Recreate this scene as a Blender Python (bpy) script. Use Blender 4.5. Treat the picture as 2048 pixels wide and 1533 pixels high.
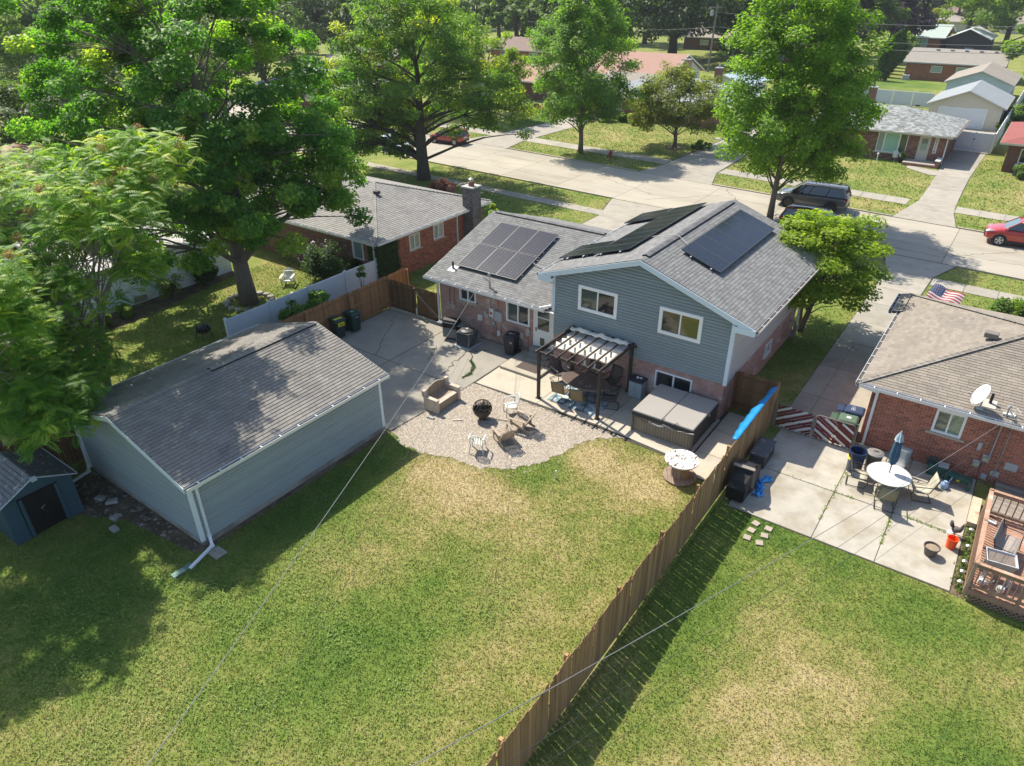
import bpy, math, random
import numpy as np
from math import sin, cos, pi, radians, sqrt, hypot, atan2
from mathutils import Matrix, Vector, Euler
for _o in list(bpy.data.objects): bpy.data.objects.remove(_o)
SC = bpy.context.scene
COL = SC.collection
rng = random.Random(7)
# ---------------------------------------------------------------- camera
_h, _p, _r = radians(-35.8215), radians(30.0865), radians(-0.3613)
fw = Vector((sin(_h)*cos(_p), cos(_h)*cos(_p), -sin(_p)))
rt0 = Vector((cos(_h), -sin(_h), 0)); up0 = rt0.cross(fw)
rt = rt0*cos(_r)+up0*sin(_r); up = up0*cos(_r)-rt0*sin(_r)
cam = bpy.data.cameras.new('camera'); co = bpy.data.objects.new('camera', cam); COL.objects.link(co)
co.matrix_world = Matrix(((rt.x, up.x, -fw.x, 0), (rt.y, up.y, -fw.y, 0), (rt.z, up.z, -fw.z, 15.6), (0, 0, 0, 1)))
cam.sensor_width = 36; cam.lens = 24.876; cam.clip_end = 3000; cam.clip_start = 0.1
SC.camera = co
# ---------------------------------------------------------------- sky and sun
SX, SY = -0.70, 0.22                      # horizontal run of the sun direction per metre of height
SUN_EL = math.atan(1/hypot(SX, SY))
w = bpy.data.worlds.new('World'); SC.world = w; w.use_nodes = True
nt = w.node_tree; sky = nt.nodes.new('ShaderNodeTexSky'); sky.sky_type = 'NISHITA'
sky.sun_disc = False; sky.sun_elevation = SUN_EL; sky.sun_rotation = atan2(SX, SY); sky.air_density = 1.0; sky.dust_density = 1.3; sky.altitude = 200
nt.links.new(sky.outputs[0], nt.nodes['Background'].inputs[0]); nt.nodes['Background'].inputs[1].default_value = 0.13
sl = bpy.data.lights.new('sun', 'SUN'); sl.energy = 4.5; sl.angle = radians(0.55); sl.color = (1.0, 0.93, 0.80)
so = bpy.data.objects.new('sun', sl); COL.objects.link(so)
so.rotation_euler = Vector((SX, SY, 1)).to_track_quat('Z', 'Y').to_euler(); so.location = (-30, 10, 60)
SC.view_settings.view_transform = 'Standard'; SC.view_settings.look = 'None'
SC.view_settings.gamma = 1; SC.view_settings.use_curve_mapping = False; SC.view_settings.exposure = 0.86
try:
    SC.cycles.max_bounces = 7; SC.cycles.diffuse_bounces = 4; SC.cycles.glossy_bounces = 2; SC.cycles.transmission_bounces = 3
    SC.cycles.transparent_max_bounces = 4; SC.cycles.caustics_reflective = False; SC.cycles.caustics_refractive = False
except Exception: pass
# ---------------------------------------------------------------- naming helpers
def tag(o, label=None, cat=None, group=None, kind=None):
    if label: o['label'] = label
    if cat: o['category'] = cat
    if group: o['group'] = group
    if kind: o['kind'] = kind
    return o
def thing(name, label, cat, loc=(0, 0, 0), rz=0, group=None):
    o = bpy.data.objects.new(name, None); o.empty_display_size = .2; COL.objects.link(o)
    o.location = loc; o.rotation_euler = (0, 0, rz)
    return tag(o, label, cat, group)
def off(o):
    v = Vector((0, 0, 0))
    while o is not None: v += o.location; o = o.parent
    return v
KIDS = {}
def link(name, me, parent=None, loc=None, mat=None):
    o = bpy.data.objects.new(name, me); COL.objects.link(o)
    if parent is not None: o.parent = parent; KIDS.setdefault(parent.name, []).append(o)
    if loc is not None: o.location = loc
    return o
def copy_tree(o, parent=None, loc=None, rz=None, label=None, group=None):
    c = o.copy(); COL.objects.link(c); c.parent = parent
    if parent is not None: KIDS.setdefault(parent.name, []).append(c)
    if loc is not None: c.location = loc
    if rz is not None: c.rotation_euler = (0, 0, rz)
    if label: c['label'] = label
    if group: c['group'] = group
    for k in list(KIDS.get(o.name, [])): copy_tree(k, c)
    return c
# ---------------------------------------------------------------- mesh builder
def rotz(a): return Matrix.Rotation(a, 3, 'Z')
class MB:
    def __init__(s): s.v = []; s.f = []; s.t = []; s.cur = 0.0
    def add(s, vs, fs):
        n = len(s.v); s.v.extend([tuple(x) for x in vs]); s.f.extend([tuple(i+n for i in f) for f in fs]); s.t.extend([s.cur]*len(fs)); return s
    def quad(s, a, b, c, d): return s.add([a, b, c, d], [(0, 1, 2, 3)])
    def box(s, x0, x1, y0, y1, z0, z1):
        return s.add([(x0,y0,z0),(x1,y0,z0),(x1,y1,z0),(x0,y1,z0),(x0,y0,z1),(x1,y0,z1),(x1,y1,z1),(x0,y1,z1)],
                     [(0,3,2,1),(4,5,6,7),(0,1,5,4),(1,2,6,5),(2,3,7,6),(3,0,4,7)])
    def obox(s, c, sx, sy, sz, M=None):
        M = M or Matrix.Identity(3); c = Vector(c); vs = []
        for z in (-.5, .5):
            for x, y in ((-.5,-.5),(.5,-.5),(.5,.5),(-.5,.5)): vs.append(c+M@Vector((x*sx, y*sy, z*sz)))
        return s.add(vs, [(0,3,2,1),(4,5,6,7),(0,1,5,4),(1,2,6,5),(2,3,7,6),(3,0,4,7)])
    def bar(s, a, b, w, h=None, upv=(0, 0, 1)):
        a = Vector(a); b = Vector(b); d = b-a; L = d.length
        if L < 1e-6: return s
        z = d/L; u = Vector(upv)
        if abs(z.dot(u)) > .98: u = Vector((1, 0, 0))
        x = u.cross(z).normalized(); y = z.cross(x)
        return s.obox((a+b)/2, w, h or w, L, Matrix((x, y, z)).transposed())
    def tube(s, pts, r, n=6, caps=True):
        pts = [Vector(p) for p in pts]; m = len(pts); rs = r if hasattr(r, '__len__') else [r]*m
        ref = None; vs = []; fs = []
        for i, p in enumerate(pts):
            d = (pts[min(i+1, m-1)]-pts[max(i-1, 0)]).normalized()
            if ref is None: ref = d.orthogonal().normalized()
            ref = (ref-d*ref.dot(d)); ref = ref.normalized() if ref.length > 1e-5 else d.orthogonal().normalized()
            q = d.cross(ref)
            for k in range(n): a = 2*pi*k/n; vs.append(p+(ref*cos(a)+q*sin(a))*rs[i])
        for i in range(m-1):
            for k in range(n): a = i*n+k; b = i*n+(k+1) % n; fs.append((a, b, b+n, a+n))
        if caps: fs.append(tuple(range(n-1, -1, -1))); fs.append(tuple(range((m-1)*n, m*n)))
        return s.add(vs, fs)
    def lathe(s, prof, n=20, c=(0, 0, 0), caps=True):
        vs = []; fs = []; m = len(prof)
        for r, z in prof:
            for k in range(n): a = 2*pi*k/n; vs.append((c[0]+r*cos(a), c[1]+r*sin(a), c[2]+z))
        for i in range(m-1):
            for k in range(n): a = i*n+k; b = i*n+(k+1) % n; fs.append((a, b, b+n, a+n))
        if caps: fs.append(tuple(range(n-1, -1, -1))); fs.append(tuple(range((m-1)*n, m*n)))
        return s.add(vs, fs)
    def prism(s, poly, z0, z1):
        n = len(poly); vs = [(x, y, z0) for x, y in poly]+[(x, y, z1) for x, y in poly]
        return s.add(vs, [tuple(range(n-1, -1, -1)), tuple(range(n, 2*n))]+[(i, (i+1) % n, (i+1) % n+n, i+n) for i in range(n)])
    def slab(s, pts, th, nrm=(0, 0, 1)):          # planar polygon with thickness below it
        n = len(pts); nv = Vector(nrm).normalized()*th; vs = [Vector(p) for p in pts]+[Vector(p)-nv for p in pts]
        return s.add(vs, [tuple(range(n)), tuple(range(2*n-1, n-1, -1))]+[((i+1) % n, i, i+n, (i+1) % n+n) for i in range(n)])
    def mesh(s, name, mat=None, o=(0, 0, 0), smooth=False, rnd=False):
        me = bpy.data.meshes.new(name); o = Vector(o)
        me.from_pydata([(x-o.x, y-o.y, z-o.z) for x, y, z in s.v], [], s.f); me.update()
        if mat: me.materials.append(mat)
        if rnd:
            a = me.attributes.new('rnd', 'FLOAT', 'FACE'); a.data.foreach_set('value', s.t)
        if smooth: me.polygons.foreach_set('use_smooth', [True]*len(me.polygons))
        return me
    def build(s, name, mat, parent=None, world=False, smooth=False, rnd=False, bevel=0, label=None, kind=None, seg=1, autos=None):
        o = off(parent) if (world and parent is not None) else (0, 0, 0)
        ob = link(name, s.mesh(name, mat, o, smooth, rnd), parent)
        if bevel:
            b = ob.modifiers.new('bevel', 'BEVEL'); b.width = bevel; b.segments = seg; b.limit_method = 'ANGLE'; b.angle_limit = radians(40)
        if label: ob['label'] = label
        if kind: ob['kind'] = kind
        return ob
def np_mesh(name, verts, faces, mat, rnd=None, smooth=False):
    """verts Nx3, faces MxK (K 3 or 4) numpy"""
    me = bpy.data.meshes.new(name); nv = len(verts); nf, k = faces.shape
    me.vertices.add(nv); me.vertices.foreach_set('co', verts.astype(np.float32).ravel())
    me.loops.add(nf*k); me.loops.foreach_set('vertex_index', faces.astype(np.int32).ravel())
    me.polygons.add(nf); me.polygons.foreach_set('loop_start', np.arange(0, nf*k, k, dtype=np.int32))
    if smooth: me.polygons.foreach_set('use_smooth', np.ones(nf, dtype=bool))
    me.update(calc_edges=True)
    if rnd is not None:
        a = me.attributes.new('rnd', 'FLOAT', 'FACE'); a.data.foreach_set('value', np.asarray(rnd, dtype=np.float32))
    me.materials.append(mat); return me
# ---------------------------------------------------------------- materials
def lin(c):
    return tuple((x/12.92 if x <= .04045 else ((x+.055)/1.055)**2.4) for x in c)
def H(h):
    h = h.lstrip('#'); return lin(tuple(int(h[i:i+2], 16)/255 for i in (0, 2, 4)))
def _N(nt, t, **k):
    n = nt.nodes.new(t)
    for a, b in k.items(): setattr(n, a, b)
    return n
def noise(nt, vec, scale, detail=3, rough=.55):
    n = _N(nt, 'ShaderNodeTexNoise'); n.inputs['Scale'].default_value = scale; n.inputs['Detail'].default_value = detail; n.inputs['Roughness'].default_value = rough
    nt.links.new(vec, n.inputs['Vector']); return n.outputs[0]
def mth(nt, op, a, b=None, c=None, clamp=False):
    n = _N(nt, 'ShaderNodeMath', operation=op); n.use_clamp = clamp
    for i, x in enumerate((a, b, c)):
        if x is None: continue
        if hasattr(x, 'is_linked') or hasattr(x, 'links'): nt.links.new(x, n.inputs[i])
        else: n.inputs[i].default_value = x
    return n.outputs[0]
def ramp(nt, fac, stops, interp='LINEAR'):
    n = _N(nt, 'ShaderNodeValToRGB'); nt.links.new(fac, n.inputs[0]); r = n.color_ramp; r.interpolation = interp
    while len(r.elements) < len(stops): r.elements.new(.5)
    for e, (p, c) in zip(r.elements, stops):
        e.position = p; e.color = (c[0], c[1], c[2], 1) if hasattr(c, '__len__') else (c, c, c, 1)
    return n.outputs[0]
def mix(nt, fac, a, b, mode='MIX'):
    n = _N(nt, 'ShaderNodeMix', data_type='RGBA', blend_type=mode)
    for i, x in ((0, fac), (6, a), (7, b)):
        if hasattr(x, 'links'): nt.links.new(x, n.inputs[i])
        else: n.inputs[i].default_value = x if i == 0 else (x[0], x[1], x[2], 1)
    return n.outputs[2]
def rndval(nt):
    at = _N(nt, 'ShaderNodeAttribute'); at.attribute_name = 'rnd'; oi = _N(nt, 'ShaderNodeObjectInfo')
    return mth(nt, 'FRACT', mth(nt, 'ADD', at.outputs['Fac'], oi.outputs['Random']))
MATS = {}
def M(name, col, rough=.8, var=.12, scale=2.0, rnd=0.0, bump=0.0, bscale=60, metal=0, spec=.35, stretch=None, col2=None, thr=(.45, .6), s2=1.5, coat=0):
    """base colour with mottling in world space, per-piece variation, optional second colour in worn patches, fine bump"""
    if name in MATS: return MATS[name]
    m = bpy.data.materials.new(name); m.use_nodes = True; nt = m.node_tree; b = nt.nodes['Principled BSDF']
    geo = _N(nt, 'ShaderNodeNewGeometry'); vec = geo.outputs['Position']
    if stretch:
        mp = _N(nt, 'ShaderNodeMapping'); mp.inputs['Scale'].default_value = stretch; nt.links.new(vec, mp.inputs[0]); vec = mp.outputs[0]
    c = (col[0], col[1], col[2])
    out = None
    rgb = _N(nt, 'ShaderNodeRGB'); rgb.outputs[0].default_value = (*c, 1); out = rgb.outputs[0]
    if col2 is not None:
        f = ramp(nt, noise(nt, vec, s2, 5, .62), [(thr[0], 0), (thr[1], 1)]); out = mix(nt, f, out, col2)
    if var:
        n1 = noise(nt, vec, scale, 5, .6); k = mth(nt, 'MULTIPLY_ADD', n1, 2*var*1.6, 1-var*1.6)
        out = mix(nt, 1.0, out, _grey(nt, k), 'MULTIPLY')
    if rnd:
        k = mth(nt, 'MULTIPLY_ADD', rndval(nt), 2*rnd, 1-rnd); out = mix(nt, 1.0, out, _grey(nt, k), 'MULTIPLY')
    nt.links.new(out, b.inputs['Base Color'])
    b.inputs['Roughness'].default_value = rough; b.inputs['Metallic'].default_value = metal
    b.inputs['Specular IOR Level'].default_value = spec
    if coat: b.inputs['Coat Weight'].default_value = coat; b.inputs['Coat Roughness'].default_value = .08
    if bump:
        bn = _N(nt, 'ShaderNodeBump'); bn.inputs['Strength'].default_value = bump; bn.inputs['Distance'].default_value = .02
        nt.links.new(noise(nt, vec, bscale, 3, .6), bn.inputs['Height']); nt.links.new(bn.outputs[0], b.inputs['Normal'])
    MATS[name] = m; return m
def _grey(nt, val):
    n = _N(nt, 'ShaderNodeCombineColor')
    for i in range(3): nt.links.new(val, n.inputs[i])
    return n.outputs[0]
def glass(name, col, rough=.06):
    if name in MATS: return MATS[name]
    m = bpy.data.materials.new(name); m.use_nodes = True; b = m.node_tree.nodes['Principled BSDF']
    b.inputs['Base Color'].default_value = (*col, 1); b.inputs['Roughness'].default_value = rough; b.inputs['Specular IOR Level'].default_value = .8
    b.inputs['IOR'].default_value = 1.6
    MATS[name] = m; return m
def leafmat(name, dark, mid, light, trans=.56, rough=.5, spec=.3):
    m = bpy.data.materials.new(name); m.use_nodes = True; nt = m.node_tree; b = nt.nodes['Principled BSDF']; outn = nt.nodes['Material Output']
    at = _N(nt, 'ShaderNodeAttribute'); at.attribute_name = 'rnd'
    c = ramp(nt, at.outputs['Fac'], [(0, dark), (.5, mid), (1, light)])
    nt.links.new(c, b.inputs['Base Color']); b.inputs['Roughness'].default_value = rough; b.inputs['Specular IOR Level'].default_value = spec
    tr = _N(nt, 'ShaderNodeBsdfTranslucent'); c2 = mix(nt, 1.0, c, (2.1, 2.2, .55), 'MULTIPLY'); nt.links.new(c2, tr.inputs[0])
    ms = _N(nt, 'ShaderNodeMixShader'); ms.inputs[0].default_value = trans
    nt.links.new(b.outputs[0], ms.inputs[1]); nt.links.new(tr.outputs[0], ms.inputs[2]); nt.links.new(ms.outputs[0], outn.inputs[0])
    MATS[name] = m; return m
# ================================================================ palette
conc = M('concrete', (.305, .278, .232), .9, .16, 1.3, rnd=.07, bump=.35, bscale=90, col2=(.24, .215, .175), thr=(.5, .75), s2=.9)
concP = M('patio concrete', (.385, .355, .30), .9, .17, 1.7, rnd=.05, bump=.5, bscale=120, col2=(.30, .265, .20), thr=(.46, .66), s2=.9)
concA = M('aggregate concrete', (.29, .268, .225), .92, .16, 30, rnd=.05, bump=.6, bscale=140, col2=(.22, .205, .18), thr=(.45, .8), s2=1.1)
concR = M('road concrete', (.335, .302, .245), .9, .13, .9, rnd=.08, stretch=(.35, 1.3, 1), bump=.3, bscale=60, col2=(.26, .225, .175), thr=(.5, .82), s2=.5)
joint = M('joint dirt', (.055, .05, .04), .95, .3, 4)
crackm = M('crack', (.03, .028, .02), 1, .2, 9)
soil = M('soil', (.10, .07, .045), .95, .35, 5, bump=.8, bscale=30, col2=(.17, .125, .08))
white = M('white trim', (.72, .72, .70), .5, .05, 1.5, bump=0)
whitev = M('white vinyl', (.66, .69, .74), .45, .05, .7)
def grass_col(nt, vec, bright=1.0):
    n1 = noise(nt, vec, .33, 6, .62); n2 = noise(nt, vec, 1.6, 5, .65); n3 = noise(nt, vec, 9, 3, .7)
    d = mth(nt, 'MULTIPLY_ADD', n1, 1.25, -.625)
    d = mth(nt, 'ADD', d, mth(nt, 'MULTIPLY_ADD', n2, .75, -.375)); d = mth(nt, 'ADD', d, mth(nt, 'MULTIPLY_ADD', n3, .9, -.45))
    d = mth(nt, 'ADD', d, .47)
    for (x, y, rx, ry, a) in DRY:
        mp = _N(nt, 'ShaderNodeMapping'); mp.inputs['Location'].default_value = (-x/rx, -y/ry, 0); mp.inputs['Scale'].default_value = (1/rx, 1/ry, 0)
        nt.links.new(vec, mp.inputs[0]); g = _N(nt, 'ShaderNodeVectorMath', operation='LENGTH'); nt.links.new(mp.outputs[0], g.inputs[0])
        mr = _N(nt, 'ShaderNodeMapRange', interpolation_type='SMOOTHSTEP'); nt.links.new(g.outputs['Value'], mr.inputs[0])
        mr.inputs[1].default_value = 0; mr.inputs[2].default_value = 1; mr.inputs[3].default_value = a; mr.inputs[4].default_value = 0
        d = mth(nt, 'ADD', d, mr.outputs[0])
    b = bright
    return ramp(nt, d, [(0, (.078*b, .142*b, .024*b)), (.3, (.136*b, .190*b, .036*b)), (.55, (.212*b, .226*b, .062*b)), (.78, (.315*b, .272*b, .110*b)), (1, (.41*b, .335*b, .175*b))])
# worn and green patches of the lawns: x, y, radii, how much drier
DRY = [(-13.6, 15.2, 4.6, 1.5, .30), (-10.2, 19.2, 1.5, 2.2, .45), (-7.3, 18.6, 1.2, 1.2, .35), (-12.5, 14.2, 5.5, 3.2, .38), (-8.6, 18.6, 2.6, 3.4, .38), (-8, 13, 3.5, 4, .16), (-16.5, 12, 2.2, 6, -.42), (-19, 4.5, 6, 4, -.42), (-12, 7.2, 5, 3.2, -.28),
       (-10.6, 9.5, 2.2, 3.5, -.22), (-7.4, 9.5, 1.8, 3.6, .2), (-3.9, 15.5, 1.7, 14, -.3), (-1.6, 18.8, 4.5, 1.2, -.35), (1.6, 17.6, 2.2, 1.8, -.4), (2.6, 13, 2.2, 3.2, -.42),
       (-1, 13.5, 3.6, 3.5, .2), (-1.5, 8, 3.5, 4, .25), (-1.2, 11, 6, 9, .16), (-10, 75, 22, 11, .0), (2, 70, 5, 7, .42), (-7.5, 69, 2.4, 4, .12), (-12, 79, 9, 3, -.1), (-9, 59.8, 6, 1.6, .28), (0, 59.6, 5, 1.6, .3),
       (-36, 72, 14, 9, .12), (-50, 74, 6, 12, -.45), (-31, 40, 9, 8, -.35), (-32, 17, 8, 8, -.05), (-20, 135, 10, 12, -.4), (1, 47.3, 4, 1.4, -.2), (-6.3, 33, 1.5, 9, -.2), (-6.2, 28, 1, 3, .25)]
gm = bpy.data.materials.new('lawn'); gm.use_nodes = True; _t = gm.node_tree; _b = _t.nodes['Principled BSDF']
_g = _N(_t, 'ShaderNodeNewGeometry'); _c = grass_col(_t, _g.outputs['Position'], 1.0)
_k = mth(_t, 'MULTIPLY_ADD', noise(_t, _g.outputs['Position'], 34, 3, .7), .7, .62)
_t.links.new(mix(_t, 1.0, _c, _grey(_t, _k), 'MULTIPLY'), _b.inputs['Base Color']); _b.inputs['Roughness'].default_value = .95; _b.inputs['Specular IOR Level'].default_value = .15
_bn = _N(_t, 'ShaderNodeBump'); _bn.inputs['Strength'].default_value = .9; _bn.inputs['Distance'].default_value = .05
_t.links.new(noise(_t, _g.outputs['Position'], 22, 4, .7), _bn.inputs['Height']); _t.links.new(_bn.outputs[0], _b.inputs['Normal'])
MATS['lawn'] = gm
gb = bpy.data.materials.new('grass blades'); gb.use_nodes = True; _t = gb.node_tree; _b = _t.nodes['Principled BSDF']
_g = _N(_t, 'ShaderNodeNewGeometry'); _c = grass_col(_t, _g.outputs['Position'], 1.22); _a = _N(_t, 'ShaderNodeAttribute'); _a.attribute_name = 'rnd'
_c = mix(_t, 1.0, _c, _grey(_t, mth(_t, 'MULTIPLY_ADD', _a.outputs['Fac'], .6, .74)), 'MULTIPLY'); _t.links.new(_c, _b.inputs['Base Color']); _b.inputs['Roughness'].default_value = .7; _b.inputs['Specular IOR Level'].default_value = .2
_tr = _N(_t, 'ShaderNodeBsdfTranslucent'); _t.links.new(_c, _tr.inputs[0]); _ms = _N(_t, 'ShaderNodeMixShader'); _ms.inputs[0].default_value = .35
_t.links.new(_b.outputs[0], _ms.inputs[1]); _t.links.new(_tr.outputs[0], _ms.inputs[2]); _t.links.new(_ms.outputs[0], _t.nodes['Material Output'].inputs[0])
MB().quad((-1400, -120, 0), (700, -120, 0), (700, 1800, 0), (-1400, 1800, 0)).build('ground', gm, kind='structure')
# ================================================================ paving
HARD = []          # areas without grass
def slabs(name, polys, mat, base, top=.03, z0=.004, gap=.012, parentless=True, label=None):
    """base: outline of the dark joint bed; polys: outlines of the single slabs"""
    root = MB().prism(base, z0, z0+.008).build(name, joint, kind='structure'); HARD.append(base)
    for k, pl in enumerate(polys):
        cx = sum(p[0] for p in pl)/len(pl); cy = sum(p[1] for p in pl)/len(pl); n = len(pl)
        q = []
        for p in pl:
            d = hypot(p[0]-cx, p[1]-cy); s = 1-gap*1.4/d; q.append((cx+(p[0]-cx)*s, cy+(p[1]-cy)*s))
        MB().prism(q, z0+.009, top+rng.uniform(-.002, .002)).build('slab', mat, root)
    return root
def grid(xs, ys):
    return [[(xs[i], ys[j]), (xs[i+1], ys[j]), (xs[i+1], ys[j+1]), (xs[i], ys[j+1])] for i in range(len(xs)-1) for j in range(len(ys)-1)]
def rect(x0, x1, y0, y1): return [(x0, y0), (x1, y0), (x1, y1), (x0, y1)]
# patio behind the house
slabs('patio_paving', [rect(-25.75, -21.6, 16.1, 20.2), [(-21.6, 16.1), (-17.45, 16.0), (-17.15, 20.2), (-21.6, 20.2)], rect(-25.75, -21.6, 20.2, 24.55),
      [(-21.6, 20.2), (-17.15, 20.2), (-17.12, 24.55), (-21.6, 24.55)]], concA, [(-25.8, 16.02), (-17.4, 15.95), (-17.08, 20.9), (-17.06, 24.6), (-25.8, 24.6)], gap=.018)
slabs('patio_walk', [[(-17.06, 20.9), (-13.9, 21.0), (-13.9, 24.2), (-17.06, 24.5)], [(-13.9, 21.0), (-10.9, 21.05), (-10.9, 24.2), (-13.9, 24.2)], [(-10.9, 21.05), (-7.15, 20.75), (-7.15, 24.2), (-10.9, 24.2)],
      [(-7.1, 20.1), (-5.62, 20.15), (-5.62, 21.7), (-7.1, 21.7)], rect(-7.1, -5.62, 21.7, 23.4), rect(-7.1, -5.62, 23.4, 25.0)], M('patio walk concrete', (.42, .375, .30), .9, .08, 2.2, rnd=.05, bump=.4, bscale=110, col2=(.32, .29, .235), thr=(.5, .75), s2=.8),
      [(-17.06, 20.86), (-7.15, 20.7), (-7.12, 20.05), (-5.58, 20.1), (-5.58, 25.02), (-17.06, 24.58)], top=.034)
# patio of the house on the right
slabs('side_patio', grid([-5.0, -2.25, -.39, 1.66], [19.3, 22.1, 25.7]), concP, [(-5.02, 19.27), (1.68, 19.26), (1.68, 25.73), (-5.02, 25.73)], gap=.014)
# driveway between the houses
yy = [25.78, 28.3, 31.3, 34.4, 37.2, 40.1, 42.7]
slabs('driveway', grid([-5.2, -4.4, -2.32], yy[:4])+grid([-5.2, -2.9], yy[3:])+[[(-5.2, 42.7), (-2.85, 42.7), (-2.75, 45.9), (-5.3, 45.9)], [(-5.3, 45.9), (-2.75, 45.9), (-1.9, 48.75), (-5.9, 48.95)]], conc,
      [(-5.22, 25.76), (-2.31, 25.76), (-2.31, 34.4), (-2.85, 34.5), (-2.8, 42.7), (-2.7, 46), (-1.8, 48.8), (-6, 49), (-5.32, 46), (-5.22, 42.7)])
NC = lambda x: 48.72-.062*x      # near kerb
FC = lambda x: 56.95-.080*x      # far kerb
xs = [3.2+ -5.9*i for i in range(-4, 22)]
rp = []
for i in range(len(xs)-1):
    a, b = xs[i+1], xs[i]
    for s0, s1 in ((0, .36), (.36, .68), (.68, 1)):
        Y = lambda x, s: NC(x)+(FC(x)-NC(x))*s
        rp.append([(a, Y(a, s0)), (b, Y(b, s0)), (b, Y(b, s1)), (a, Y(a, s1))])
slabs('road', rp, concR, [(xs[-1], NC(xs[-1])), (xs[0], NC(xs[0])), (xs[0], FC(xs[0])), (xs[-1], FC(xs[-1]))], top=.016, gap=.012)
def kerb(y, sgn, gaps):
    x = -120.0; m = MB(); ends = sorted(gaps)+[(28, 99)]
    for g0, g1 in ends:
        if g0 > x:
            n = max(1, int((g0-x)/6))
            for i in range(n):
                a = x+(g0-x)*i/n; b = x+(g0-x)*(i+1)/n
                m.prism([(a, y(a)), (b-.01, y(b)), (b-.01, y(b)+sgn*.16), (a, y(a)+sgn*.16)], 0, .10)
        x = max(x, g1)
    m.build('kerb', concR, kind='structure')
kerb(NC, -1, [(-5.9, -1.9), (-26.3, -20.4)]); kerb(FC, 1, [(-7.2, -2.9), (-28.6, -21.4), (-51, -44.2)])
def walk(name, y0, y1, x0, x1, step=1.6):
    n = int((x1-x0)/step); ps = []
    for i in range(n):
        a = x0+(x1-x0)*i/n; b = x0+(x1-x0)*(i+1)/n; ps.append([(a, y0(a)), (b, y0(b)), (b, y1(b)), (a, y1(a))])
    slabs(name, ps, conc, [(x0, y0(x0)), (x1, y0(x1)), (x1, y1(x1)), (x0, y1(x0))], top=.026)
walk('pavement', lambda x: 44.5-.05*x, lambda x: 45.85-.045*x, -75, -5.3); walk('pavement', lambda x: 44.5-.05*x, lambda x: 45.85-.045*x, -2.7, 14)
walk('pavement', lambda x: 60.95-.082*x, lambda x: 62.75-.088*x, -75, -28.0); walk('pavement', lambda x: 60.95-.082*x, lambda x: 62.75-.088*x, -22.5, -6.9); walk('pavement', lambda x: 60.95-.082*x, lambda x: 62.75-.088*x, -3.6, 14)
slabs('driveway', [[(-7.15, 57.6), (-2.95, 57.25), (-3.55, 60.9), (-6.6, 61.3)], [(-6.6, 61.3), (-3.55, 60.9), (-3.7, 63.0), (-6.3, 63.3)], [(-6.3, 63.3), (-3.7, 63.0), (-3.85, 68), (-6.35, 68)], [(-6.35, 68), (-3.85, 68), (-3.95, 73), (-6.5, 73)],
      [(-6.5, 73), (-3.95, 73), (-3.9, 79), (-6.75, 79)], [(-6.75, 79), (-3.9, 79), (-3.8, 85), (-6.8, 85)], [(-7.9, 85), (-3.8, 85), (-3.9, 98.4), (-12.1, 98.6)]], conc, [(-7.2, 57.55), (-2.9, 57.2), (-3.5, 60.9), (-3.7, 63), (-3.9, 73), (-3.8, 98.5), (-12.2, 98.7), (-7.9, 85), (-6.85, 85), (-6.4, 72), (-6.3, 63.3), (-6.6, 61.3)])
slabs('driveway', [[(-28.6, 59.2), (-21.4, 58.65), (-22.6, 62.8), (-27.9, 63.2)], [(-27.9, 63.2), (-22.6, 62.8), (-22.9, 70), (-27.6, 70)], [(-27.6, 70), (-22.9, 70), (-23, 86), (-27.4, 86)]], conc, [(-28.7, 59.15), (-21.3, 58.6), (-22.55, 62.8), (-22.9, 86), (-27.5, 86), (-28, 63.2)])
slabs('driveway', [[(-51, 61.0), (-44.2, 60.5), (-44.9, 64.6), (-49.6, 65.0)], [(-49.6, 65.0), (-44.9, 64.6), (-44.6, 73), (-48.6, 73)], [(-48.6, 73), (-44.6, 73), (-44.4, 84), (-47.8, 84)]], conc, [(-51.1, 60.95), (-44.1, 60.45), (-44.8, 64.6), (-44.3, 84), (-47.9, 84), (-49.7, 65)])
slabs('driveway', [[(-24.95, 36.5), (-21.7, 36.5), (-21.5, 40.5), (-24.9, 40.5)], [(-24.9, 40.5), (-21.5, 40.5), (-21.4, 45.4), (-24.9, 45.6)], [(-24.9, 45.6), (-21.4, 45.4), (-20.4, 49.9), (-26.3, 50.2)]], conc, [(-25, 36), (-21.6, 36), (-21.3, 45.4), (-20.3, 49.9), (-26.4, 50.25), (-25, 45.6)])
slabs('path', [[(-7.0, 72.6), (-6.45, 72.7), (-6.5, 74.6), (-8.7, 75.4), (-9.2, 75.3), (-9.2, 74.5)], ], conc, [(-7.05, 72.55), (-6.42, 72.65), (-6.48, 74.65), (-8.7, 75.45), (-9.25, 75.35), (-9.25, 74.45)])
slabs('path', [[(-22.9, 76.3), (-28.5, 77), (-28.5, 77.9), (-22.9, 77.2)]], conc, [(-22.85, 76.25), (-22.85, 77.25), (-28.55, 77.95), (-28.55, 76.95)])
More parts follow.
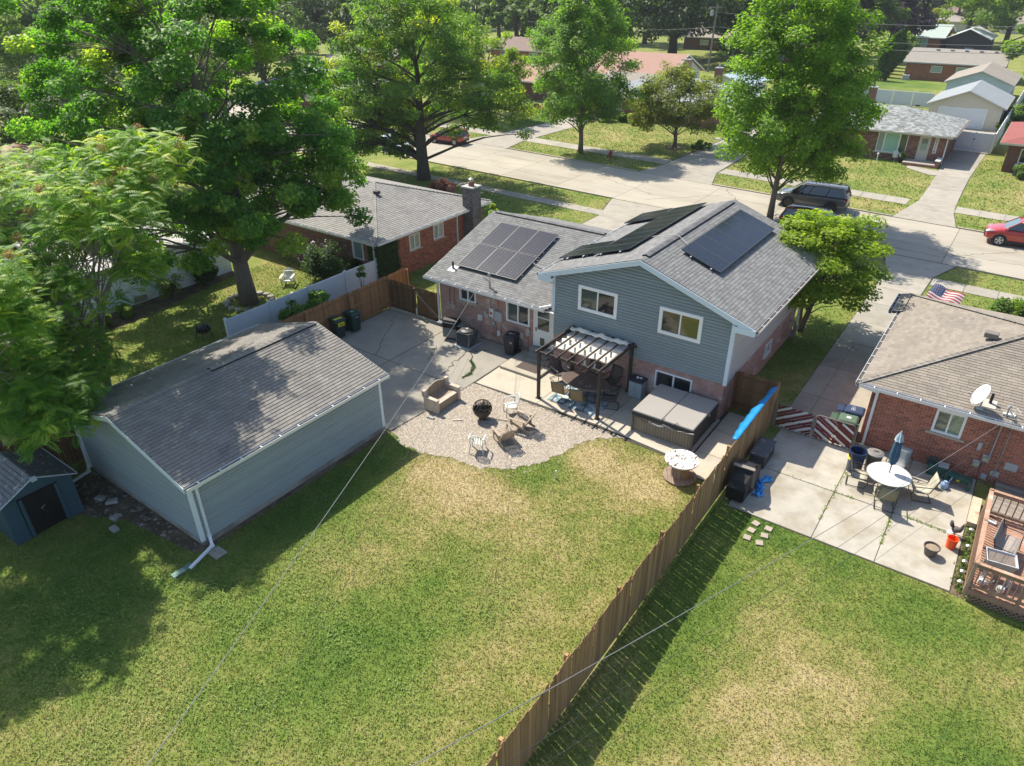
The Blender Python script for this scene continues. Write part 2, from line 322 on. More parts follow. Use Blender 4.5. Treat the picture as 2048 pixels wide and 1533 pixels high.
# raised ledge, cracks, weeds
def crack(pts, wd=.02, z=.037):
    m = MB()
    for (a, b) in zip(pts[:-1], pts[1:]):
        dx, dy = b[0]-a[0], b[1]-a[1]; L = hypot(dx, dy); nx, ny = -dy/L*wd/2*rng.uniform(.5, 1.6), dx/L*wd/2*rng.uniform(.5, 1.6)
        m.quad((a[0]-nx, a[1]-ny, z), (b[0]-nx, b[1]-ny, z), (b[0]+nx, b[1]+ny, z), (a[0]+nx, a[1]+ny, z))
    return m
def wander(a, b, n=14, amp=.12):
    pts = []
    for i in range(n+1):
        t = i/n; pts.append((a[0]+(b[0]-a[0])*t+rng.uniform(-amp, amp)*(0 < i < n), a[1]+(b[1]-a[1])*t+rng.uniform(-amp, amp)*(0 < i < n)))
    return pts
pav = bpy.data.objects['patio_paving']
for a, b, wdt in (((-24.9, 24.1), (-22.6, 20.3), .022), ((-19.3, 23.0), (-18.7, 20.6), .03), ((-20.8, 22.6), (-20.1, 21.3), .02), ((-19.2, 22.9), (-18.4, 23.7), .025)):
    crack(wander(a, b), wdt).build('crack', crackm, pav)
road = bpy.data.objects['road']
for a, b in (((-14, 50.6), (-3, 50.2)), ((-31, 56), (-24, 53)), ((-20, 58), (-17, 54)), ((-3.9, 51.6), (4, 51.1)), ((-24, 51.5), (-19, 56.6)), ((-12.4, 52.8), (-6, 53.4)), ((-40, 53.6), (-33, 53.2)), ((-9.5, 57.0), (-8, 50.6)), ((-2.8, 50.2), (1, 54))):
    crack(wander(a, b, 22, .15), .03, .019).build('crack', crackm, road)
# gravel seating area
GRAV = [(-17.42, 15.95), (-17.12, 20.84), (-9.75, 20.9), (-10.5, 20.25), (-10.95, 19.6), (-11.15, 18.7), (-11.5, 17.6), (-12.15, 16.7), (-13.0, 16.15), (-13.9, 16.0), (-14.7, 15.95), (-15.6, 15.55), (-16.4, 15.6)]
GRAVB = []
for _i in range(len(GRAV)):
    _a, _b2 = GRAV[_i], GRAV[(_i+1) % len(GRAV)]
    for _k in range(8): _j = .0 if _i in (0, 1) else .10; GRAVB.append((_a[0]+(_b2[0]-_a[0])*_k/8+rng.uniform(-_j, _j), _a[1]+(_b2[1]-_a[1])*_k/8+rng.uniform(-_j, _j)))
gravm = M('gravel', (.31, .265, .21), .95, .35, 26, bump=1.0, bscale=55, col2=(.22, .19, .16), thr=(.4, .65), s2=18)
MB().prism(GRAVB, .002, .012).build('gravel_bed', gravm, kind='structure'); HARD.append(GRAVB)
edge = [rect(-24.7, -17.55, 7.6, 16.1)]
soilb = [[(-25.2, 4.9), (-24.4, 8.0), (-17.6, 7.95), (-17.6, 7.55), (-21.0, 7.1), (-22.2, 6.5)], [(-17.72, 7.9), (-17.72, 15.9), (-17.45, 15.9), (-17.5, 7.9)],
         [(-37.6, 11), (-35.3, 11), (-35.6, 16.6), (-36.6, 21.0), (-36.9, 23.2), (-37.6, 23.2)], [(-9.8, 77.1), (-16.5, 77.3), (-16.5, 78.2), (-9.8, 78.2)], [(1.68, 19.25), (2.0, 19.2), (2.0, 22.6), (1.68, 22.6)], [(-25.9, 16), (-25.8, 24.6), (-25.5, 24.6), (-25.55, 20)]]
for sgm in soilb:
    MB().prism(sgm, .001, .006).build('soil_bed', soil, kind='structure'); HARD.append(sgm)
MB().prism([(-30.2+.95*cos(i*pi/8), 70.5+.9*sin(i*pi/8)) for i in range(16)], .001, .02).build('mulch_bed', soil, kind='structure')
HARD += [rect(-24.7, -17.7, 7.8, 16.1), rect(-22.3, -7.2, 24.2, 35), rect(-2.3, 14, 25.6, 35), rect(-5.6, -5.3, 6, 25.2), rect(1.75, 9, 19, 25.7), rect(-25.2, -22.5, 4.4, 6.7), rect(-38, -28.5, 26.4, 36)]
def inpoly(px, py, poly):
    c = np.zeros(len(px), bool); n = len(poly)
    for i in range(n):
        x0, y0 = poly[i]; x1, y1 = poly[(i+1) % n]
        if y0 == y1: continue
        k = ((y0 > py) != (y1 > py)) & (px < (x1-x0)*(py-y0)/(y1-y0)+x0); c ^= k
    return c
nrs = np.random.RandomState(3)
def blades(name, x0, x1, y0, y1, dens, h, wd, seed=0, label=None):
    r = np.random.RandomState(seed); n = int((x1-x0)*(y1-y0)*dens)
    x = r.uniform(x0, x1, n); y = r.uniform(y0, y1, n)
    ok = np.ones(n, bool)
    for pl in HARD:
        xs_ = [p[0] for p in pl]; ys_ = [p[1] for p in pl]
        if max(xs_) < x0 or min(xs_) > x1 or max(ys_) < y0 or min(ys_) > y1: continue
        ok &= ~inpoly(x, y, pl)
    # keep what the camera can see
    vx = x*rt.x+y*rt.y-15.6*rt.z; vd = x*fw.x+y*fw.y-15.6*fw.z; ok &= (np.abs(vx) < vd*.80) & (vd > 0)
    x = x[ok]; y = y[ok]; n = len(x)
    a = r.uniform(0, 2*pi, n); hh = h*r.uniform(.5, 1.3, n); ww = wd*r.uniform(.6, 1.3, n); ln = r.uniform(.3, 1.5, n)*hh; la = r.uniform(0, 2*pi, n)
    V = np.empty((n, 3, 3)); dx, dy = np.cos(a)*ww/2, np.sin(a)*ww/2
    V[:, 0] = np.stack([x-dx, y-dy, np.zeros(n)], 1); V[:, 1] = np.stack([x+dx, y+dy, np.zeros(n)], 1); V[:, 2] = np.stack([x+np.cos(la)*ln, y+np.sin(la)*ln, hh], 1)
    F = np.arange(3*n).reshape(n, 3)
    o = link(name, np_mesh(name, V.reshape(-1, 3), F, gb, r.uniform(0, 1, n))); o['kind'] = 'stuff'; return o
blades('grass', -28, -5.6, .2, 21, 600, .055, .028, 1)
blades('grass', -5.3, 4.6, 5, 19.4, 620, .055, .028, 2)
blades('grass', -37, -25.8, 8, 28, 160, .07, .05, 3)
blades('grass', -45, 6, 26, 52, 45, .08, .07, 4)
blades('grass', -52, 6, 57, 82, 22, .10, .12, 5)
blades('grass', -5.66, -5.52, 4.6, 20, 900, .17, .03, 6)
blades('grass', -5.36, -5.26, 4.6, 19.3, 900, .17, .03, 7)
# clover in the green part of the lawn
_r = np.random.RandomState(12); _c = np.stack([_r.uniform(-24, -8, 130), _r.uniform(1, 12, 130)], 1); _i = _r.randint(0, 130, 15000); _x = _c[_i, 0]+_r.normal(size=15000)*.55; _y = _c[_i, 1]+_r.normal(size=15000)*.4
_ok = np.ones(15000, bool)
for _pl in HARD: _ok &= ~inpoly(_x, _y, _pl)
_x, _y = _x[_ok], _y[_ok]; _n = len(_x); _a = _r.uniform(0, 6.28, _n); _s = _r.uniform(.014, .030, _n); _V = np.stack([np.stack([_x+np.cos(_a+k*2.09)*_s, _y+np.sin(_a+k*2.09)*_s, _r.uniform(.04, .07, _n)], 1) for k in range(3)], 1).reshape(-1, 3)
_o = link('clover', np_mesh('clover', _V, np.arange(3*_n).reshape(_n, 3), M('clover leaf', (.150, .215, .042), .7, .15, 3, rnd=.35), _r.uniform(0, 1, _n))); _o['kind'] = 'stuff'
# stones of the gravel area
def stones(name, poly, dens, r0, r1, mat, seed, z=.03):
    r = np.random.RandomState(seed); xs_ = [p[0] for p in poly]; ys_ = [p[1] for p in poly]
    n = int((max(xs_)-min(xs_))*(max(ys_)-min(ys_))*dens); x = r.uniform(min(xs_), max(xs_), n); y = r.uniform(min(ys_), max(ys_), n)
    ok = inpoly(x, y, poly); x = x[ok]; y = y[ok]; n = len(x)
    base = np.array([(1, 0, 0), (0, 1, 0), (-1, 0, 0), (0, -1, 0), (0, 0, .8), ], float)
    rr = r.uniform(r0, r1, n)[:, None, None]; a = r.uniform(0, 6.28, n); ca, sa = np.cos(a), np.sin(a)
    B = np.repeat(base[None], n, 0)*rr*r.uniform(.6, 1.2, (n, 5, 3)); X = B[:, :, 0]*ca[:, None]-B[:, :, 1]*sa[:, None]+x[:, None]; Y = B[:, :, 0]*sa[:, None]+B[:, :, 1]*ca[:, None]+y[:, None]
    V = np.stack([X, Y, B[:, :, 2]+z], 2).reshape(-1, 3); F = (np.array([(0, 1, 4), (1, 2, 4), (2, 3, 4), (3, 0, 4)])[None]+(np.arange(n)*5)[:, None, None]).reshape(-1, 3)
    o = link(name, np_mesh(name, V, F, mat, np.repeat(r.uniform(0, 1, n), 4))); o['kind'] = 'stuff'; return o
stm = M('gravel stones', (.36, .315, .255), .9, .1, 5, rnd=.5)
stones('gravel', GRAVB, 900, .012, .036, stm, 5, .010)
stones('gravel', [(x+(.25 if x > -15 else 0)*(1 if y < 20.5 else 0)*(x+15)*.5, y-.25 if y < 17 else y) for x, y in GRAV], 60, .010, .028, stm, 15, .002)
stones('gravel', [(-9.8, 77.1), (-16.5, 77.3), (-16.5, 78.2), (-9.8, 78.2)], 60, .05, .1, stm, 6, .01)
stones('rubble', soilb[0], 26, .03, .11, M('rubble', (.2, .17, .14), .9, .2, 5, rnd=.5), 8, .01)
# weeds in the joints of the right patio and in the crack
def weeds(name, pts, n, spread, size, seed, mat):
    r = random.Random(seed); m = MB()
    for k in range(n):
        t = r.random()*(len(pts)-1); i = int(t); f = t-i; x = pts[i][0]*(1-f)+pts[i+1][0]*f+r.gauss(0, spread); y = pts[i][1]*(1-f)+pts[i+1][1]*f+r.gauss(0, spread)
        a = r.uniform(0, 6.28); s = size*r.uniform(.5, 1.4); z = r.uniform(.03, .08); m.cur = r.random()
        m.add([(x, y, .03), (x+cos(a)*s+sin(a)*s*.4, y+sin(a)*s-cos(a)*s*.4, z), (x+cos(a)*s-sin(a)*s*.4, y+sin(a)*s+cos(a)*s*.4, z+.02)], [(0, 1, 2)])
    return m
# ================================================================ building helpers
frameM = M('window frame', (.78, .78, .77), .4, .03, 1)
glassD = glass('dark glass', (.02, .024, .026)); glassG = glass('green glass', (.05, .075, .06)); glassB = glass('curtained glass', (.24, .31, .30), .12)
curt = M('curtain', (.42, .40, .35), .9, .1, 6)
mort = M('mortar', (.36, .30, .26), .95, .15, 5); mortP = M('painted mortar', (.36, .25, .22), .95, .12, 5)
brickR = M('red brick', (.31, .115, .07), .85, .18, 5, rnd=.34, bump=.3, bscale=80)
brickP = M('pink brick', (.40, .245, .205), .85, .14, 2.5, rnd=.16, bump=.3, bscale=80, col2=(.52, .43, .39), thr=(.52, .68), s2=1.3)
brickO = M('orange brick', (.33, .13, .07), .85, .18, 5, rnd=.34)
brickD = M('brown brick', (.23, .115, .085), .85, .18, 5, rnd=.3)
chimB = M('chimney brick', (.16, .145, .145), .9, .25, 5, rnd=.3)
alu = M('gutter white', (.68, .69, .70), .4, .06, 2)
shD = M('slate shingle', (.175, .175, .172), .92, .10, 3, rnd=.18, bump=.5, bscale=160)
shG = M('garage shingle', (.215, .20, .180), .92, .14, 1.3, rnd=.10, bump=.5, bscale=160, col2=(.155, .145, .14), thr=(.5, .75), s2=.8)
shN = M('brown shingle', (.245, .212, .172), .92, .12, .9, rnd=.12, bump=.5, bscale=160, col2=(.19, .17, .148), thr=(.5, .75), s2=.7)
shL = M('grey shingle', (.245, .235, .22), .92, .10, 1.0, rnd=.10, bump=.5, bscale=160, col2=(.19, .18, .17), thr=(.5, .75), s2=.9)
shF = M('pale shingle', (.22, .235, .23), .92, .1, 1.0, rnd=.4)
underM = M('roof underlay', (.05, .05, .05), .95, .1, 3)
CAMP = Vector((0, 0, 15.6))
def urange(poly, v):
    xs_ = []
    for i in range(len(poly)):
        (u0, v0), (u1, v1) = poly[i], poly[(i+1) % len(poly)]
        if (v0 > v) != (v1 > v): xs_.append(u0+(u1-u0)*(v-v0)/(v1-v0))
    return (min(xs_), max(xs_)) if len(xs_) > 1 else None
def slope(parent, p0, u, s, poly, mat, sw=.30, ex=.145, nparts=0, th=.014, sizes=(1,), seed=1, under=None):
    """one roof plane: deck plus rows of overlapping shingles. p0 eave corner, u along the eave, s up the slope, poly outline in (u, s)"""
    p0 = Vector(p0); u = Vector(u).normalized(); s = Vector(s).normalized(); n = u.cross(s).normalized()
    if n.z < 0: n = -n
    W = lambda a, b, c=0: p0+u*a+s*b+n*c
    deck = MB().slab([W(a, b) for a, b in poly] if u.cross(s).z > 0 else [W(a, b) for a, b in poly][::-1], .09, n).build('roof', under or underM, parent, world=True)
    r = random.Random(seed); vmax = max(b for a, b in poly); rows = int(vmax/ex)+1; items = []
    for k in range(rows):
        v = k*ex; R = urange(poly, min(v+ex*.5, vmax-.005))
        if not R: continue
        a = R[0]-r.uniform(0, sw)
        while a < R[1]:
            w_ = sw*r.choice(sizes); a0, a1 = max(a, R[0]), min(a+w_, R[1])
            if a1-a0 > .02: items.append((a0, a1, v, min(v+ex*1.15, vmax), (a0 == a and a1 == a+w_), w_))
            a += w_
    big = []
    if nparts:
        cand = [(((W((a0+a1)/2, v0))-CAMP).length, i) for i, (a0, a1, v0, v1, full, w_) in enumerate(items) if full and v1-v0 > ex]
        big = set(i for d, i in sorted(cand)[:nparts])
    m = MB(); cache = {}
    o = off(deck)
    for i, (a0, a1, v0, v1, full, w_) in enumerate(items):
        g = .003
        if i in big if nparts else False:
            key = round(w_, 3)
            if key not in cache:
                q = MB(); P = lambda a, b, c: u*a+s*b+n*c
                q.add([P(g, 0, 0), P(w_-g, 0, 0), P(w_-g, 0, th), P(g, 0, th), P(g, ex*1.15, .002), P(w_-g, ex*1.15, .002)], [(0, 1, 2, 3), (3, 2, 5, 4), (1, 5, 2), (0, 3, 4)])
                cache[key] = q.mesh('shingle', mat)
            link('shingle', cache[key], deck, W(a0, v0, .001+r.uniform(0, .002))-o)
        else:
            m.cur = r.random(); z = .001+r.uniform(0, .002)
            m.add([W(a0+g, v0, z), W(a1-g, v0, z), W(a1-g, v0, th+z), W(a0+g, v0, th+z), W(a0+g, v1, z+.002), W(a1-g, v1, z+.002)], [(0, 1, 2, 3), (3, 2, 5, 4), (1, 5, 2), (0, 3, 4)])
    if m.v: m.build('shingle_courses', mat, deck, world=True, rnd=True, kind='stuff')
    return deck
def bricks(parent, p0, u, n, L, z1, holes, mat, nparts=0, top=None, bw=.215, bh=.075, seed=1, mm=None, name='wall', z0=0.0, th=.2, soldier=False):
    """a brick wall: mortar body with proud bricks; p0 foot corner, u along, n outward"""
    p0 = Vector(p0); u = Vector(u).normalized(); n = Vector(n).normalized(); Z = Vector((0, 0, 1)); r = random.Random(seed)
    top = top or (lambda a: z1)
    W = lambda a, z, c=0: p0+u*a+Z*z+n*c
    # mortar body cut round the openings: vertical strips
    cuts = sorted(set([0, L]+[h[0] for h in holes]+[h[1] for h in holes])); m = MB()
    if top(0) != z1 or top(L/2) != z1: cuts = sorted(set(cuts+[L*i/12 for i in range(13)]))
    for a, b in zip(cuts[:-1], cuts[1:]):
        mid = (a+b)/2; zz = [z0]
        for h in sorted([h for h in holes if h[0] <= mid <= h[1]], key=lambda h: h[2]): zz += [h[2], h[3]]
        zz.append(None)
        for i in range(0, len(zz), 2):
            lo, hi = zz[i], zz[i+1]
            ta, tb = (top(a), top(b)) if hi is None else (hi, hi)
            if min(ta, tb) <= lo+.01 and hi is not None: continue
            f = [W(a, lo), W(b, lo), W(b, tb), W(a, ta)]; bk = [p-n*th for p in f]
            m.add(f+bk, [(0, 1, 2, 3), (7, 6, 5, 4), (0, 4, 5, 1), (1, 5, 6, 2), (2, 6, 7, 3), (3, 7, 4, 0)])
    wall = m.build(name, mm or mort, parent, world=True)
    items = []; k = 0; z = z0+.01
    while z+bh < z1+.3:
        a = -(bw/2 if k % 2 else 0)
        while a < L:
            a0, a1 = max(a, 0), min(a+bw, L); full = a0 == a and a1 == a+bw
            segs = [(a0, a1)]
            for h in holes:
                if z+bh > h[2]+.01 and z < h[3]-.01:
                    ns = []
                    for s0, s1 in segs:
                        if h[1] <= s0 or h[0] >= s1: ns.append((s0, s1))
                        else:
                            full = False
                            if h[0] > s0: ns.append((s0, h[0]))
                            if h[1] < s1: ns.append((h[1], s1))
                    segs = ns
            for s0, s1 in segs:
                if s1-s0 > .03 and z+bh <= top((s0+s1)/2)+.02: items.append((s0, s1, z, full))
            a += bw
        z += bh; k += 1
    big = set()
    if nparts: big = set(i for d, i in sorted([((W((a+b)/2, z_)-CAMP).length, i) for i, (a, b, z_, f) in enumerate(items) if f])[:nparts])
    mm_ = MB(); g = .006; o = off(wall); me = None
    for i, (a, b, z_, f) in enumerate(items):
        if i in big:
            if me is None:
                q = MB(); P = lambda a, z, c: u*a+Z*z+n*c
                q.add([P(g, g, 0), P(bw-g, g, 0), P(bw-g, bh-g, 0), P(g, bh-g, 0), P(g, g, .009), P(bw-g, g, .009), P(bw-g, bh-g, .009), P(g, bh-g, .009)], [(4, 5, 6, 7), (0, 1, 5, 4), (1, 2, 6, 5), (2, 3, 7, 6), (3, 0, 4, 7)])
                me = q.mesh('brick', mat)
            link('brick', me, wall, W(a, z_, .001+r.uniform(0, .003))-o)
        else:
            mm_.cur = r.random(); c = .008+r.uniform(0, .004)
            mm_.add([W(a+g, z_+g), W(b-g, z_+g), W(b-g, z_+bh-g), W(a+g, z_+bh-g), W(a+g, z_+g, c), W(b-g, z_+g, c), W(b-g, z_+bh-g, c), W(a+g, z_+bh-g, c)], [(4, 5, 6, 7), (0, 1, 5, 4), (1, 2, 6, 5), (2, 3, 7, 6), (3, 0, 4, 7)])
    if mm_.v: mm_.build('brickwork', mat, wall, world=True, rnd=True, kind='stuff')
    return wall
def siding(parent, p0, u, n, L, z0, z1, holes, mat, top=None, ex=.127, name='siding', th=.15, left=None):
    """lapped boards, each a piece; top(a) gives the wall height for gables"""
    p0 = Vector(p0); u = Vector(u).normalized(); n = Vector(n).normalized(); Z = Vector((0, 0, 1)); top = top or (lambda a: z1)
    W = lambda a, z, c=0: p0+u*a+Z*z+n*c
    N = 40; aa = [L*i/N for i in range(N+1)]; pk = max(aa, key=top)
    out = [W(0, z0), W(L, z0), W(L, top(L))]+([W(pk, top(pk))] if top(pk) > max(top(0), top(L))+.05 else [])+[W(0, top(0))]
    bk = [p-n*th for p in out]; q = len(out)
    body = MB().add(out+bk, [tuple(range(q)), tuple(range(2*q-1, q-1, -1))]+[((i+1) % q, i, i+q, (i+1) % q+q) for i in range(q)]).build(name, mat, parent, world=True)
    z = z0
    def lim(z):       # horizontal extent of the wall at height z
        ok = [a for a in [L*i/400 for i in range(401)] if top(a) >= z]
        return (min(ok), max(ok)) if ok else None
    while z < z1-.01:
        zt = min(z+ex, z1); l0 = lim(z+.003); l1 = lim(zt-.002)
        if not l0: break
        if not l1: l1 = ((l0[0]+l0[1])/2-.01, (l0[0]+l0[1])/2+.01)
        segs = [(l0[0], l0[1], l1[0], l1[1])]
        for h in holes:
            if zt > h[2]+.02 and z < h[3]-.02:
                ns = []
                for s in segs:
                    if h[1] <= s[0] or h[0] >= s[1]: ns.append(s)
                    else:
                        if h[0] > s[0]+.02: ns.append((s[0], h[0], s[2], h[0]))
                        if h[1] < s[1]-.02: ns.append((h[1], s[1], h[1], s[3]))
                segs = ns
        for b0, b1, t0, t1 in segs:
            f_ = .60; zm = z+(zt-z)*f_; c0, c1 = b0+(t0-b0)*f_, b1+(t1-b1)*f_
            MB().add([W(b0, z, .004), W(b1, z, .004), W(b1, z, .050), W(b0, z, .050), W(c0, zm, .050), W(c1, zm, .050), W(t0, zt, .004), W(t1, zt, .004)], [(0, 1, 2, 3), (3, 2, 5, 4), (4, 5, 7, 6), (0, 3, 4, 6), (1, 7, 5, 2)]).build('siding_board', mat, body, world=True)
        z += ex
    return body
def window(parent, p0, u, n, a0, a1, z0, z1, gl=(None, None), mull=True, fr=.07, proud=.04, sill=None, sillm=None, curtain=False, casing=.0, grid_=None, pc=-.06):
    p0 = Vector(p0); u = Vector(u).normalized(); n = Vector(n).normalized(); Z = Vector((0, 0, 1)); W = lambda a, z, c=0: p0+u*a+Z*z+n*c
    M3 = Matrix((u, n, Z)).transposed(); m = MB()
    def bx(A0, A1, Z0, Z1, c0, c1): m.obox(W((A0+A1)/2, (Z0+Z1)/2, (c0+c1)/2), A1-A0, abs(c1-c0), Z1-Z0, M3)
    bx(a0-casing, a0+fr, z0-casing, z1+casing, -.10, proud); bx(a1-fr, a1+casing, z0-casing, z1+casing, -.10, proud)
    bx(a0+fr, a1-fr, z1-fr, z1+casing, -.10, proud-.002); bx(a0+fr, a1-fr, z0-casing, z0+fr, -.10, proud-.002)
    mid = (a0+a1)/2
    if mull: bx(mid-.03, mid+.03, z0+fr, z1-fr, -.09, proud-.02)
    if grid_:
        for i in range(1, grid_): bx(a0+(a1-a0)*i/grid_-.02, a0+(a1-a0)*i/grid_+.02, z0+fr, z1-fr, -.09, proud-.02)
    f = m.build('window', frameM, parent, world=True)
    for k, (A0, A1) in enumerate([(a0+fr, mid-.03), (mid+.03, a1-fr)] if mull else [(a0+fr, a1-fr)]):
        g = gl[k] or glassD
        mm = MB(); mm.obox(W((A0+A1)/2, (z0+z1)/2, pc), A1-A0, .02, z1-z0-2*fr, M3); mm.build('pane', g, f, world=True)
    if sill: mm = MB(); mm.obox(W(mid, z0-casing-.035, .03), a1-a0+2*sill, .16, .07, M3); mm.build('sill', sillm or M('stone sill', (.40, .36, .28), .9, .1, 3), parent, world=True)
    return f
def gutter(parent, a, b, outv, mat=None, name='gutter', sz=.12):
    """open half trough along the eave from a to b"""
    a, b, o = Vector(a), Vector(b), Vector(outv).normalized(); m = MB(); Z = Vector((0, 0, 1))
    pr = [(0, .03), (0, -.10), (.09, -.10), (.125, .02), (.135, .02), (.105, -.115), (-.01, -.115), (-.01, .03)]
    vs = [a+o*x+Z*z for x, z in pr]+[b+o*x+Z*z for x, z in pr]; k = len(pr)
    m.add(vs, [(i, (i+1) % k, (i+1) % k+k, i+k) for i in range(k)]+[(k-1, 6, 5, 4, 3, 2, 1, 0)][0:0]+[(0, 1, 6, 7), (1, 2, 5, 6), (2, 3, 4, 5), (k, k+7, k+6, k+1), (k+1, k+6, k+5, k+2), (k+2, k+5, k+4, k+3)])
    L = (b-a).length; d = (b-a).normalized(); i = .5
    while i < L: m.bar(a+d*i+Z*.02, a+d*i+o*.13+Z*.02, .03, .008); i += .75
    g = m.build(name, mat or alu, parent, world=True)
    MB().slab([a+o*.004-Z*.02, b+o*.004-Z*.02, b+o*.102-Z*.02, a+o*.102-Z*.02], .02).build('leaf_litter', M('gutter dirt', (.09, .07, .05), .95, .3, 8), g, world=True)
    return g
def downspout(parent, pts, mat=None):
    m = MB()
    for a, b in zip(pts[:-1], pts[1:]): m.bar(a, b, .09, .065, (0, 1, 0) if abs(Vector(b)[2]-Vector(a)[2]) > .3 else (0, 0, 1))
    for p in pts[1:-1]: m.obox(p, .1, .1, .1)
    return m.build('downspout', mat or alu, parent, world=True)
def bar_part(name, parent, a, b, w_, h_, mat, upv=(0, 0, 1)):
    return MB().bar(a, b, w_, h_, upv).build(name, mat, parent, world=True)
# ================================================================ MAIN HOUSE
sideG = M('grey siding', (.225, .268, .278), .6, .05, .8, rnd=.05); sideT = M('beige siding', (.45, .405, .365), .6, .04, .8, rnd=.04)
sideGa = M('garage siding', (.27, .315, .315), .6, .06, .7, rnd=.05)
trimB = M('pale blue trim', (.60, .68, .74), .45, .04, 1)
X0, X1, XR, YB, YF = -15.17, -7.25, -11.15, 24.25, 33.75
hs = thing('house', 'two level house, dark grey siding above pink brick, solar panels on its roofs', 'house', (-13, 24.2, 0))
EZ, PZ = 4.42, 5.86
ptop = lambda a: EZ+(PZ-EZ)*(1-abs(a+X0-XR)/((XR-X0) if a+X0 < XR else (X1-XR)))
LY = YB
# gable wall: brick base and siding above
bricks(hs, (X0, LY, 0), (1, 0, 0), (0, -1, 0), X1-X0, 1.62, [(X0*-1-10.15, -X0-8.54, .55, 1.38)], brickP, 130, mm=mortP, seed=2)
W1 = (-X0-13.92, -X0-12.13, 3.18, 4.25); W2 = (-X0-10.2, -X0-8.46, 3.12, 4.2)
siding(hs, (X0, LY-.012, 0), (1, 0, 0), (0, -1, 0), X1-X0, 1.64, PZ, [W1, W2], sideG, ptop, ex=.135)
window(hs, (X0, LY-.012, 0), (1, 0, 0), (0, -1, 0), *W1, gl=(glassG, None), fr=.11, proud=.085, casing=.03, pc=.03)
window(hs, (X0, LY-.012, 0), (1, 0, 0), (0, -1, 0), *W2, gl=(glass('lawn reflection glass', (.05, .05, .03)), glass('lawn reflection glass 2', (.11, .10, .03))), fr=.11, proud=.085, casing=.03, pc=.03)  # the lawn's olive reflection is put into these pane colours
window(hs, (X0, LY, 0), (1, 0, 0), (0, -1, 0), -X0-10.15, -X0-8.54, .55, 1.38, fr=.06)
# right side wall
bricks(hs, (X1, LY, 0), (0, 1, 0), (1, 0, 0), YF-LY, 1.62, [(29.25-LY, 30.2-LY, .55, 1.22)], brickP, 0, mm=mortP, seed=3)
siding(hs, (X1+.012, LY, 0), (0, 1, 0), (1, 0, 0), YF-LY, 1.64, EZ, [], sideT, ex=.15)
window(hs, (X1, LY, 0), (0, 1, 0), (1, 0, 0), 29.25-LY, 30.2-LY, .55, 1.22, fr=.05, sill=.05)
# left side above the lower roof, front wall
siding(hs, (X0-.012, YF, 0), (0, -1, 0), (-1, 0, 0), YF-LY, 2.6, EZ, [], sideG, ex=.15)
siding(hs, (X1, YF+.012, 0), (-1, 0, 0), (0, 1, 0), X1-X0, 0, PZ, [], sideT, lambda a: ptop(X1-X0-a), ex=.2)
# corner boards
for x, y in ((X0-.02, LY-.04), (X1+.02, LY-.04)):
    MB().box(x-.07, x+.07, y-.05, y+.1, 1.60 if x > -10 else 2.75, EZ-.03).build('corner_board', trimB, hs, world=True)
# lower wing
ZE, YR, ZR = 2.72, 29.9, 4.54
wy = 24.6; wx0 = -22.15
h1 = (-20.87-wx0, -19.86-wx0, 1.76, 2.44); h2 = (-18.05-wx0, -16.72-wx0, 1.36, 2.42); hd = (-16.42-wx0, -15.42-wx0, .0, 2.5)
bricks(hs, (wx0, wy, 0), (1, 0, 0), (0, -1, 0), X0-wx0, 2.62, [h1, h2, hd], brickP, 170, mm=mortP, seed=4)
window(hs, (wx0, wy, 0), (1, 0, 0), (0, -1, 0), *h1, fr=.07, sill=.12); window(hs, (wx0, wy, 0), (1, 0, 0), (0, -1, 0), *h2, gl=(glassG, None), fr=.08)
MB().box(-18.1, -16.68, wy-.10, wy+.02, 1.24, 1.355).build('sill', M('brick sill', (.36, .23, .20), .9, .2, 8), hs, world=True)
bricks(hs, (wx0, 35.2, 0), (0, -1, 0), (-1, 0, 0), 35.2-wy, 2.6, [], brickP, 0, mm=mortP, seed=5, top=lambda a: 2.6+max(0, 1.8*(1-abs(a-(35.2-YR))/5.3)))
bricks(hs, (X0, 35.2, 0), (-1, 0, 0), (0, 1, 0), X0-wx0, 2.6, [], brickP, 0, mm=mortP, seed=6)
# back door with two lights and a pet flap
dr = MB().box(-16.40, -15.44, wy-.05, wy+.04, .56, 2.48).build('door', M('door white', (.66, .68, .66), .5, .04, 2), hs, world=True)
for z0, z1 in ((2.06, 2.36), (1.42, 2.0)): MB().box(-16.24, -15.62, wy-.062, wy-.05, z0, z1).build('pane', glassD, dr, world=True)
MB().box(-16.10, -15.86, wy-.065, wy-.05, .64, 1.02).build('pet_flap', M('pet flap', (.10, .09, .06), .6), dr, world=True)
MB().box(-16.34, -16.30, wy-.09, wy-.05, 1.32, 1.5).build('handle', M('black metal', (.02, .02, .02), .4), dr, world=True)
m = MB(); m.box(-16.47, -16.40, wy-.07, wy+.02, .5, 2.55).box(-15.44, -15.36, wy-.07, wy+.02, .5, 2.55).box(-16.40, -15.44, wy-.07, wy+.02, 2.48, 2.55); m.build('door_frame', white, hs, world=True)
stepM = M('step concrete', (.25, .245, .215), .9, .12, 3, rnd=.05, bump=.3, col2=(.18, .18, .16))
for k, (y0, z1) in enumerate(((23.62, .29), (23.9, .42), (24.18, .55))): MB().box(-16.46, -15.3, y0, 24.53, .034 if k == 0 else z1-.13, z1).build('step', stepM, hs, world=True, bevel=.012)
MB().box(-17.0, -14.95, 22.58, 24.53, .036, .155).build('step', M('ledge concrete', (.36, .325, .26), .9, .1, 3, bump=.3), hs, world=True, bevel=.015, label='wide low concrete landing below the steps')
m = MB()
for k in range(3):
    for j in range(3): m.box(-15.26+.0, -15.06, 23.66+j*.21, 23.85+j*.21, .16+k*.10, .25+k*.10) if k < 2 else None
m.build('brick_pile', M('loose brick', (.24, .17, .14), .9, .2, 9), hs, world=True)
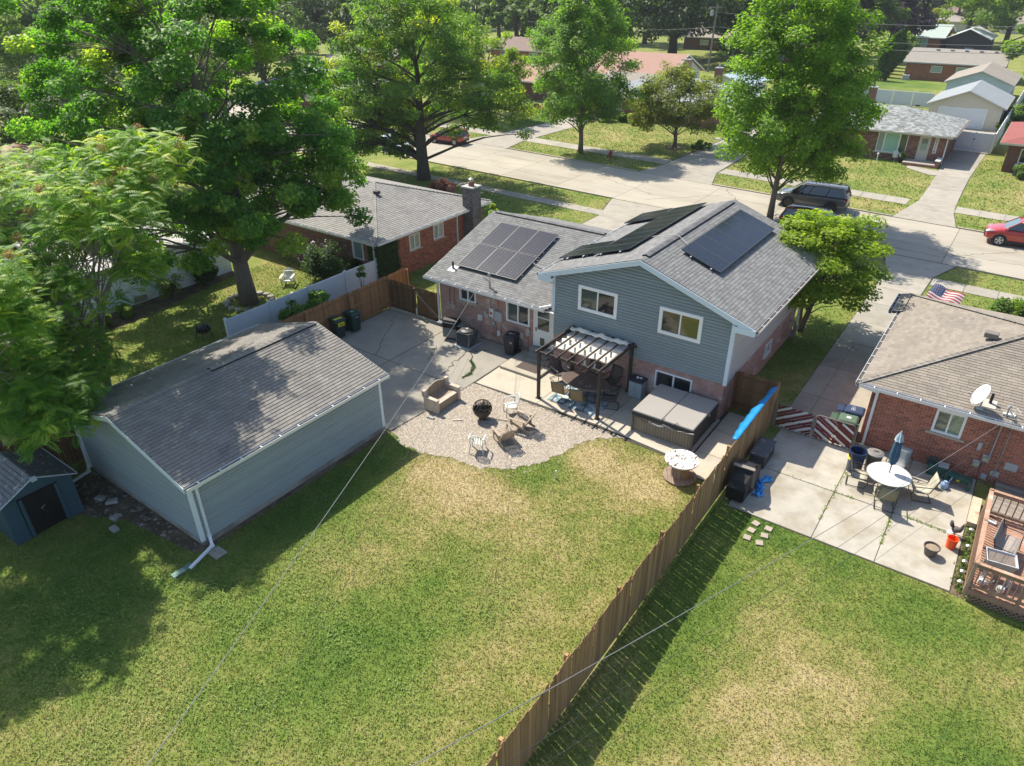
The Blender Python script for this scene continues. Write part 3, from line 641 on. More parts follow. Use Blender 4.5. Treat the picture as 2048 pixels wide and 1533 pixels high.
# roofs: lower wing
sl_ = (ZR-ZE)/(YR-24.2); sv = Vector((0, 1, sl_)); slen = sv.normalized(); Ls = hypot(YR-24.2, ZR-ZE)
slope(hs, (-22.75, 24.2, ZE), (1, 0, 0), sv, [(0, 0), (7.2, 0), (7.55, Ls*.1), (7.55, Ls), (0, Ls)], shD, nparts=150, sizes=(.5, .75, 1), seed=3)
slope(hs, (-15.2, 35.6, ZE), (-1, 0, 0), (0, -1, sl_), [(0, 0), (7.55, 0), (7.55, Ls), (0, Ls)], shD, seed=4, sizes=(.6, 1, 1.3))
# roofs: upper block, overhang .3
s2 = (6.03-4.32)/(XR+6.38); Lr = hypot(XR+6.38, 1.71)
slope(hs, (-6.38, 23.95, 4.32), (0, 1, 0), (-1, 0, abs(s2)), [(0, 0), (10.1, 0), (10.1, Lr), (0, Lr)], shD, nparts=150, sizes=(.8, 1), seed=5, sw=.25)
Ll = hypot(XR+15.8, 1.58)
slope(hs, (-15.8, 34.05, 4.46), (0, -1, 0), (1, 0, 1.57/(XR+15.8)), [(0, 0), (10.1, 0), (10.1, Ll), (0, Ll)], shD, seed=6, sizes=(.6, .9, 1.3))
# ridge vents
rv = M('ridge shingle', (.14, .14, .145), .9, .1, 4, rnd=.2, bump=.4, bscale=120)
def ridge(parent, a, b, d1, d2, n, mat, w_=.16, lift=.05, name='ridge_cap', vent=True):
    a, b = Vector(a), Vector(b); d1, d2 = Vector(d1).normalized(), Vector(d2).normalized(); base = MB(); Z = Vector((0, 0, lift))
    if vent: base.add([a+Z+d1*w_, a+Z, a+Z+d2*w_, b+Z+d1*w_, b+Z, b+Z+d2*w_, a+d1*w_, a+d2*w_, b+d1*w_, b+d2*w_], [(0, 1, 4, 3), (1, 2, 5, 4), (6, 0, 3, 8), (2, 7, 9, 5), (6, 7, 2, 1, 0), (3, 4, 5, 9, 8)])
    rp_ = base.build('ridge_vent', M('vent black', (.02, .02, .02), .8), parent, world=True) if vent else parent
    mm_ = MB()
    for i in range(n):
        p, q = a.lerp(b, i/n), a.lerp(b, (i+1.06)/n if i < n-1 else 1); Z1 = Vector((0, 0, lift+.020)); Z0 = Vector((0, 0, lift+.008))
        mm_.cur = rng.random(); mm_.add([p+Z1+d1*w_*.96, p+Z1, p+Z1+d2*w_*.96, q+Z0+d1*w_*.96, q+Z0, q+Z0+d2*w_*.96, p+Z0+d1*w_*.96, p+Z0+d2*w_*.96], [(0, 1, 4, 3), (1, 2, 5, 4), (0, 6, 1), (1, 7, 2)])
    return mm_.build(name, mat, rp_, world=True, rnd=True)
ridge(hs, (XR, 24.4, 6.04), (XR, 33.6, 6.04), (-1, 0, -.33), (1, 0, -.36), 44, rv)
ridge(hs, (-22.5, YR, ZR+.01), (-15.9, YR, ZR+.01), (0, -1, -.32), (0, 1, -.32), 34, rv)
# rake and fascia boards
def board(parent, a, b, h_, t_, mat, outv, name='fascia'):
    a, b, o = Vector(a), Vector(b), Vector(outv).normalized()*t_; Z = Vector((0, 0, -h_))
    return MB().add([a, b, b+Z, a+Z, a+o, b+o, b+Z+o, a+Z+o], [(0, 1, 2, 3), (7, 6, 5, 4), (0, 4, 5, 1), (1, 5, 6, 2), (2, 6, 7, 3), (3, 7, 4, 0)]).build(name, mat, parent, world=True)
for ya, o_ in ((23.95, -1), (34.05, 1)):
    board(hs, (-15.84, ya, 4.44), (XR, ya, 6.005), .22, .03, trimB, (0, o_, 0), 'rake_board'); board(hs, (XR, ya, 6.005), (-6.34, ya, 4.30), .22, .03, trimB, (0, o_, 0), 'rake_board')
MB().add([(-15.8, 23.96, 4.24), (-15.8, 24.24, 4.24), (-15.17, 24.24, 4.38), (-15.17, 23.96, 4.38)], [(0, 1, 2, 3), (3, 2, 1, 0)][:1]).build('soffit', trimB, hs, world=True)
MB().slab([(-6.4, 23.98, 4.2), (-6.4, 34.0, 4.2), (-7.2, 34.0, 4.2), (-7.2, 23.98, 4.2)], .02).build('soffit', trimB, hs, world=True)
MB().slab([(-15.2, 23.98, 4.3), (-15.2, 34.0, 4.3), (-15.8, 34.0, 4.3), (-15.8, 23.98, 4.3)], .02).build('soffit', trimB, hs, world=True)
MB().box(-15.83, -15.18, 23.90, 23.925, 4.14, 4.42).build('eave_return', trimB, hs, world=True); MB().box(-7.2, -6.36, 23.90, 23.925, 4.06, 4.30).build('eave_return', trimB, hs, world=True)
gutter(hs, (-6.35, 34.05, 4.28), (-6.35, 23.95, 4.28), (1, 0, 0)); gutter(hs, (-15.83, 23.95, 4.42), (-15.83, 34.05, 4.42), (-1, 0, 0))
gutter(hs, (-22.75, 24.17, 2.70), (-15.62, 24.17, 2.70), (0, -1, 0))
board(hs, (-22.78, 24.19, 2.68), (-22.78, 29.9, 4.5), .16, .025, white, (-1, 0, 0), 'rake_board')
MB().slab([(-22.7, 24.2, 2.6), (-15.2, 24.2, 2.6), (-15.2, 24.6, 2.6), (-22.7, 24.6, 2.6)], .02).build('soffit', white, hs, world=True)
downspout(hs, [(-22.45, 24.12, 2.6), (-22.2, 24.5, 2.35), (-22.2, 24.5, .1)])
downspout(hs, [(-15.75, 24.0, 4.3), (-15.2, 24.15, 4.0), (-15.24, 24.15, 3.0), (-15.75, 23.9, 2.85)])
downspout(hs, [(-7.1, 33.7, 4.2), (-7.1, 33.72, 3.6), (-7.1, 33.72, .2)])
# solar panels
solM = bpy.data.materials.new('solar glass'); solM.use_nodes = True; _t = solM.node_tree; _b = _t.nodes['Principled BSDF']
_b.inputs['Base Color'].default_value = (.012, .014, .02, 1); _b.inputs['Roughness'].default_value = .13; _b.inputs['Specular IOR Level'].default_value = .5
cellM = M('solar busbar', (.030, .034, .042), .35, 0, 1); alF = M('panel frame', (.06, .065, .07), .4, .02, 1); alE = M('panel rail', (.55, .56, .57), .35, .03, 1)
def solar(parent, p0, u, s, W_, L_, nx=6, ny=12, label=None):
    p0, u, s = Vector(p0), Vector(u).normalized(), Vector(s).normalized(); n = u.cross(s).normalized(); n = -n if n.z < 0 else n
    M3 = Matrix((u, s, n)).transposed(); P = lambda a, b, c=0: p0+u*a+s*b+n*c
    m = MB()
    for a0, a1, b0, b1 in ((0, .025, 0, L_), (W_-.025, W_, 0, L_), (.025, W_-.025, 0, .025), (.025, W_-.025, L_-.025, L_)): m.obox(P((a0+a1)/2, (b0+b1)/2), a1-a0, b1-b0, .04, M3)
    f = m.build('solar_panel', alF, parent, world=True)
    MB().obox(P(W_/2, L_/2, .006), W_-.05, L_-.05, .02, M3).build('pane', solM, f, world=True)
    m = MB()
    for i in range(1, nx): m.obox(P(.025+(W_-.05)*i/nx, L_/2, .017), .006, L_-.06, .002, M3)
    for i in range(1, ny): m.obox(P(W_/2, .025+(L_-.05)*i/ny, .0172), W_-.06, .006, .0018, M3)
    m.build('cell_lines', cellM, f, world=True)
    return f
def rail(parent, a, b, lift, n=4):
    a, b = Vector(a), Vector(b); m = MB(); m.bar(a, b, .04, .04)
    for i in range(n): p = a.lerp(b, (i+.5)/n); m.obox(p-Vector((0, 0, lift/2)), .05, .05, lift)
    m.build('panel_rail', alE, parent, world=True)
sN = Vector((0, 1, sl_)).normalized(); zL = lambda y: ZE+(y-24.2)*sl_
for i in range(3):
    for j in range(2): solar(hs, (-21.5+i*1.19, 25.22+j*1.86, zL(25.22+j*1.86)+.15), (1, 0, 0), sN, 1.17, 1.93 if j else 1.90)
for y in (25.7, 26.7, 27.09, 27.5, 28.5): rail(hs, (-21.55, y, zL(y)+.10), (-17.9, y, zL(y)+.10), .1)
zR_ = lambda x: 4.32+(-6.38-x)*abs(s2); uR = Vector((-1, 0, abs(s2))).normalized()
for i in range(6): solar(hs, (-8.72, 26.2+i*1.115, zR_(-8.72)+.15), (0, 1, 0), uR, 1.10, 1.84)
for x in (-9.1, -10.0): rail(hs, (x, 26.1, zR_(x)+.1), (x, 33.0, zR_(x)+.1), .1, 6)
s3 = 1.57/(XR+15.8); zU = lambda x: 4.46+(x+15.8)*s3; uL = Vector((1, 0, s3)).normalized()
for i in range(8): solar(hs, (-14.1, 33.75-i*1.03, zU(-14.1)+.15), (0, -1, 0), uL, 1.02, 1.75)
for y in (27.7, 26.68, 33.9, 32.87): solar(hs, (-15.9, y, zU(-15.9)+.15), (0, -1, 0), uL, 1.02, 1.75)
for x in (-15.4, -14.6, -13.7, -12.8): rail(hs, (x, 25.5 if x < -14.4 else 25.4, zU(x)+.1), (x, 27.8 if x < -14.4 else 33.9, zU(x)+.1), .1, 3)
m = MB(); cnd = M('conduit', (.42, .40, .38), .5)
m.tube([(-17.9, 26.6, zL(26.6)+.12), (-16.7, 26.5, zL(26.5)+.08), (-16.0, 26.4, zL(26.4)+.1)], .018); m.tube([(-12.4, 27.6, zU(-12.4)+.1), (XR-.1, 27.2, 6.12), (XR+.1, 27.2, 6.12), (-10.5, 27.0, zR_(-10.5)+.1)], .018); m.build('conduit', cnd, hs, world=True)
# roof vent pipe, service mast, flashing
MB().lathe([(.05, 0), (.05, .36)], 10, (-21.65, 25.1, zL(25.1))).build('vent_pipe', M('black pipe', (.015, .015, .015), .5), hs, world=True)
MB().slab([(-21.85, 24.85, zL(24.85)+.03), (-21.4, 24.85, zL(24.85)+.03), (-21.4, 25.3, zL(25.3)+.03), (-21.85, 25.3, zL(25.3)+.03)], .01).build('flashing', M('lead flashing', (.35, .37, .40), .5), hs, world=True)
m = MB(); m.tube([(-18.95, 24.5, 1.9), (-18.95, 24.5, 3.45)], .03); m.lathe([(.03, 0), (.075, .02), (.06, .14), (0.01, .18)], 10, (-18.95, 24.5, 3.42))
for a in range(3): m.tube([(-18.95, 24.45, 3.42), (-18.9+.08*a, 24.3, 3.25), (-18.95+.1*a, 24.15, 3.38), (-18.98, 24.1, 3.5)], .012)
m.build('service_mast', M('galvanised pipe', (.35, .35, .35), .45, .1, 5, metal=.3), hs, world=True)
# fittings on the pink brick wall
boxG = M('meter box grey', (.36, .37, .37), .5, .06, 5); boxW = M('box white', (.62, .62, .60), .5, .05, 5)
def wbox(parent, x0, x1, z0, z1, y, d, mat, name, label=None): return MB().box(x0, x1, y-d, y-.013, z0, z1).build(name, mat, parent, world=True, bevel=.01, label=label)
wbox(hs, -18.66, -18.24, 1.25, 1.74, wy, .16, boxG, 'meter_box'); b_ = wbox(hs, -18.98, -18.74, 1.36, 1.80, wy, .14, boxW, 'breaker_box')
MB().box(-18.92, -18.8, wy-.145, wy-.141, 1.50, 1.64).build('warning_label', M('red label', (.55, .03, .03), .5), b_, world=True)
wbox(hs, -19.28, -19.06, 1.22, 1.48, wy, .12, boxG, 'meter_box'); MB().lathe([(.09, 0), (.09, .06), (.05, .09)], 14, (-19.17, wy-.2, 1.56)).build('meter_dial', glassB, hs, world=True)
wbox(hs, -19.72, -19.48, .98, 1.27, wy, .12, boxW, 'junction_box'); wbox(hs, -18.85, -18.72, .92, 1.12, wy, .1, boxG, 'junction_box'); wbox(hs, -18.56, -18.40, .45, .72, wy, .10, boxW, 'junction_box'); wbox(hs, -16.86, -16.66, .95, 1.28, wy, .12, boxG, 'junction_box')
wbox(hs, -21.42, -21.16, 1.15, 1.4, wy, .1, M('cable box', (.40, .33, .30), .6), 'junction_box')
m = MB()
for x, z0, z1 in ((-18.95, 1.75, 3.3), (-18.5, 1.72, 2.6), (-18.78, .5, .95), (-18.66, .5, 1.25), (-21.5, 1.35, 2.6), (-21.2, 1.35, 2.6), (-18.35, .6, 1.25), (-16.76, .3, .95)): m.tube([(x, wy-.035, z0), (x, wy-.035, z1)], .014, 5)
m.tube([(-18.66, wy-.04, .5), (-18.75, wy-.05, .3), (-18.82, wy-.04, .5)], .012, 5); m.build('conduit', M('brown conduit', (.22, .12, .10), .7), hs, world=True)
# hose reel
hr = MB().box(-17.36, -17.05, wy-.10, wy-.013, .62, .98).build('hose_hanger', M('hose hanger', (.50, .45, .36), .6), hs, world=True, bevel=.06, seg=2)
m = MB()
for k in range(5):
    a_ = .13+.015*k; m.tube([(-17.2+a_*sin(t)*1.0, wy-.12-.02*k, .60+.28*cos(t)*(1 if cos(t) < 0 else .6)-.06) for t in [i*2*pi/18 for i in range(19)]], .014, 5, caps=False)
m.build('garden_hose', M('green hose', (.01, .12, .07), .5), hr, world=True)
# white downpipe stubs and side meter
m = MB(); m.bar((-12.9, 24.05, 1.0), (-12.9, 24.05, .6), .08).bar((-12.9, 24.05, .6), (-12.7, 23.95, .5), .08).bar((-13.4, 24.05, 1.1), (-13.4, 24.05, .5), .08); m.build('downspout', alu, hs, world=True)
gmr = MB(); gmr.lathe([(.1, 0), (.12, .05), (.12, .25), (.08, .3)], 10, (-6.85, 32.6, .75)).box(-7.0, -6.8, 32.45, 32.75, .5, .75).tube([(-7.2, 32.6, 1.2), (-6.9, 32.6, 1.2), (-6.9, 32.6, .7)], .03).tube([(-6.9, 32.7, .6), (-6.9, 32.9, .55), (-6.9, 32.9, 0)], .03); gmr.build('gas_meter', M('meter steel', (.20, .21, .22), .5, .1, 5, metal=.2), hs, world=True)
# ================================================================ GARAGE
gr = thing('garage', 'detached grey sided garage with a wide brown grey shingle roof half in tree shade', 'garage', (-21, 12, 0))
GX0, GX1, GY0, GY1, GR, GE, GP = -24.5, -17.73, 7.93, 15.88, -21.1, 2.5, 3.64
fnd = M('foundation concrete', (.33, .31, .27), .95, .15, 3, bump=.4, col2=(.2, .18, .15))
MB().box(GX0-.02, GX1+.03, GY0-.03, GY1+.02, 0, .22).build('foundation', fnd, gr, world=True)
gt = lambda a: GE+(GP-GE)*(1-abs(a+GX0-GR)/((GR-GX0) if a+GX0 < GR else (GX1-GR)))
siding(gr, (GX0, GY0, 0), (1, 0, 0), (0, -1, 0), GX1-GX0, .22, GP, [], sideGa, gt, ex=.127, name='wall')
siding(gr, (GX1, GY0, 0), (0, 1, 0), (1, 0, 0), GY1-GY0, .22, GE, [], sideGa, ex=.127, name='wall')
siding(gr, (GX0, GY1, 0), (0, -1, 0), (-1, 0, 0), GY1-GY0, .22, GE, [], sideGa, ex=.23, name='wall')
siding(gr, (GX1, GY1, 0), (-1, 0, 0), (0, 1, 0), GX1-GX0, .22, GP, [], sideGa, lambda a: gt(GX1-GX0-a), ex=.23, name='wall')
trimG = M('garage trim', (.62, .68, .70), .5, .05, 1)
for x, y, s in ((GX1+.055, GY0-.055, 1), (GX0-.055, GY0-.055, -1), (GX1+.055, GY1+.055, 1)):
    MB().box(min(x, x-s*.11), max(x, x-s*.11)+.001, y-.012, y+.012, .2, GE+.02).box(x-.014*s-.012, x-.014*s+.012, y, y+(.11 if y < 10 else -.11), .2, GE).build('corner_board', trimG, gr, world=True)
gs = (3.74-2.60)/(GR+17.42); Lg = hypot(GR+17.42, 1.14)
slope(gr, (-17.42, 7.66, 2.60), (0, 1, 0), (-1, 0, abs(gs)), [(0, 0), (8.42, 0), (8.42, Lg), (0, Lg)], shG, nparts=300, seed=11, sw=.32, ex=.145, th=.024)
Lg2 = hypot(GR+24.85, 1.12)
slope(gr, (-24.85, 16.08, 2.62), (0, -1, 0), (1, 0, 1.12/(GR+24.85)), [(0, 0), (8.42, 0), (8.42, Lg2), (0, Lg2)], shG, seed=12, sw=.33, th=.024)
ridge(gr, (GR, 11.3, 3.75), (GR, 15.95, 3.75), (-1, 0, -.30), (1, 0, -.31), 20, shG); ridge(gr, (GR, 7.68, 3.745), (GR, 11.3, 3.745), (-1, 0, -.30), (1, 0, -.31), 16, shG, lift=.02, vent=False)
for ya, o_ in ((7.66, -1), (16.08, 1)):
    board(gr, (-24.88, ya, 2.60), (GR, ya, 3.72), .17, .025, trimG, (0, o_, 0), 'rake_board'); board(gr, (GR, ya, 3.72), (-17.40, ya, 2.585), .17, .025, trimG, (0, o_, 0), 'rake_board')
MB().slab([(-17.45, 7.7, 2.47), (-17.45, 16.05, 2.47), (-17.75, 16.05, 2.47), (-17.75, 7.7, 2.47)], .02).build('soffit', white, gr, world=True)
gutter(gr, (-17.40, 16.08, 2.57), (-17.40, 7.66, 2.57), (1, 0, 0)); gutter(gr, (-24.88, 7.66, 2.58), (-24.88, 16.08, 2.58), (-1, 0, 0))
downspout(gr, [(-17.33, 8.1, 2.45), (-17.62, 8.1, 2.25), (-17.62, 8.1, .35), (-17.4, 8.0, .12), (-17.15, 7.05, .06)])
downspout(gr, [(-24.95, 7.85, 2.45), (-24.55, 7.85, 2.2), (-24.55, 7.80, .25), (-24.4, 7.7, .15), (-24.3, 6.95, .10)])
tag(MB().box(-17.42, -17.18, 6.55, 7.2, .004, .05).build('splash_block', M('splash green', (.10, .20, .18), .6, .1, 5), bevel=.01), 'flat green splash block in the grass under the end of the garage downspout', 'splash block')
tag(MB().box(-17.35, -16.85, 7.75, 8.15, .002, .045).build('stone_paver', conc, bevel=.01), 'pale square paver lying in grass beside the garage corner downspout', 'paver')
tag(MB().box(-20.9, -20.6, 6.55, 6.75, .01, .12).build('concrete_block', M('block', (.3, .3, .28), .9, .1, 5), bevel=.01), 'grey concrete block beside the garage foundation on bare soil', 'block')
for k, (x, y, a, w_, l_, c_) in enumerate(((-22.7, 7.2, .3, .35, .2, 'broken grey concrete chunk lying nearest the short downspout by the garage wall'), (-22.2, 7.35, .9, .4, .22, 'broken concrete slab piece leaning toward the garage foundation'), (-21.3, 7.0, .2, .28, .3, 'flat green grey stone slab in the soil strip before the garage gable'))):
    o = thing('stone_chunk', c_, 'stone', (x, y, 0), a); MB().add([(-w_/2, -l_/2, 0), (w_/2, -l_/2, 0), (w_/2.3, l_/2, 0), (-w_/2.2, l_/2.4, 0), (-w_/2.1, -l_/2.3, .10), (w_/2.2, -l_/2.5, .12), (w_/2.5, l_/2.3, .13), (-w_/2.4, l_/2.6, .09)], [(3, 2, 1, 0), (4, 5, 6, 7), (0, 1, 5, 4), (1, 2, 6, 5), (2, 3, 7, 6), (3, 0, 4, 7)]).build('stone', M('block', (.3, .3, .28), .9, .1, 5), o)
# ================================================================ SHED
shp = M('shed plastic', (.035, .075, .10), .5, .12, 2, bump=.1); shr = M('shed roof plastic', (.10, .105, .115), .6, .25, 6, bump=.3, col2=(.28, .28, .28), thr=(.58, .66), s2=4)
sd = thing('garden_shed', 'small dark blue plastic shed with black double doors and ribbed grey roof beside the garage', 'shed', (-23.5, 5.5, 0))
m = MB(); m.box(-24.45, -22.62, 6.5, 6.58, 0, 1.62); m.box(-24.45, -22.62, 4.48, 4.56, 0, 1.62); m.box(-24.5, -24.42, 4.5, 6.56, 0, 1.62)
for y0, y1 in ((4.48, 4.92), (6.14, 6.58)): m.box(-22.62, -22.54, y0, y1, 0, 1.58)
m.add([(-22.6, 4.5, 1.55), (-22.6, 6.56, 1.55), (-22.6, 5.53, 2.02), (-22.54, 4.5, 1.55), (-22.54, 6.56, 1.55), (-22.54, 5.53, 2.02)], [(0, 1, 2), (5, 4, 3), (0, 2, 5, 3), (1, 4, 5, 2), (0, 3, 4, 1)])
for y in (4.95, 6.02): m.box(-22.55, -22.50, y, y+.1, 0, 1.5)
m.build('wall', shp, sd, world=True)
dk = M('shed door black', (.006, .006, .007), .5, .1, 3)
for y0, y1 in ((4.93, 5.53), (5.535, 6.13)):
    d = MB().box(-22.60, -22.565, y0, y1, .06, 1.56).build('door', dk, sd, world=True)
    mm = MB(); [mm.box(-22.565, -22.56, y0+.05+.1*i, y0+.1+.1*i, .1, 1.45) for i in range(5)]; mm.build('door_panel', M('shed door rib', (.012, .011, .012), .5, .1, 3), d, world=True)
MB().bar((-22.53, 5.44, .9), (-22.53, 5.60, .95), .03).bar((-22.53, 5.50, .92), (-22.53, 5.50, .80), .02).build('handle', M('chrome', (.5, .5, .5), .25, 0, 1, metal=.8), sd, world=True)
m = MB()
for s, y0 in ((1, 4.36), (-1, 6.72)):
    a, b = Vector((0, y0, 1.56)), Vector((0, 5.54, 2.12)); 
    m.slab([(-24.75, a.y, a.z), (-22.42, a.y, a.z), (-22.42, b.y, b.z), (-24.75, b.y, b.z)][::s], .04, (0, -s*.4, 1))
rf_ = m.build('roof', shr, sd, world=True)
for s, y0 in ((1, 4.36), (-1, 6.72)):
    for i in range(9):
        t0 = i/9; t1 = t0+.085; P = lambda t: (y0+(5.54-y0)*t, 1.56+.56*t+.006)
        mm = MB(); a, b = P(t0), P(t1); mm.add([(-24.75, a[0], a[1]), (-22.40, a[0], a[1]), (-22.40, b[0], b[1]+.02), (-24.75, b[0], b[1]+.02), (-24.75, b[0], b[1]), (-22.40, b[0], b[1])], [(0, 1, 2, 3), (3, 2, 5, 4), (0, 3, 4), (1, 5, 2)]); mm.build('roof_slat', shr, rf_, world=True)
m = MB()
for s, y0 in ((1, 4.36), (-1, 6.72)): m.bar((-22.40, y0, 1.55), (-22.40, 5.54, 2.11), .05, .03)
m.bar((-24.75, 6.73, 1.57), (-22.4, 6.73, 1.57), .03); m.box(-22.43, -22.33, 5.46, 5.62, 2.0, 2.13); m.build('roof_edge', M('shed edge', (.42, .46, .50), .6, .1, 4), sd, world=True)
# ================================================================ FENCES
def woodm(name, c, rnd=.22, c2=None): return M(name, c, .85, .22, 3, rnd=rnd, bump=.5, bscale=22, stretch=(1, 1, .12), col2=c2, thr=(.55, .75), s2=2.5)
fw1 = woodm('fence wood', (.29, .175, .082), .24, (.175, .115, .065)); fw2 = woodm('dark fence wood', (.17, .095, .045), .22, (.10, .058, .03)); fw3 = woodm('new cedar', (.36, .17, .07), .15)
def picket_mesh(w_, h, t=.018, ear=.035):
    P = [(-w_/2, 0), (w_/2, 0), (w_/2, h-ear), (w_/2-ear, h), (-w_/2+ear, h), (-w_/2, h-ear)]
    m = MB(); m.add([(x, -t/2, z) for x, z in P]+[(x, t/2, z) for x, z in P], [(0, 1, 2, 3, 4, 5), (11, 10, 9, 8, 7, 6)]+[((i+1) % 6, i, i+6, (i+1) % 6+6) for i in range(6)]); return m
def wood_fence(root, a, b, h, mat, side, pw=.142, postev=2.44, seed=1, hv=.015, z0=.03, rails=(.3, .95, 1.55), lean=.006, posts=True, gap=.006, base=None, pname='picket'):
    """pickets stand on the +side of the rails; a, b ground points"""
    a = Vector((*a, 0)); b = Vector((*b, 0)); L = (b-a).length; d = (b-a)/L; n = Vector((-d.y, d.x, 0))*side; r = random.Random(seed); o = off(root); ang = atan2(d.y, d.x)
    me = picket_mesh(pw-gap, h).mesh(pname, mat); k = int(L/pw)
    for i in range(k):
        p = a+d*((i+.5)*L/k)+n*.03; ob = link(pname, me, root, Vector((p.x, p.y, z0+r.uniform(-hv, hv)+.02*sin(i*.13+seed)))-o); ob.rotation_euler = (r.uniform(-lean, lean), r.uniform(-lean, lean), ang+r.uniform(-.02, .02))
    for z in rails: MB().bar(a+Vector((0, 0, z))-n*.02, b+Vector((0, 0, z))-n*.02, .09, .038, (0, 0, 1)).build('rail', mat, root, world=True) if False else MB().obox((a+b)/2+Vector((0, 0, z))-n*.005, L, .038, .09, Matrix((d, n, Vector((0, 0, 1)))).transposed()).build('rail', mat, root, world=True)
    if posts:
        q = max(1, round(L/postev))
        for i in range(q+1):
            p = a+d*(L*i/q)-n*.075; MB().obox((p.x, p.y, (h-.02)/2), .09, .09, h-.02, rotz(ang)).build('post', mat, root, world=True)
    if base: MB().obox((a+b)/2+Vector((0, 0, .05))+n*.03, L, .03, .12, Matrix((d, n, Vector((0, 0, 1)))).transposed()).build('kick_board', base, root, world=True)
f = thing('wooden_fence', 'long tall brown wooden picket fence running between the two lawns', 'fence', (-5.45, 15, 0))
wood_fence(f, (-5.45, 25.3), (-5.45, 4.6), 1.80, fw1, 1, seed=2, hv=.012, lean=.012, gap=.011)
f = thing('wooden_fence', 'short dark wooden picket fence panel between the house corner and the striped gate', 'fence', (-6.3, 25.3, 0))
wood_fence(f, (-7.12, 25.30), (-5.5, 25.30), 1.78, fw2, 1, seed=3, rails=(.35, 1.0, 1.6))
f = thing('wooden_fence', 'dark brown wooden picket fence behind the two green bins at the patio edge', 'fence', (-25.7, 14, 0))
wood_fence(f, (-25.35, 2.0), (-25.45, 8.2), 1.80, fw2, 1, seed=4, rails=(.4, 1.05, 1.6), lean=.02, gap=.012)
wood_fence(f, (-25.45, 8.2), (-25.85, 16.2), 1.80, fw2, 1, seed=5); wfm = woodm('patio fence wood', (.30, .155, .065), .24, (.17, .09, .045)); wood_fence(f, (-25.86, 16.3), (-25.86, 24.6), 1.80, wfm, 1, seed=6, rails=(.35, 1.0, 1.62))
f = thing('wooden_fence', 'short orange new wooden fence panel behind the patio corner', 'fence', (-25.8, 25.5, 0)); wood_fence(f, (-25.9, 24.75), (-25.9, 26.1), 1.78, fw3, 1, seed=7)
f = thing('wooden_gate', 'dark wooden double gate with diagonal brace across the passage left of the house', 'gate', (-24, 24.62, 0))
wood_fence(f, (-25.75, 24.68), (-23.95, 24.68), 1.62, fw2, 1, seed=8, rails=(.3, 1.35), posts=True, postev=1.8); wood_fence(f, (-23.88, 24.68), (-22.30, 24.68), 1.62, fw2, 1, seed=9, rails=(.3, 1.35), posts=False)
bar_part('brace', f, (-23.85, 24.63, 1.32), (-22.35, 24.63, .32), .09, .03, woodm('brace wood', (.30, .25, .17)), (0, 1, 0)); bar_part('brace', f, (-25.6, 24.63, 1.30), (-24.1, 24.63, .32), .09, .03, fw2, (0, 1, 0))
MB().box(-23.93, -23.86, 24.58, 24.64, .15, .5).build('latch', white, f, world=True); MB().box(-25.7, -22.2, 24.50, 24.60, .03, .13).build('threshold', woodm('sill timber', (.38, .34, .26)), f, world=True)
# white vinyl fence on the left
f = thing('vinyl_fence', 'white vinyl privacy fence of vertical boards behind the wooden fence and garage', 'fence', (-28.72, 22, 0)); o = off(f)
ys_ = [16.75, 19.25, 21.72, 24.25, 26.6]; sm = MB().box(-.012, .012, -.075, .075, 0, 1.36).mesh('slat', whitev)
for y in ys_: m = MB().box(-28.79, -28.66, y-.065, y+.065, 0, 1.58); m.add([(-28.80, y-.075, 1.58), (-28.65, y-.075, 1.58), (-28.65, y+.075, 1.58), (-28.80, y+.075, 1.58), (-28.725, y, 1.66)], [(0, 1, 4), (1, 2, 4), (2, 3, 4), (3, 0, 4)]); m.build('post', whitev, f, world=True)
for a, b in zip(ys_[:-1], ys_[1:]):
    for z in (.08, 1.44): MB().box(-28.76, -28.69, a+.065, b-.065, z, z+.09).build('rail', whitev, f, world=True)
    k = 15
    for i in range(k): ob = link('slat', sm, f, Vector((-28.725, a+.065+(b-a-.13)*(i+.5)/k, .12))-o); ob.scale = (1, (b-a-.13)/k/.154, 1)
# ================================================================ RIGHT HOUSE
rh = thing('house', 'low red brick ranch house with worn brown hip roof carrying a satellite dish', 'house', (2, 28, 0))
hw = (-.17+2.3, .76+2.3, 1.40, 2.33)
brickN = M('deep red brick', (.34, .12, .075), .85, .16, 5, rnd=.30, bump=.3, bscale=80)
mortN = M('pale mortar', (.55, .46, .37), .95, .15, 5)
bricks(rh, (-2.3, 25.73, 0), (1, 0, 0), (0, -1, 0), 12, 2.62, [hw], brickN, 300, seed=21, mm=mortN)
bricks(rh, (-2.3, 35, 0), (0, -1, 0), (-1, 0, 0), 9.27, 2.62, [], brickN, 0, seed=22, mm=mortN, bw=.3, bh=.1)
window(rh, (-2.3, 25.73, 0), (1, 0, 0), (0, -1, 0), *hw, gl=(glass('window green', (.13, .15, .11)), glass('window green 2', (.20, .27, .17))), fr=.08, sill=.14, proud=.03)
sR = .30; Lh = hypot(4.9, 1.47)
slope(rh, (-2.72, 25.38, 2.70), (1, 0, 0), (0, 1, sR), [(0, 0), (12, 0), (12, Lh), (4.9, Lh)], shN, nparts=150, seed=23, sw=.32, ex=.14, th=.02)
slope(rh, (-2.72, 35.2, 2.70), (0, -1, 0), (1, 0, sR), [(0, 0), (9.82, 0), (4.91, Lh)], shN, nparts=150, seed=24, sw=.32, ex=.14, th=.02)
slope(rh, (9.3, 35.2, 2.70), (-1, 0, 0), (0, -1, sR), [(0, 0), (12, 0), (7.1, Lh), (0, Lh)], shN, seed=25, sw=.6, ex=.2)
slope(rh, (-3.08, 35.2, 2.66), (0, -1, 0), (1, 0, sR), [(0, 0), (2.4, 0), (2.4, .40), (0, .40)], shN, seed=26)
hb = M('hip cap', (.20, .18, .155), .9, .1, 4, rnd=.2, bump=.4)
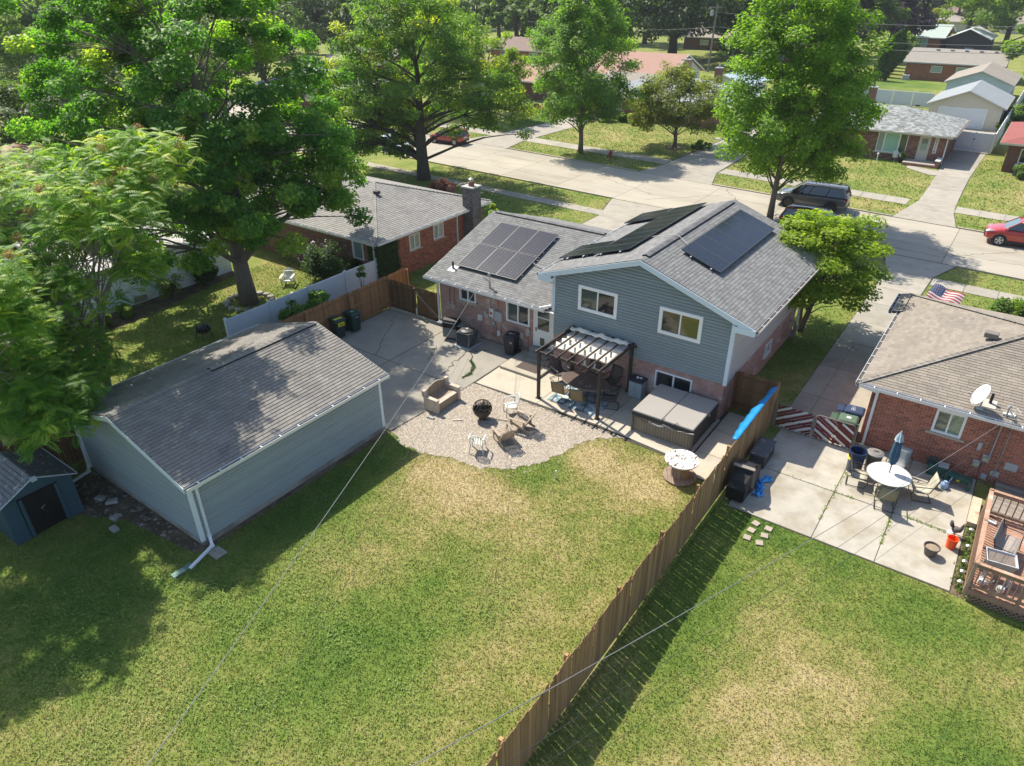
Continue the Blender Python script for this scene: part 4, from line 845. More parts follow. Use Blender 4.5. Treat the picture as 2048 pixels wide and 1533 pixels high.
ridge(rh, (-2.70, 25.40, 2.71), (2.18, 30.28, 4.19), (-1, 0, 0), (0, -1, 0), 30, hb, lift=.012, vent=False, w_=.13)
ridge(rh, (-2.70, 35.18, 2.71), (2.18, 30.30, 4.19), (0, 1, 0), (-1, 0, 0), 30, hb, lift=.012, vent=False, w_=.13)
ridge(rh, (2.18, 30.29, 4.20), (9.3, 30.29, 4.20), (0, -1, -.3), (0, 1, -.3), 26, hb, lift=.012, vent=False, w_=.13)
MB().box(2.55, 3.6, 30.2, 30.42, 4.22, 4.30).build('ridge_vent', hb, rh, world=True)
MB().slab([(-2.7, 25.4, 2.6), (9.3, 25.4, 2.6), (9.3, 25.73, 2.6), (-2.7, 25.73, 2.6)], .02).build('soffit', white, rh, world=True); MB().slab([(-2.7, 25.4, 2.6), (-2.3, 25.73, 2.6), (-2.3, 35.2, 2.6), (-2.7, 35.2, 2.6)], .02).build('soffit', white, rh, world=True)
gutter(rh, (-2.74, 25.35, 2.68), (9.3, 25.35, 2.68), (0, -1, 0)); gutter(rh, (-2.75, 32.8, 2.68), (-2.75, 25.3, 2.68), (-1, 0, 0)); gutter(rh, (-3.1, 35.2, 2.66), (-3.1, 32.8, 2.66), (-1, 0, 0))
downspout(rh, [(-2.55, 25.28, 2.58), (-2.12, 25.62, 2.35), (-2.12, 25.62, .1)])
MB().box(.42, .88, 29.3, 29.62, 3.82, 4.02).build('roof_vent', M('vent brown', (.17, .15, .13), .7), rh, world=True, bevel=.02)
MB().lathe([(.045, 0), (.045, .42)], 10, (1.22, 25.98, 2.85)).build('vent_pipe', MATS['black pipe'], rh, world=True); MB().slab([(1.02, 25.75, 2.84), (1.42, 25.75, 2.84), (1.42, 26.15, 2.96), (1.02, 26.15, 2.96)], .01).build('flashing', M('flashing pale', (.45, .42, .36), .6), rh, world=True)
m = MB(); m.tube([(1.75, 25.55, .9), (1.75, 25.55, 3.15)], .025); m.lathe([(.04, 0), (.07, .03), (.03, .1)], 8, (1.75, 25.55, 3.12)); [m.tube([(1.75, 25.5, 3.1), (1.9+.12*k, 25.35, 2.95-.1*k), (2.0+.15*k, 25.3, 2.6)], .010, 4) for k in range(3)]; m.tube([(2.05, 25.62, .2), (2.05, 25.62, 2.6)], .014, 5); m.build('service_mast', M('mast grey', (.30, .30, .30), .5), rh, world=True)
# dish
ds = MB(); D = Vector((-.75, -.45, .45)).normalized(); a1 = D.cross(Vector((0, 0, 1))).normalized(); a2 = a1.cross(D); c = Vector((.92, 25.62, 3.28)); vs = [c]; fs = []
for j in range(1, 5):
    for k in range(24): a = 2*pi*k/24; r_ = j/4; vs.append(c+a1*cos(a)*.30*r_+a2*sin(a)*.40*r_+D*.07*r_*r_)
for k in range(24): fs.append((0, 1+k, 1+(k+1) % 24))
for j in range(3):
    for k in range(24): a_, b_ = 1+j*24+k, 1+j*24+(k+1) % 24; fs.append((a_, a_+24, b_+24, b_))
ds.add(vs, fs); dishr = thing('satellite_dish', 'white oval satellite dish standing on the edge of the brown roof', 'satellite dish', (.95, 25.6, 2.77))
dd = ds.build('dish', M('dish white', (.72, .72, .72), .4), dishr, world=True, smooth=True); so_ = dd.modifiers.new('thick', 'SOLIDIFY'); so_.thickness = .015
MB().tube([(.98, 25.62, 2.78), (.98, 25.62, 3.0), tuple(c-D*.04)], .025).obox((.98, 25.62, 2.79), .2, .2, .02).build('mount', boxG, dishr, world=True)
MB().tube([tuple(c-a2*.36+D*.03), tuple(c+D*.42-a2*.12)], .012).obox(c+D*.42-a2*.12, .07, .05, .05).build('arm', boxG, dishr, world=True)
m = thing('antenna', 'small white grounding bracket with wires on the brown roof edge beside the dish', 'antenna', (1.9, 25.7, 2.8)); q = MB().tube([(1.72, 25.62, 2.80), (1.95, 25.75, 2.86), (1.98, 25.7, 3.1)], .02).obox((1.82, 25.65, 2.83), .35, .12, .06).tube([(1.98, 25.7, 3.1), (2.1, 25.6, 3.0)], .01).build('bracket', boxW, m, world=True)
# boxes on the brick wall
mp_ = (lambda x, z, w_, h_, d_, mat, nm: MB().box(x-w_/2, x+w_/2, 25.73-d_, 25.73-.02, z-h_/2, z+h_/2).build(nm, mat, rh, world=True, bevel=.01))
mp_(1.38, 1.38, .12, .30, .12, boxG, 'floodlight'); 
for x, z in ((1.68, .98), (1.46, .68)):
    b_ = mp_(x, z, .22, .27, .10, boxG, 'meter_box'); m = MB(); D2 = Matrix.Rotation(pi/2, 3, 'X'); m.tube([(x, 25.63, z), (x, 25.55, z)], .075, 14); m.build('meter_glass', M('meter glass', (.38, .38, .22), .15), b_, world=True)
mp_(2.44, .90, .38, .30, .04, boxG, 'cover_plate'); mp_(2.08, .48, .26, .20, .08, boxG, 'junction_box'); mp_(1.80, .20+.05, .18, .2, .08, boxG, 'junction_box')
m = MB(); m.tube([(1.62, 25.68, .82), (1.62, 25.68, .1)], .012, 5).tube([(1.8, 25.68, .1), (1.85, 25.66, -.0+.05), (2.0, 25.66, .1), (2.08, 25.68, .4)], .012, 5).tube([(1.75, 25.66, 1.1), (1.75, 25.66, 2.6)], .02, 6).tube([(2.05, 25.66, .6), (2.03, 25.66, 1.4), (2.1, 25.66, 2.6)], .012, 5); m.build('conduit', M('rust conduit', (.13, .08, .06), .7), rh, world=True)
# flag on the front of the right house
fl = thing('flag', 'small national flag with stars and red and white stripes behind the brown roof', 'flag', (-2.15, 36.2, 0))
MB().tube([(-2.3, 35.6, 1.6), (-2.0, 36.6, 3.1)], .018).build('pole', white, fl, world=True)
U_ = Vector((1.35, -.16, -.22)); V_ = Vector((-.20, -.56, -.62)); O_ = Vector((-2.03, 36.5, 2.98)); n_ = U_.cross(V_).normalized()
def FP(a, b, c=0): return O_+U_*a+V_*b+Vector((0, 0, .05*sin(a*9+b*2)))+n_*c
cols = (M('flag red', (.42, .06, .07), .8), M('flag white', (.62, .60, .58), .8)); 
for k in range(13):
    m = MB(); x0 = .4 if k < 7 else 0; N_ = 10
    for i in range(N_): a0 = x0+(1-x0)*i/N_; a1_ = x0+(1-x0)*(i+1)/N_; m.quad(FP(a0, k/13), FP(a1_, k/13), FP(a1_, (k+1)/13), FP(a0, (k+1)/13))
    m.build('stripe', cols[k % 2], fl, world=True)
m = MB(); [m.quad(FP(.4*i/6, 0), FP(.4*(i+1)/6, 0), FP(.4*(i+1)/6, 7/13), FP(.4*i/6, 7/13)) for i in range(6)]; ct = m.build('canton', M('flag blue', (.03, .05, .14), .8), fl, world=True); m = MB()
for r_ in range(9):
    for c_ in range(6 if r_ % 2 == 0 else 5):
        ca, cb = (.4/12)*(1+2*c_+(r_ % 2)), (7/13)*(r_+1)/10
        for sg in (1, -1):
            pts = [FP(ca+.014*sin(2*pi*k/10)*(1 if k % 2 == 0 else .45), cb-.024*cos(2*pi*k/10)*(1 if k % 2 == 0 else .45), sg*.004) for k in range(10)]; m.add(pts, [tuple(range(10))])
m.build('star', cols[1], ct, world=True)
# striped chain link gate
mg = thing('metal_gate', 'double chain link gate with dark red and white diagonal slats', 'gate', (-3.85, 25.0, 0))
rust = M('gate tube', (.20, .16, .13), .6, .15, 5); slR = M('slat dark red', (.14, .015, .02), .5, .1, 5); slW = M('slat white', (.62, .60, .57), .5, .05, 5)
for x0, x1, s in ((-5.28, -3.90, 1), (-3.82, -2.42, -1)):
    m = MB(); y = 25.0; m.tube([(x0, y, .06), (x0, y, 1.02), (x0+.08, y, 1.1), (x1-.08, y, 1.1), (x1, y, 1.02), (x1, y, .06), (x0, y, .06)], .022, 8); fr = m.build('gate_frame', rust, mg, world=True)
    for k in range(-9, 12):
        c0 = k*.125*1.0; pts = []
        # diagonal strip x = x0 + t, z = z0 + slope * t
        xa = x0+.03; 
        t0 = c0; L_ = x1-x0-.06
        def clip(t): return max(0, min(L_, t))
        # line z = s*(x-xa)*0.95 + c0*? ; find the part inside the frame
        sl__ = .62*s; b0 = c0 if s > 0 else c0+.62*L_*1.0-.0
        seg = [(t, b0+sl__*t) for t in [L_*i/24 for i in range(25)] if .09 < b0+sl__*t < 1.06]
        if len(seg) < 2: continue
        (ta, za), (tb, zb) = seg[0], seg[-1]
        MB().bar((xa+ta, y+.004*(k % 2), za), (xa+tb, y+.004*(k % 2), zb), .052, .014, (0, 1, 0)).build('slat', slW if k % 3 == 0 else slR, mg, world=True) if False else MB().add([(xa+ta, y-.008, za-.04), (xa+tb, y-.008, zb-.04), (xa+tb, y-.008, zb+.04), (xa+ta, y-.008, za+.04), (xa+ta, y+.008, za-.04), (xa+tb, y+.008, zb-.04), (xa+tb, y+.008, zb+.04), (xa+ta, y+.008, za+.04)], [(0, 1, 2, 3), (7, 6, 5, 4), (0, 4, 5, 1), (3, 2, 6, 7)]).build('slat', slW if k % 3 == 0 else slR, mg, world=True)
MB().tube([(-5.34, 25, 0), (-5.34, 25, 1.25)], .035).tube([(-2.36, 25, 0), (-2.36, 25, 1.2)], .03).build('post', rust, mg, world=True)
# ================================================================ DECK
dk = thing('deck', 'reddish brown wooden deck with slatted railings on a lattice base against the brick wall', 'deck', (3.5, 21.5, 0))
dw = woodm('deck wood', (.36, .20, .135), .2, (.42, .30, .23)); dwr = woodm('railing wood', (.34, .21, .14), .2, (.50, .42, .32)); dwg = woodm('grey deck wood', (.23, .20, .17), .3)
DX0, DX1, DY0, DY1, DZ = 1.98, 7.5, 19.25, 23.15, .45
y = DY0; o = off(dk); bm_ = MB().box(0, DX1-DX0, 0, .132, -.03, 0).mesh('plank', dw)
while y < DY1: link('plank', bm_, dk, Vector((DX0, y, DZ+rng.uniform(-.002, .002)))-o); y += .142
MB().box(DX0, DX1, DY0-.04, DY0, DZ-.2, DZ-.02).build('rim_joist', dw, dk, world=True); MB().box(DX0-.04, DX0, DY0-.04, DY1, DZ-.2, DZ-.02).build('rim_joist', dw, dk, world=True)
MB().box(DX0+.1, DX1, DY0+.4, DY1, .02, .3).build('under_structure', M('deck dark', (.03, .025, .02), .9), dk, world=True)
lat = MB()
for k in range(-6, 62):
    x = DX0+k*.13
    for s in (1, -1):
        xa, xb = x, x+s*.26; xa2, xb2 = max(DX0, min(DX1, xa)), max(DX0, min(DX1, xb))
        if abs(xb2-xa2) > .02: z_a, z_b = .02+.25*abs(xa2-xa)/.26, .02+.25*abs(xb2-xa)/.26; lat.bar((xa2, DY0-.03-(.012 if s > 0 else 0), z_a), (xb2, DY0-.03-(.012 if s > 0 else 0), z_b), .035, .01, (0, 1, 0))
lat.build('lattice', woodm('lattice wood', (.30, .20, .14)), dk, world=True, kind='stuff')
def railing(root, a, b, z0, h, mat, matb, every=.14, posts=(0, 1), cap=True, bw=.035):
    a, b = Vector(a), Vector(b); L = (b-a).length; d = (b-a)/L; n = Vector((-d.y, d.x, 0)); M3 = Matrix((d, n, Vector((0, 0, 1)))).transposed(); o = off(root)
    for z in (z0+.12, z0+h-.10): MB().obox((a+b)/2+Vector((0, 0, z)), L, .04, .085, M3).build('rail', mat, root, world=True)
    if cap: MB().obox((a+b)/2+Vector((0, 0, z0+h)), L+.1, .12, .035, M3).build('rail_cap', mat, root, world=True)
    me = MB().obox((0, 0, 0), bw, bw, h-.1, M3).mesh('baluster', matb); k = int(L/every)
    for i in range(1, k): link('baluster', me, root, a+d*(L*i/k)+n*.038+Vector((0, 0, z0+h/2))-o)
    for t in posts: p = a.lerp(b, t); MB().obox((p.x, p.y, z0+h/2-.1), .09, .09, h+.28, M3).build('post', mat, root, world=True)
railing(dk, (DX0, DY0, 0), (DX1, DY0, 0), DZ, .92, dwr, dwr, posts=(0, .22, .6, 1), every=.15)
railing(dk, (DX0, DY0, 0), (DX0, DY1, 0), DZ, .92, dwr, dwr, posts=(.55, 1), every=.125)
railing(dk, (DX0, DY1, 0), (DX0+1.15, DY1, 0), DZ, .92, dwr, dwr, posts=(1,), every=.17, cap=True)
y = DY1+.05; m_ = MB().box(0, 4.2, 0, .132, 0, .03).mesh('plank', dwg)
while y < 25.6: link('plank', m_, dk, Vector((2.2, y, .24))-o); y += .142
for z1, x0 in ((.22, 1.66), ): MB().box(x0, DX0-.05, 22.75, 24.3, .04, z1).build('step', woodm('step wood', (.40, .33, .24), .2, (.28, .15, .10)), dk, world=True)
# solar path lights along the deck
l0 = thing('path_light', 'small metal solar path light in the planted strip beside the deck', 'path light', (1.82, 22.3, 0), 0, 'solar path lights beside the deck'); MB().tube([(0, 0, 0), (0, 0, .2)], .012).build('stake', M('black metal', (.02, .02, .02), .4), l0); MB().lathe([(.03, .2), (.055, .26), (.075, .27), (.07, .29), (.02, .32)], 14).build('lamp_head', M('lamp steel', (.45, .45, .46), .3, .05, 4, metal=.6), l0)
for y in (21.4, 20.6, 20.1, 19.6): copy_tree(l0, None, (1.83, y, 0))
# ================================================================ LEFT HOUSE
lh = thing('house', 'red brick ranch house with a light grey hip roof and ivy at its corner', 'house', (-33, 31, 0))
bricks(lh, (-28.55, 26.75, 0), (0, 1, 0), (1, 0, 0), 9.6, 2.6, [(29.24-26.75, 30.15-26.75, 1.32, 2.25), (31.4-26.75, 32.33-26.75, 1.4, 2.32), (27.9-26.75, 28.6-26.75, .12, .42)], brickR, 60, seed=31)
bricks(lh, (-41, 26.75, 0), (1, 0, 0), (0, -1, 0), 12.45, 2.6, [(10.3, 11.2, 1.2, 2.3)], brickD, 30, seed=32)
wn = window(lh, (-28.55, 26.75, 0), (0, 1, 0), (1, 0, 0), 29.24-26.75, 30.15-26.75, 1.32, 2.25, gl=(glassB, glass('curtain glass pale', (.34, .35, .32), .2)), fr=.06, sill=.1)
window(lh, (-28.55, 26.75, 0), (0, 1, 0), (1, 0, 0), 31.4-26.75, 32.33-26.75, 1.4, 2.32, gl=(glassB, MATS['curtain glass pale']), fr=.06, sill=.1)
window(lh, (-28.55, 26.75, 0), (0, 1, 0), (1, 0, 0), 27.9-26.75, 28.6-26.75, .12, .42, fr=.04); window(lh, (-41, 26.75, 0), (1, 0, 0), (0, -1, 0), 10.3, 11.2, 1.2, 2.3, gl=(glassB, glassB), mull=False)
LH = hypot(5.2, 1.56)
slope(lh, (-28.1, 26.2, 2.70), (0, 1, 0), (-1, 0, .3), [(0, 0), (10.4, 0), (5.2, LH)], shL, nparts=100, seed=33, sw=.34, ex=.16, th=.022)
slope(lh, (-41.5, 26.2, 2.70), (1, 0, 0), (0, 1, .3), [(0, 0), (13.4, 0), (8.2, LH), (0, LH)], shL, nparts=0, seed=34, sw=.34, ex=.16, th=.022)
slope(lh, (-28.1, 36.6, 2.70), (-1, 0, 0), (0, -1, .3), [(0, 0), (13.4, 0), (13.4, LH), (5.2, LH)], shL, seed=35, sw=.6, ex=.2)
ridge(lh, (-28.12, 26.22, 2.71), (-33.3, 31.4, 4.27), (1, 0, 0), (0, -1, 0), 28, shL, lift=.012, vent=False, w_=.13); ridge(lh, (-28.12, 36.58, 2.71), (-33.3, 31.4, 4.27), (0, 1, 0), (1, 0, 0), 28, shL, lift=.012, vent=False, w_=.13); ridge(lh, (-33.3, 31.4, 4.28), (-41.5, 31.4, 4.28), (0, 1, -.3), (0, -1, -.3), 28, shL, lift=.012, vent=False, w_=.13)
gutter(lh, (-28.07, 26.2, 2.68), (-28.07, 36.6, 2.68), (1, 0, 0)); gutter(lh, (-41.5, 26.17, 2.68), (-28.1, 26.17, 2.68), (0, -1, 0)); MB().slab([(-28.1, 26.2, 2.6), (-28.1, 36.6, 2.6), (-28.55, 36.6, 2.6), (-28.55, 26.2, 2.6)], .02).build('soffit', white, lh, world=True)
downspout(lh, [(-28.8, 26.1, 2.55), (-28.8, 26.6, 2.3), (-28.8, 26.6, .2)]); downspout(lh, [(-28.0, 33.6, 2.6), (-28.48, 33.6, 2.35), (-28.48, 33.6, .2)])
MB().box(-32.2, -31.85, 30.2, 30.5, 3.95, 4.12).build('roof_vent', M('vent dark', (.03, .03, .035), .6), lh, world=True, bevel=.01)
ch = bricks(lh, (-28.54, 34.15, 0), (0, 1, 0), (1, 0, 0), .02, .1, [], chimB, 0, name='chimney_base') if False else None
cm = MB().box(-28.52, -27.72, 34.3, 35.15, 0, 3.98).build('chimney', M('chimney body', (.09, .085, .085), .95), lh, world=True)
m = MB()
for k in range(52):
    z = .01+k*.075; sh_ = .1 if k % 2 else 0
    for i in range(-1, 4):
        a0, a1_ = max(0, i*.215+sh_), min(.8, i*.215+sh_+.205)
        if a1_-a0 > .03: m.cur = rng.random(); m.box(-28.52+a0, -28.52+a1_, 34.288, 34.3, z, z+.066)
    for i in range(-1, 5):
        a0, a1_ = max(0, i*.215+sh_), min(.85, i*.215+sh_+.205)
        if a1_-a0 > .03: m.cur = rng.random(); m.box(-27.72, -27.708, 34.3+a0, 34.3+a1_, z, z+.066)
m.build('brickwork', chimB, cm, world=True, rnd=True, kind='stuff')
MB().box(-28.58, -27.66, 34.24, 35.21, 3.98, 4.08).build('chimney_cap', M('cap stone', (.38, .37, .35), .9, .1, 5), cm, world=True); MB().lathe([(.19, 0), (.19, .22), (.17, .24)], 12, (-28.1, 34.7, 4.08)).build('flue', M('flue clay', (.24, .10, .07), .8), cm, world=True); MB().lathe([(.10, 0), (.10, .14), (.17, .16), (.17, .2), (.05, .28)], 12, (-28.1, 34.7, 4.30)).build('flue_cap', M('lamp steel', (.45, .45, .46), .3, .05, 4, metal=.6), cm, world=True)
# white block outbuilding at the far left
wg = thing('garage', 'white painted block garage with pale flat roof behind the trees at the left edge', 'garage', (-41, 18, 0))
wb = M('white block', (.74, .77, .77), .7, .07, 1.2, rnd=.06)
bricks(wg, (-37.6, 10.5, 0), (0, 1, 0), (1, 0, 0), 12.6, 2.42, [], wb, 0, seed=41, bw=.41, bh=.2, mm=M('block joint', (.30, .32, .33), .9)); bricks(wg, (-37.6, 23.1, 0), (-1, 0, 0), (0, 1, 0), 7, 2.42, [], wb, 0, seed=42, bw=.41, bh=.2, mm=MATS['block joint'])
bricks(wg, (-44.6, 10.5, 0), (1, 0, 0), (0, -1, 0), 7, 2.42, [], wb, 0, seed=43, bw=.41, bh=.2, mm=MATS['block joint'])
MB().slab([(-37.3, 10.2, 2.47), (-37.3, 23.4, 2.47), (-44.9, 23.4, 2.75), (-44.9, 10.2, 2.75)], .1).build('roof', M('flat roof pale', (.40, .38, .37), .9, .12, 1.5, col2=(.30, .28, .27)), wg, world=True)
for y_ in (13.9, 16.9): MB().box(-37.56, -37.45, y_, y_+.7, .12, .42).build('vent_cover', M('vent tan', (.30, .24, .19), .8), wg, world=True)
# ================================================================ YARD THINGS
blk = M('black metal', (.02, .02, .02), .4); dkm = M('dark bronze', (.035, .030, .028), .45, .05, 3)
# ---- hot tub
t = thing('hot_tub', 'square grey hot tub with a folded taupe cover and brown slatted sides', 'hot tub', (-8.53, 22.75, 0))
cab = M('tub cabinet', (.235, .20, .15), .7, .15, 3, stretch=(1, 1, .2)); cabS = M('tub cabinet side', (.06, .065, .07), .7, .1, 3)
MB().box(-1.20, 1.20, -1.18, 1.18, .03, .80).build('cabinet', cabS, t, bevel=.03)
sm = MB().box(-.052, .052, -.012, .012, 0, .76).mesh('slat', cab)
for i in range(20): link('slat', sm, t, (-1.14+i*.12, -1.185, .035))
sm2 = MB().box(-.012, .012, -.052, .052, 0, .76).mesh('slat', cabS)
for i in range(20): link('slat', sm2, t, (1.205, -1.12+i*.118, .035))
for x, y in ((-1, -1), (1, -1), (1, 1)): MB().box(x*1.215-.05, x*1.215+.05, y*1.195-.05, y*1.195+.05, .02, .82).build('corner_trim', M('tub corner', (.10, .10, .10), .6), t, bevel=.02)
MB().box(-1.24, 1.24, -1.215, 1.215, .80, .86).build('rim', M('tub rim', (.05, .055, .06), .5), t, bevel=.03, seg=2)
cvm = M('cover vinyl', (.29, .27, .245), .55, .05, 1.5, bump=.1, bscale=12)
for x0, x1 in ((-1.26, -.002), (.002, 1.26)):
    c_ = MB().box(x0, x1, -1.235, 1.235, .86, .965).build('cover', cvm, t, bevel=.05, seg=3)
cs = M('cover skirt', (.045, .045, .045), .7); m = MB(); m.box(-1.27, 1.27, -1.25, -1.238, .74, .90); m.box(1.262, 1.274, -1.24, 1.24, .74, .90); m.build('cover_skirt', cs, t)
m = MB(); m.tube([(-1.25, -1.28, .80), (-.6, -1.34, .66), (0, -1.30, .88), (.7, -1.33, .73), (1.28, -1.27, .84)], .014, 5); m.tube([(0, -1.29, .86), (.05, -1.31, .98), (.1, -1.22, 1.03)], .015, 5); m.tube([(.5, -1.27, .84), (.55, -1.24, .99), (.62, -1.18, 1.02)], .012, 5); m.build('strap', M('strap black', (.015, .015, .015), .6), t)
m = MB(); m.tube([(1.30, -1.28, .82), (.65, -1.31, .72), (.05, -1.305, .80)], .022, 6); m.tube([(-.5, -1.31, .70), (-.1, -1.31, .66), (.1, -1.305, .72)], .03, 6); m.build('lifter_bar', M('cover bar', (.45, .45, .45), .4, metal=.3), t)
MB().box(-1.3, -1.26, -.9, -.2, .02, .2).box(-.2, 1.2, 1.2, 1.27, .75, .95).build('filter_box', M('tub corner', (.10, .10, .10), .6), t)
MB().box(1.275, 1.285, .2, .3, .8, .88).build('latch', white, t)
# ---- pergola
t = thing('pergola', 'dark brown metal pergola over the dining set with slack cream canopy folds', 'pergola', (-12.66, 22.78, 0))
pm = M('pergola bronze', (.045, .034, .030), .5, .1, 3, rnd=.05)
px_, py_ = (-1.42, 1.42), (-1.37, 1.32)
for x in px_:
    for y in py_:
        p = MB().box(x-.06, x+.06, y-.06, y+.06, .03, 2.28).build('post', pm, t, bevel=.008); MB().box(x-.10, x+.10, y-.10, y+.10, .034, .055).build('foot_plate', pm, p)
for y in py_: MB().box(-1.62, 1.62, y-.035, y+.035, 2.16, 2.27).build('beam', pm, t)
for x in px_: MB().box(x-.03, x+.03, py_[0]+.04, py_[1]-.04, 2.16, 2.26).build('beam', pm, t)
rm_ = MB().box(-.027, .027, -1.60, 1.58, 0, .065).mesh('rafter', pm)
for i in range(7): link('rafter', rm_, t, (-1.45+i*.483, 0, 2.275))
cl = M('canopy cloth', (.62, .59, .52), .85, .10, 2.5, bump=.2, bscale=14); cn = MB(); NX, NY = 14, 48; vs = []
for j in range(NY+1):
    f_ = j/NY; y = -.62+1.78*f_; ph = f_*4
    for i in range(NX+1):
        x = -1.36+2.72*i/NX; sg = abs(sin(pi*ph)); e = .5+.5*cos(2*pi*i/NX*3.5)
        vs.append((x, y+.07*sin(2*pi*ph), 2.23-.20*sg*(.75+.25*e)-.02*sin(x*9+y*5)))
cn.add(vs, [(j*(NX+1)+i, j*(NX+1)+i+1, (j+1)*(NX+1)+i+1, (j+1)*(NX+1)+i) for j in range(NY) for i in range(NX)])
c_ = cn.build('canopy', cl, t, smooth=True); so_ = c_.modifiers.new('thick', 'SOLIDIFY'); so_.thickness = .006
m = MB(); vs = []
for j in range(9):
    for i in range(29):
        x = -1.36+2.72*i/28; a_ = j/8*pi; vs.append((x, 1.06+.13*cos(a_)+.03*sin(x*11), 2.35+.09*sin(a_)*(1+.5*sin(x*7+1))+.02*sin(x*17)))
m.add(vs, [(j*29+i, j*29+i+1, (j+1)*29+i+1, (j+1)*29+i) for j in range(8) for i in range(28)]); c2_ = m.build('canopy', cl, t, smooth=True, label='bunched end of the cream canopy lying on the rafters'); so_ = c2_.modifiers.new('thick', 'SOLIDIFY'); so_.thickness = .006
# ---- dining table, chairs, rug
t = thing('dining_table', 'long oval dark glass patio dining table under the pergola with petals on it', 'table', (-12.62, 22.72, 0))
m = MB(); el = [(1.06*cos(a), .66*sin(a)) for a in [2*pi*i/40 for i in range(40)]]; m.prism(el, .695, .715); m.build('table_top', M('table top brown', (.115, .085, .075), .28, .12, 8), t)
m = MB(); m.tube([(x*1.01, y*1.01, .705) for x, y in el+[el[0]]], .022, 6, caps=False); m.build('rim', M('table rim', (.20, .17, .155), .5), t)
for sx in (-.7, .7):
    for sy in (-.35, .35): MB().tube([(sx*.8, sy*.9, .69), (sx*1.05, sy*1.1, .35), (sx, sy, .04)], .024, 6).build('leg', dkm, t)
def sling_chair(name, label, loc, rz, sling, frame=dkm, group=None, spring=True, arms=True):
    """front of the chair looks along local -y"""
    r = thing(name, label, 'chair', loc, rz, group); wd = .27
    sp = [(-.25, .43), (-.10, .40), (.15, .39), (.24, .42), (.30, .60), (.36, .80), (.41, 1.0)]
    m = MB(); vs = [(x, y, z) for y, z in sp for x in (-wd, -wd/3, wd/3, wd)]; vs = [(x, y, z-(.012 if abs(x) < .2 else 0)) for x, y, z in vs]
    m.add(vs, [(j*4+i, j*4+i+1, (j+1)*4+i+1, (j+1)*4+i) for j in range(len(sp)-1) for i in range(3)])
    s1 = m.build('sling', sling, r, smooth=True); so2 = s1.modifiers.new('thick', 'SOLIDIFY'); so2.thickness = .008
    for s in (-1, 1):
        x = s*(wd+.015); MB().tube([(x, y, z) for y, z in sp], .014, 6).build('side_rail', frame, r)
        if spring: MB().tube([(x, -.24, .42), (x*1.02, -.30, .30), (x*1.02, -.22, .06), (x*1.02, .05, .045), (x*1.02, .36, .045)], .015, 6).build('leg', frame, r)
        else:
            MB().tube([(x, -.24, .42), (x, -.27, .04)], .014, 6).build('leg', frame, r); MB().tube([(x, .22, .42), (x, .36, .04)], .014, 6).build('leg', frame, r)
        if arms: MB().tube([(x*1.02, -.26, .40), (x*1.1, -.27, .62), (x*1.1, .0, .64), (x*1.05, .33, .66)], .016, 6).build('arm', frame, r)
    MB().tube([(-wd-.015, .36, .045), (wd+.015, .36, .045)], .015, 6).build('stretcher', frame, r); MB().tube([(-wd-.01, .41, 1.0), (wd+.01, .41, 1.0)], .014, 6).build('top_rail', frame, r)
    return r
slLit = M('sling sunlit tan', (.235, .175, .10), .8, .08, 4); slD = M('sling brown', (.105, .082, .068), .8, .08, 4); slC = M('sling cream', (.40, .37, .29), .8, .06, 4); slO = M('sling olive', (.20, .195, .13), .8, .06, 4)  # near pair's sling: brown fabric with sunlight put into its colour
G1 = 'sling chairs round the patio dining table'
sling_chair('patio_chair', 'brown sling chair painted sunlit tan, near side of the dining table, the left one', (-13.25, 21.86, .035), radians(186), slLit, group=G1)
sling_chair('patio_chair', 'brown sling chair painted sunlit tan, near side of the dining table, the right one', (-12.35, 21.80, .035), radians(192), slLit, group=G1)
sling_chair('patio_chair', 'brown sling chair pulled out at the hot tub end of the dining table', (-11.30, 22.55, .035), radians(-65+0), slD, group=G1)
sling_chair('patio_chair', 'brown sling chair at the end of the dining table nearest the house steps', (-14.15, 23.20, .035), radians(70), slD, group=G1)
sling_chair('patio_chair', 'brown sling chair behind the dining table, farther from the storage cabinet', (-12.95, 23.72, .035), radians(-8), slD, group=G1)
sling_chair('patio_chair', 'brown sling chair behind the dining table, nearest the storage cabinet', (-11.95, 23.78, .035), radians(-14), slD, group=G1)
rg = thing('rug', 'faded blue and white patterned outdoor rug under the dining table', 'rug', (-12.55, 22.35, 0)); rugm = M('rug blue', (.13, .22, .28), .95, .2, 3, col2=(.42, .45, .44), thr=(.45, .55), s2=3.5, bump=.2)
MB().box(-1.15, 1.2, -.85, .95, .036, .046).build('rug', rugm, rg); m = MB()
for i in range(6):
    for j in range(4):
        cx, cy = -.95+i*.38, -.62+j*.42; pts = [(cx+.13*cos(k*pi/8)*(1 if k % 2 else .55), cy+.13*sin(k*pi/8)*(1 if k % 2 else .55), .049) for k in range(16)]; m.add(pts, [tuple(range(16))])
m.build('motif', M('rug white', (.50, .53, .52), .95, .1, 4), rg)
pt = MB(); r_ = random.Random(4)
for k in range(16): a = r_.uniform(0, 6.28); x, y = r_.uniform(-.2, .9), r_.uniform(-.45, .3); pt.obox((x, y, .722), .05, .02, .006, rotz(a))
tag(pt.build('fallen_petals', M('petal white', (.6, .58, .52), .8)), 'scatter of small white petals on the dark dining table top', 'petals', kind='stuff').location = (-12.62, 22.72, 0)
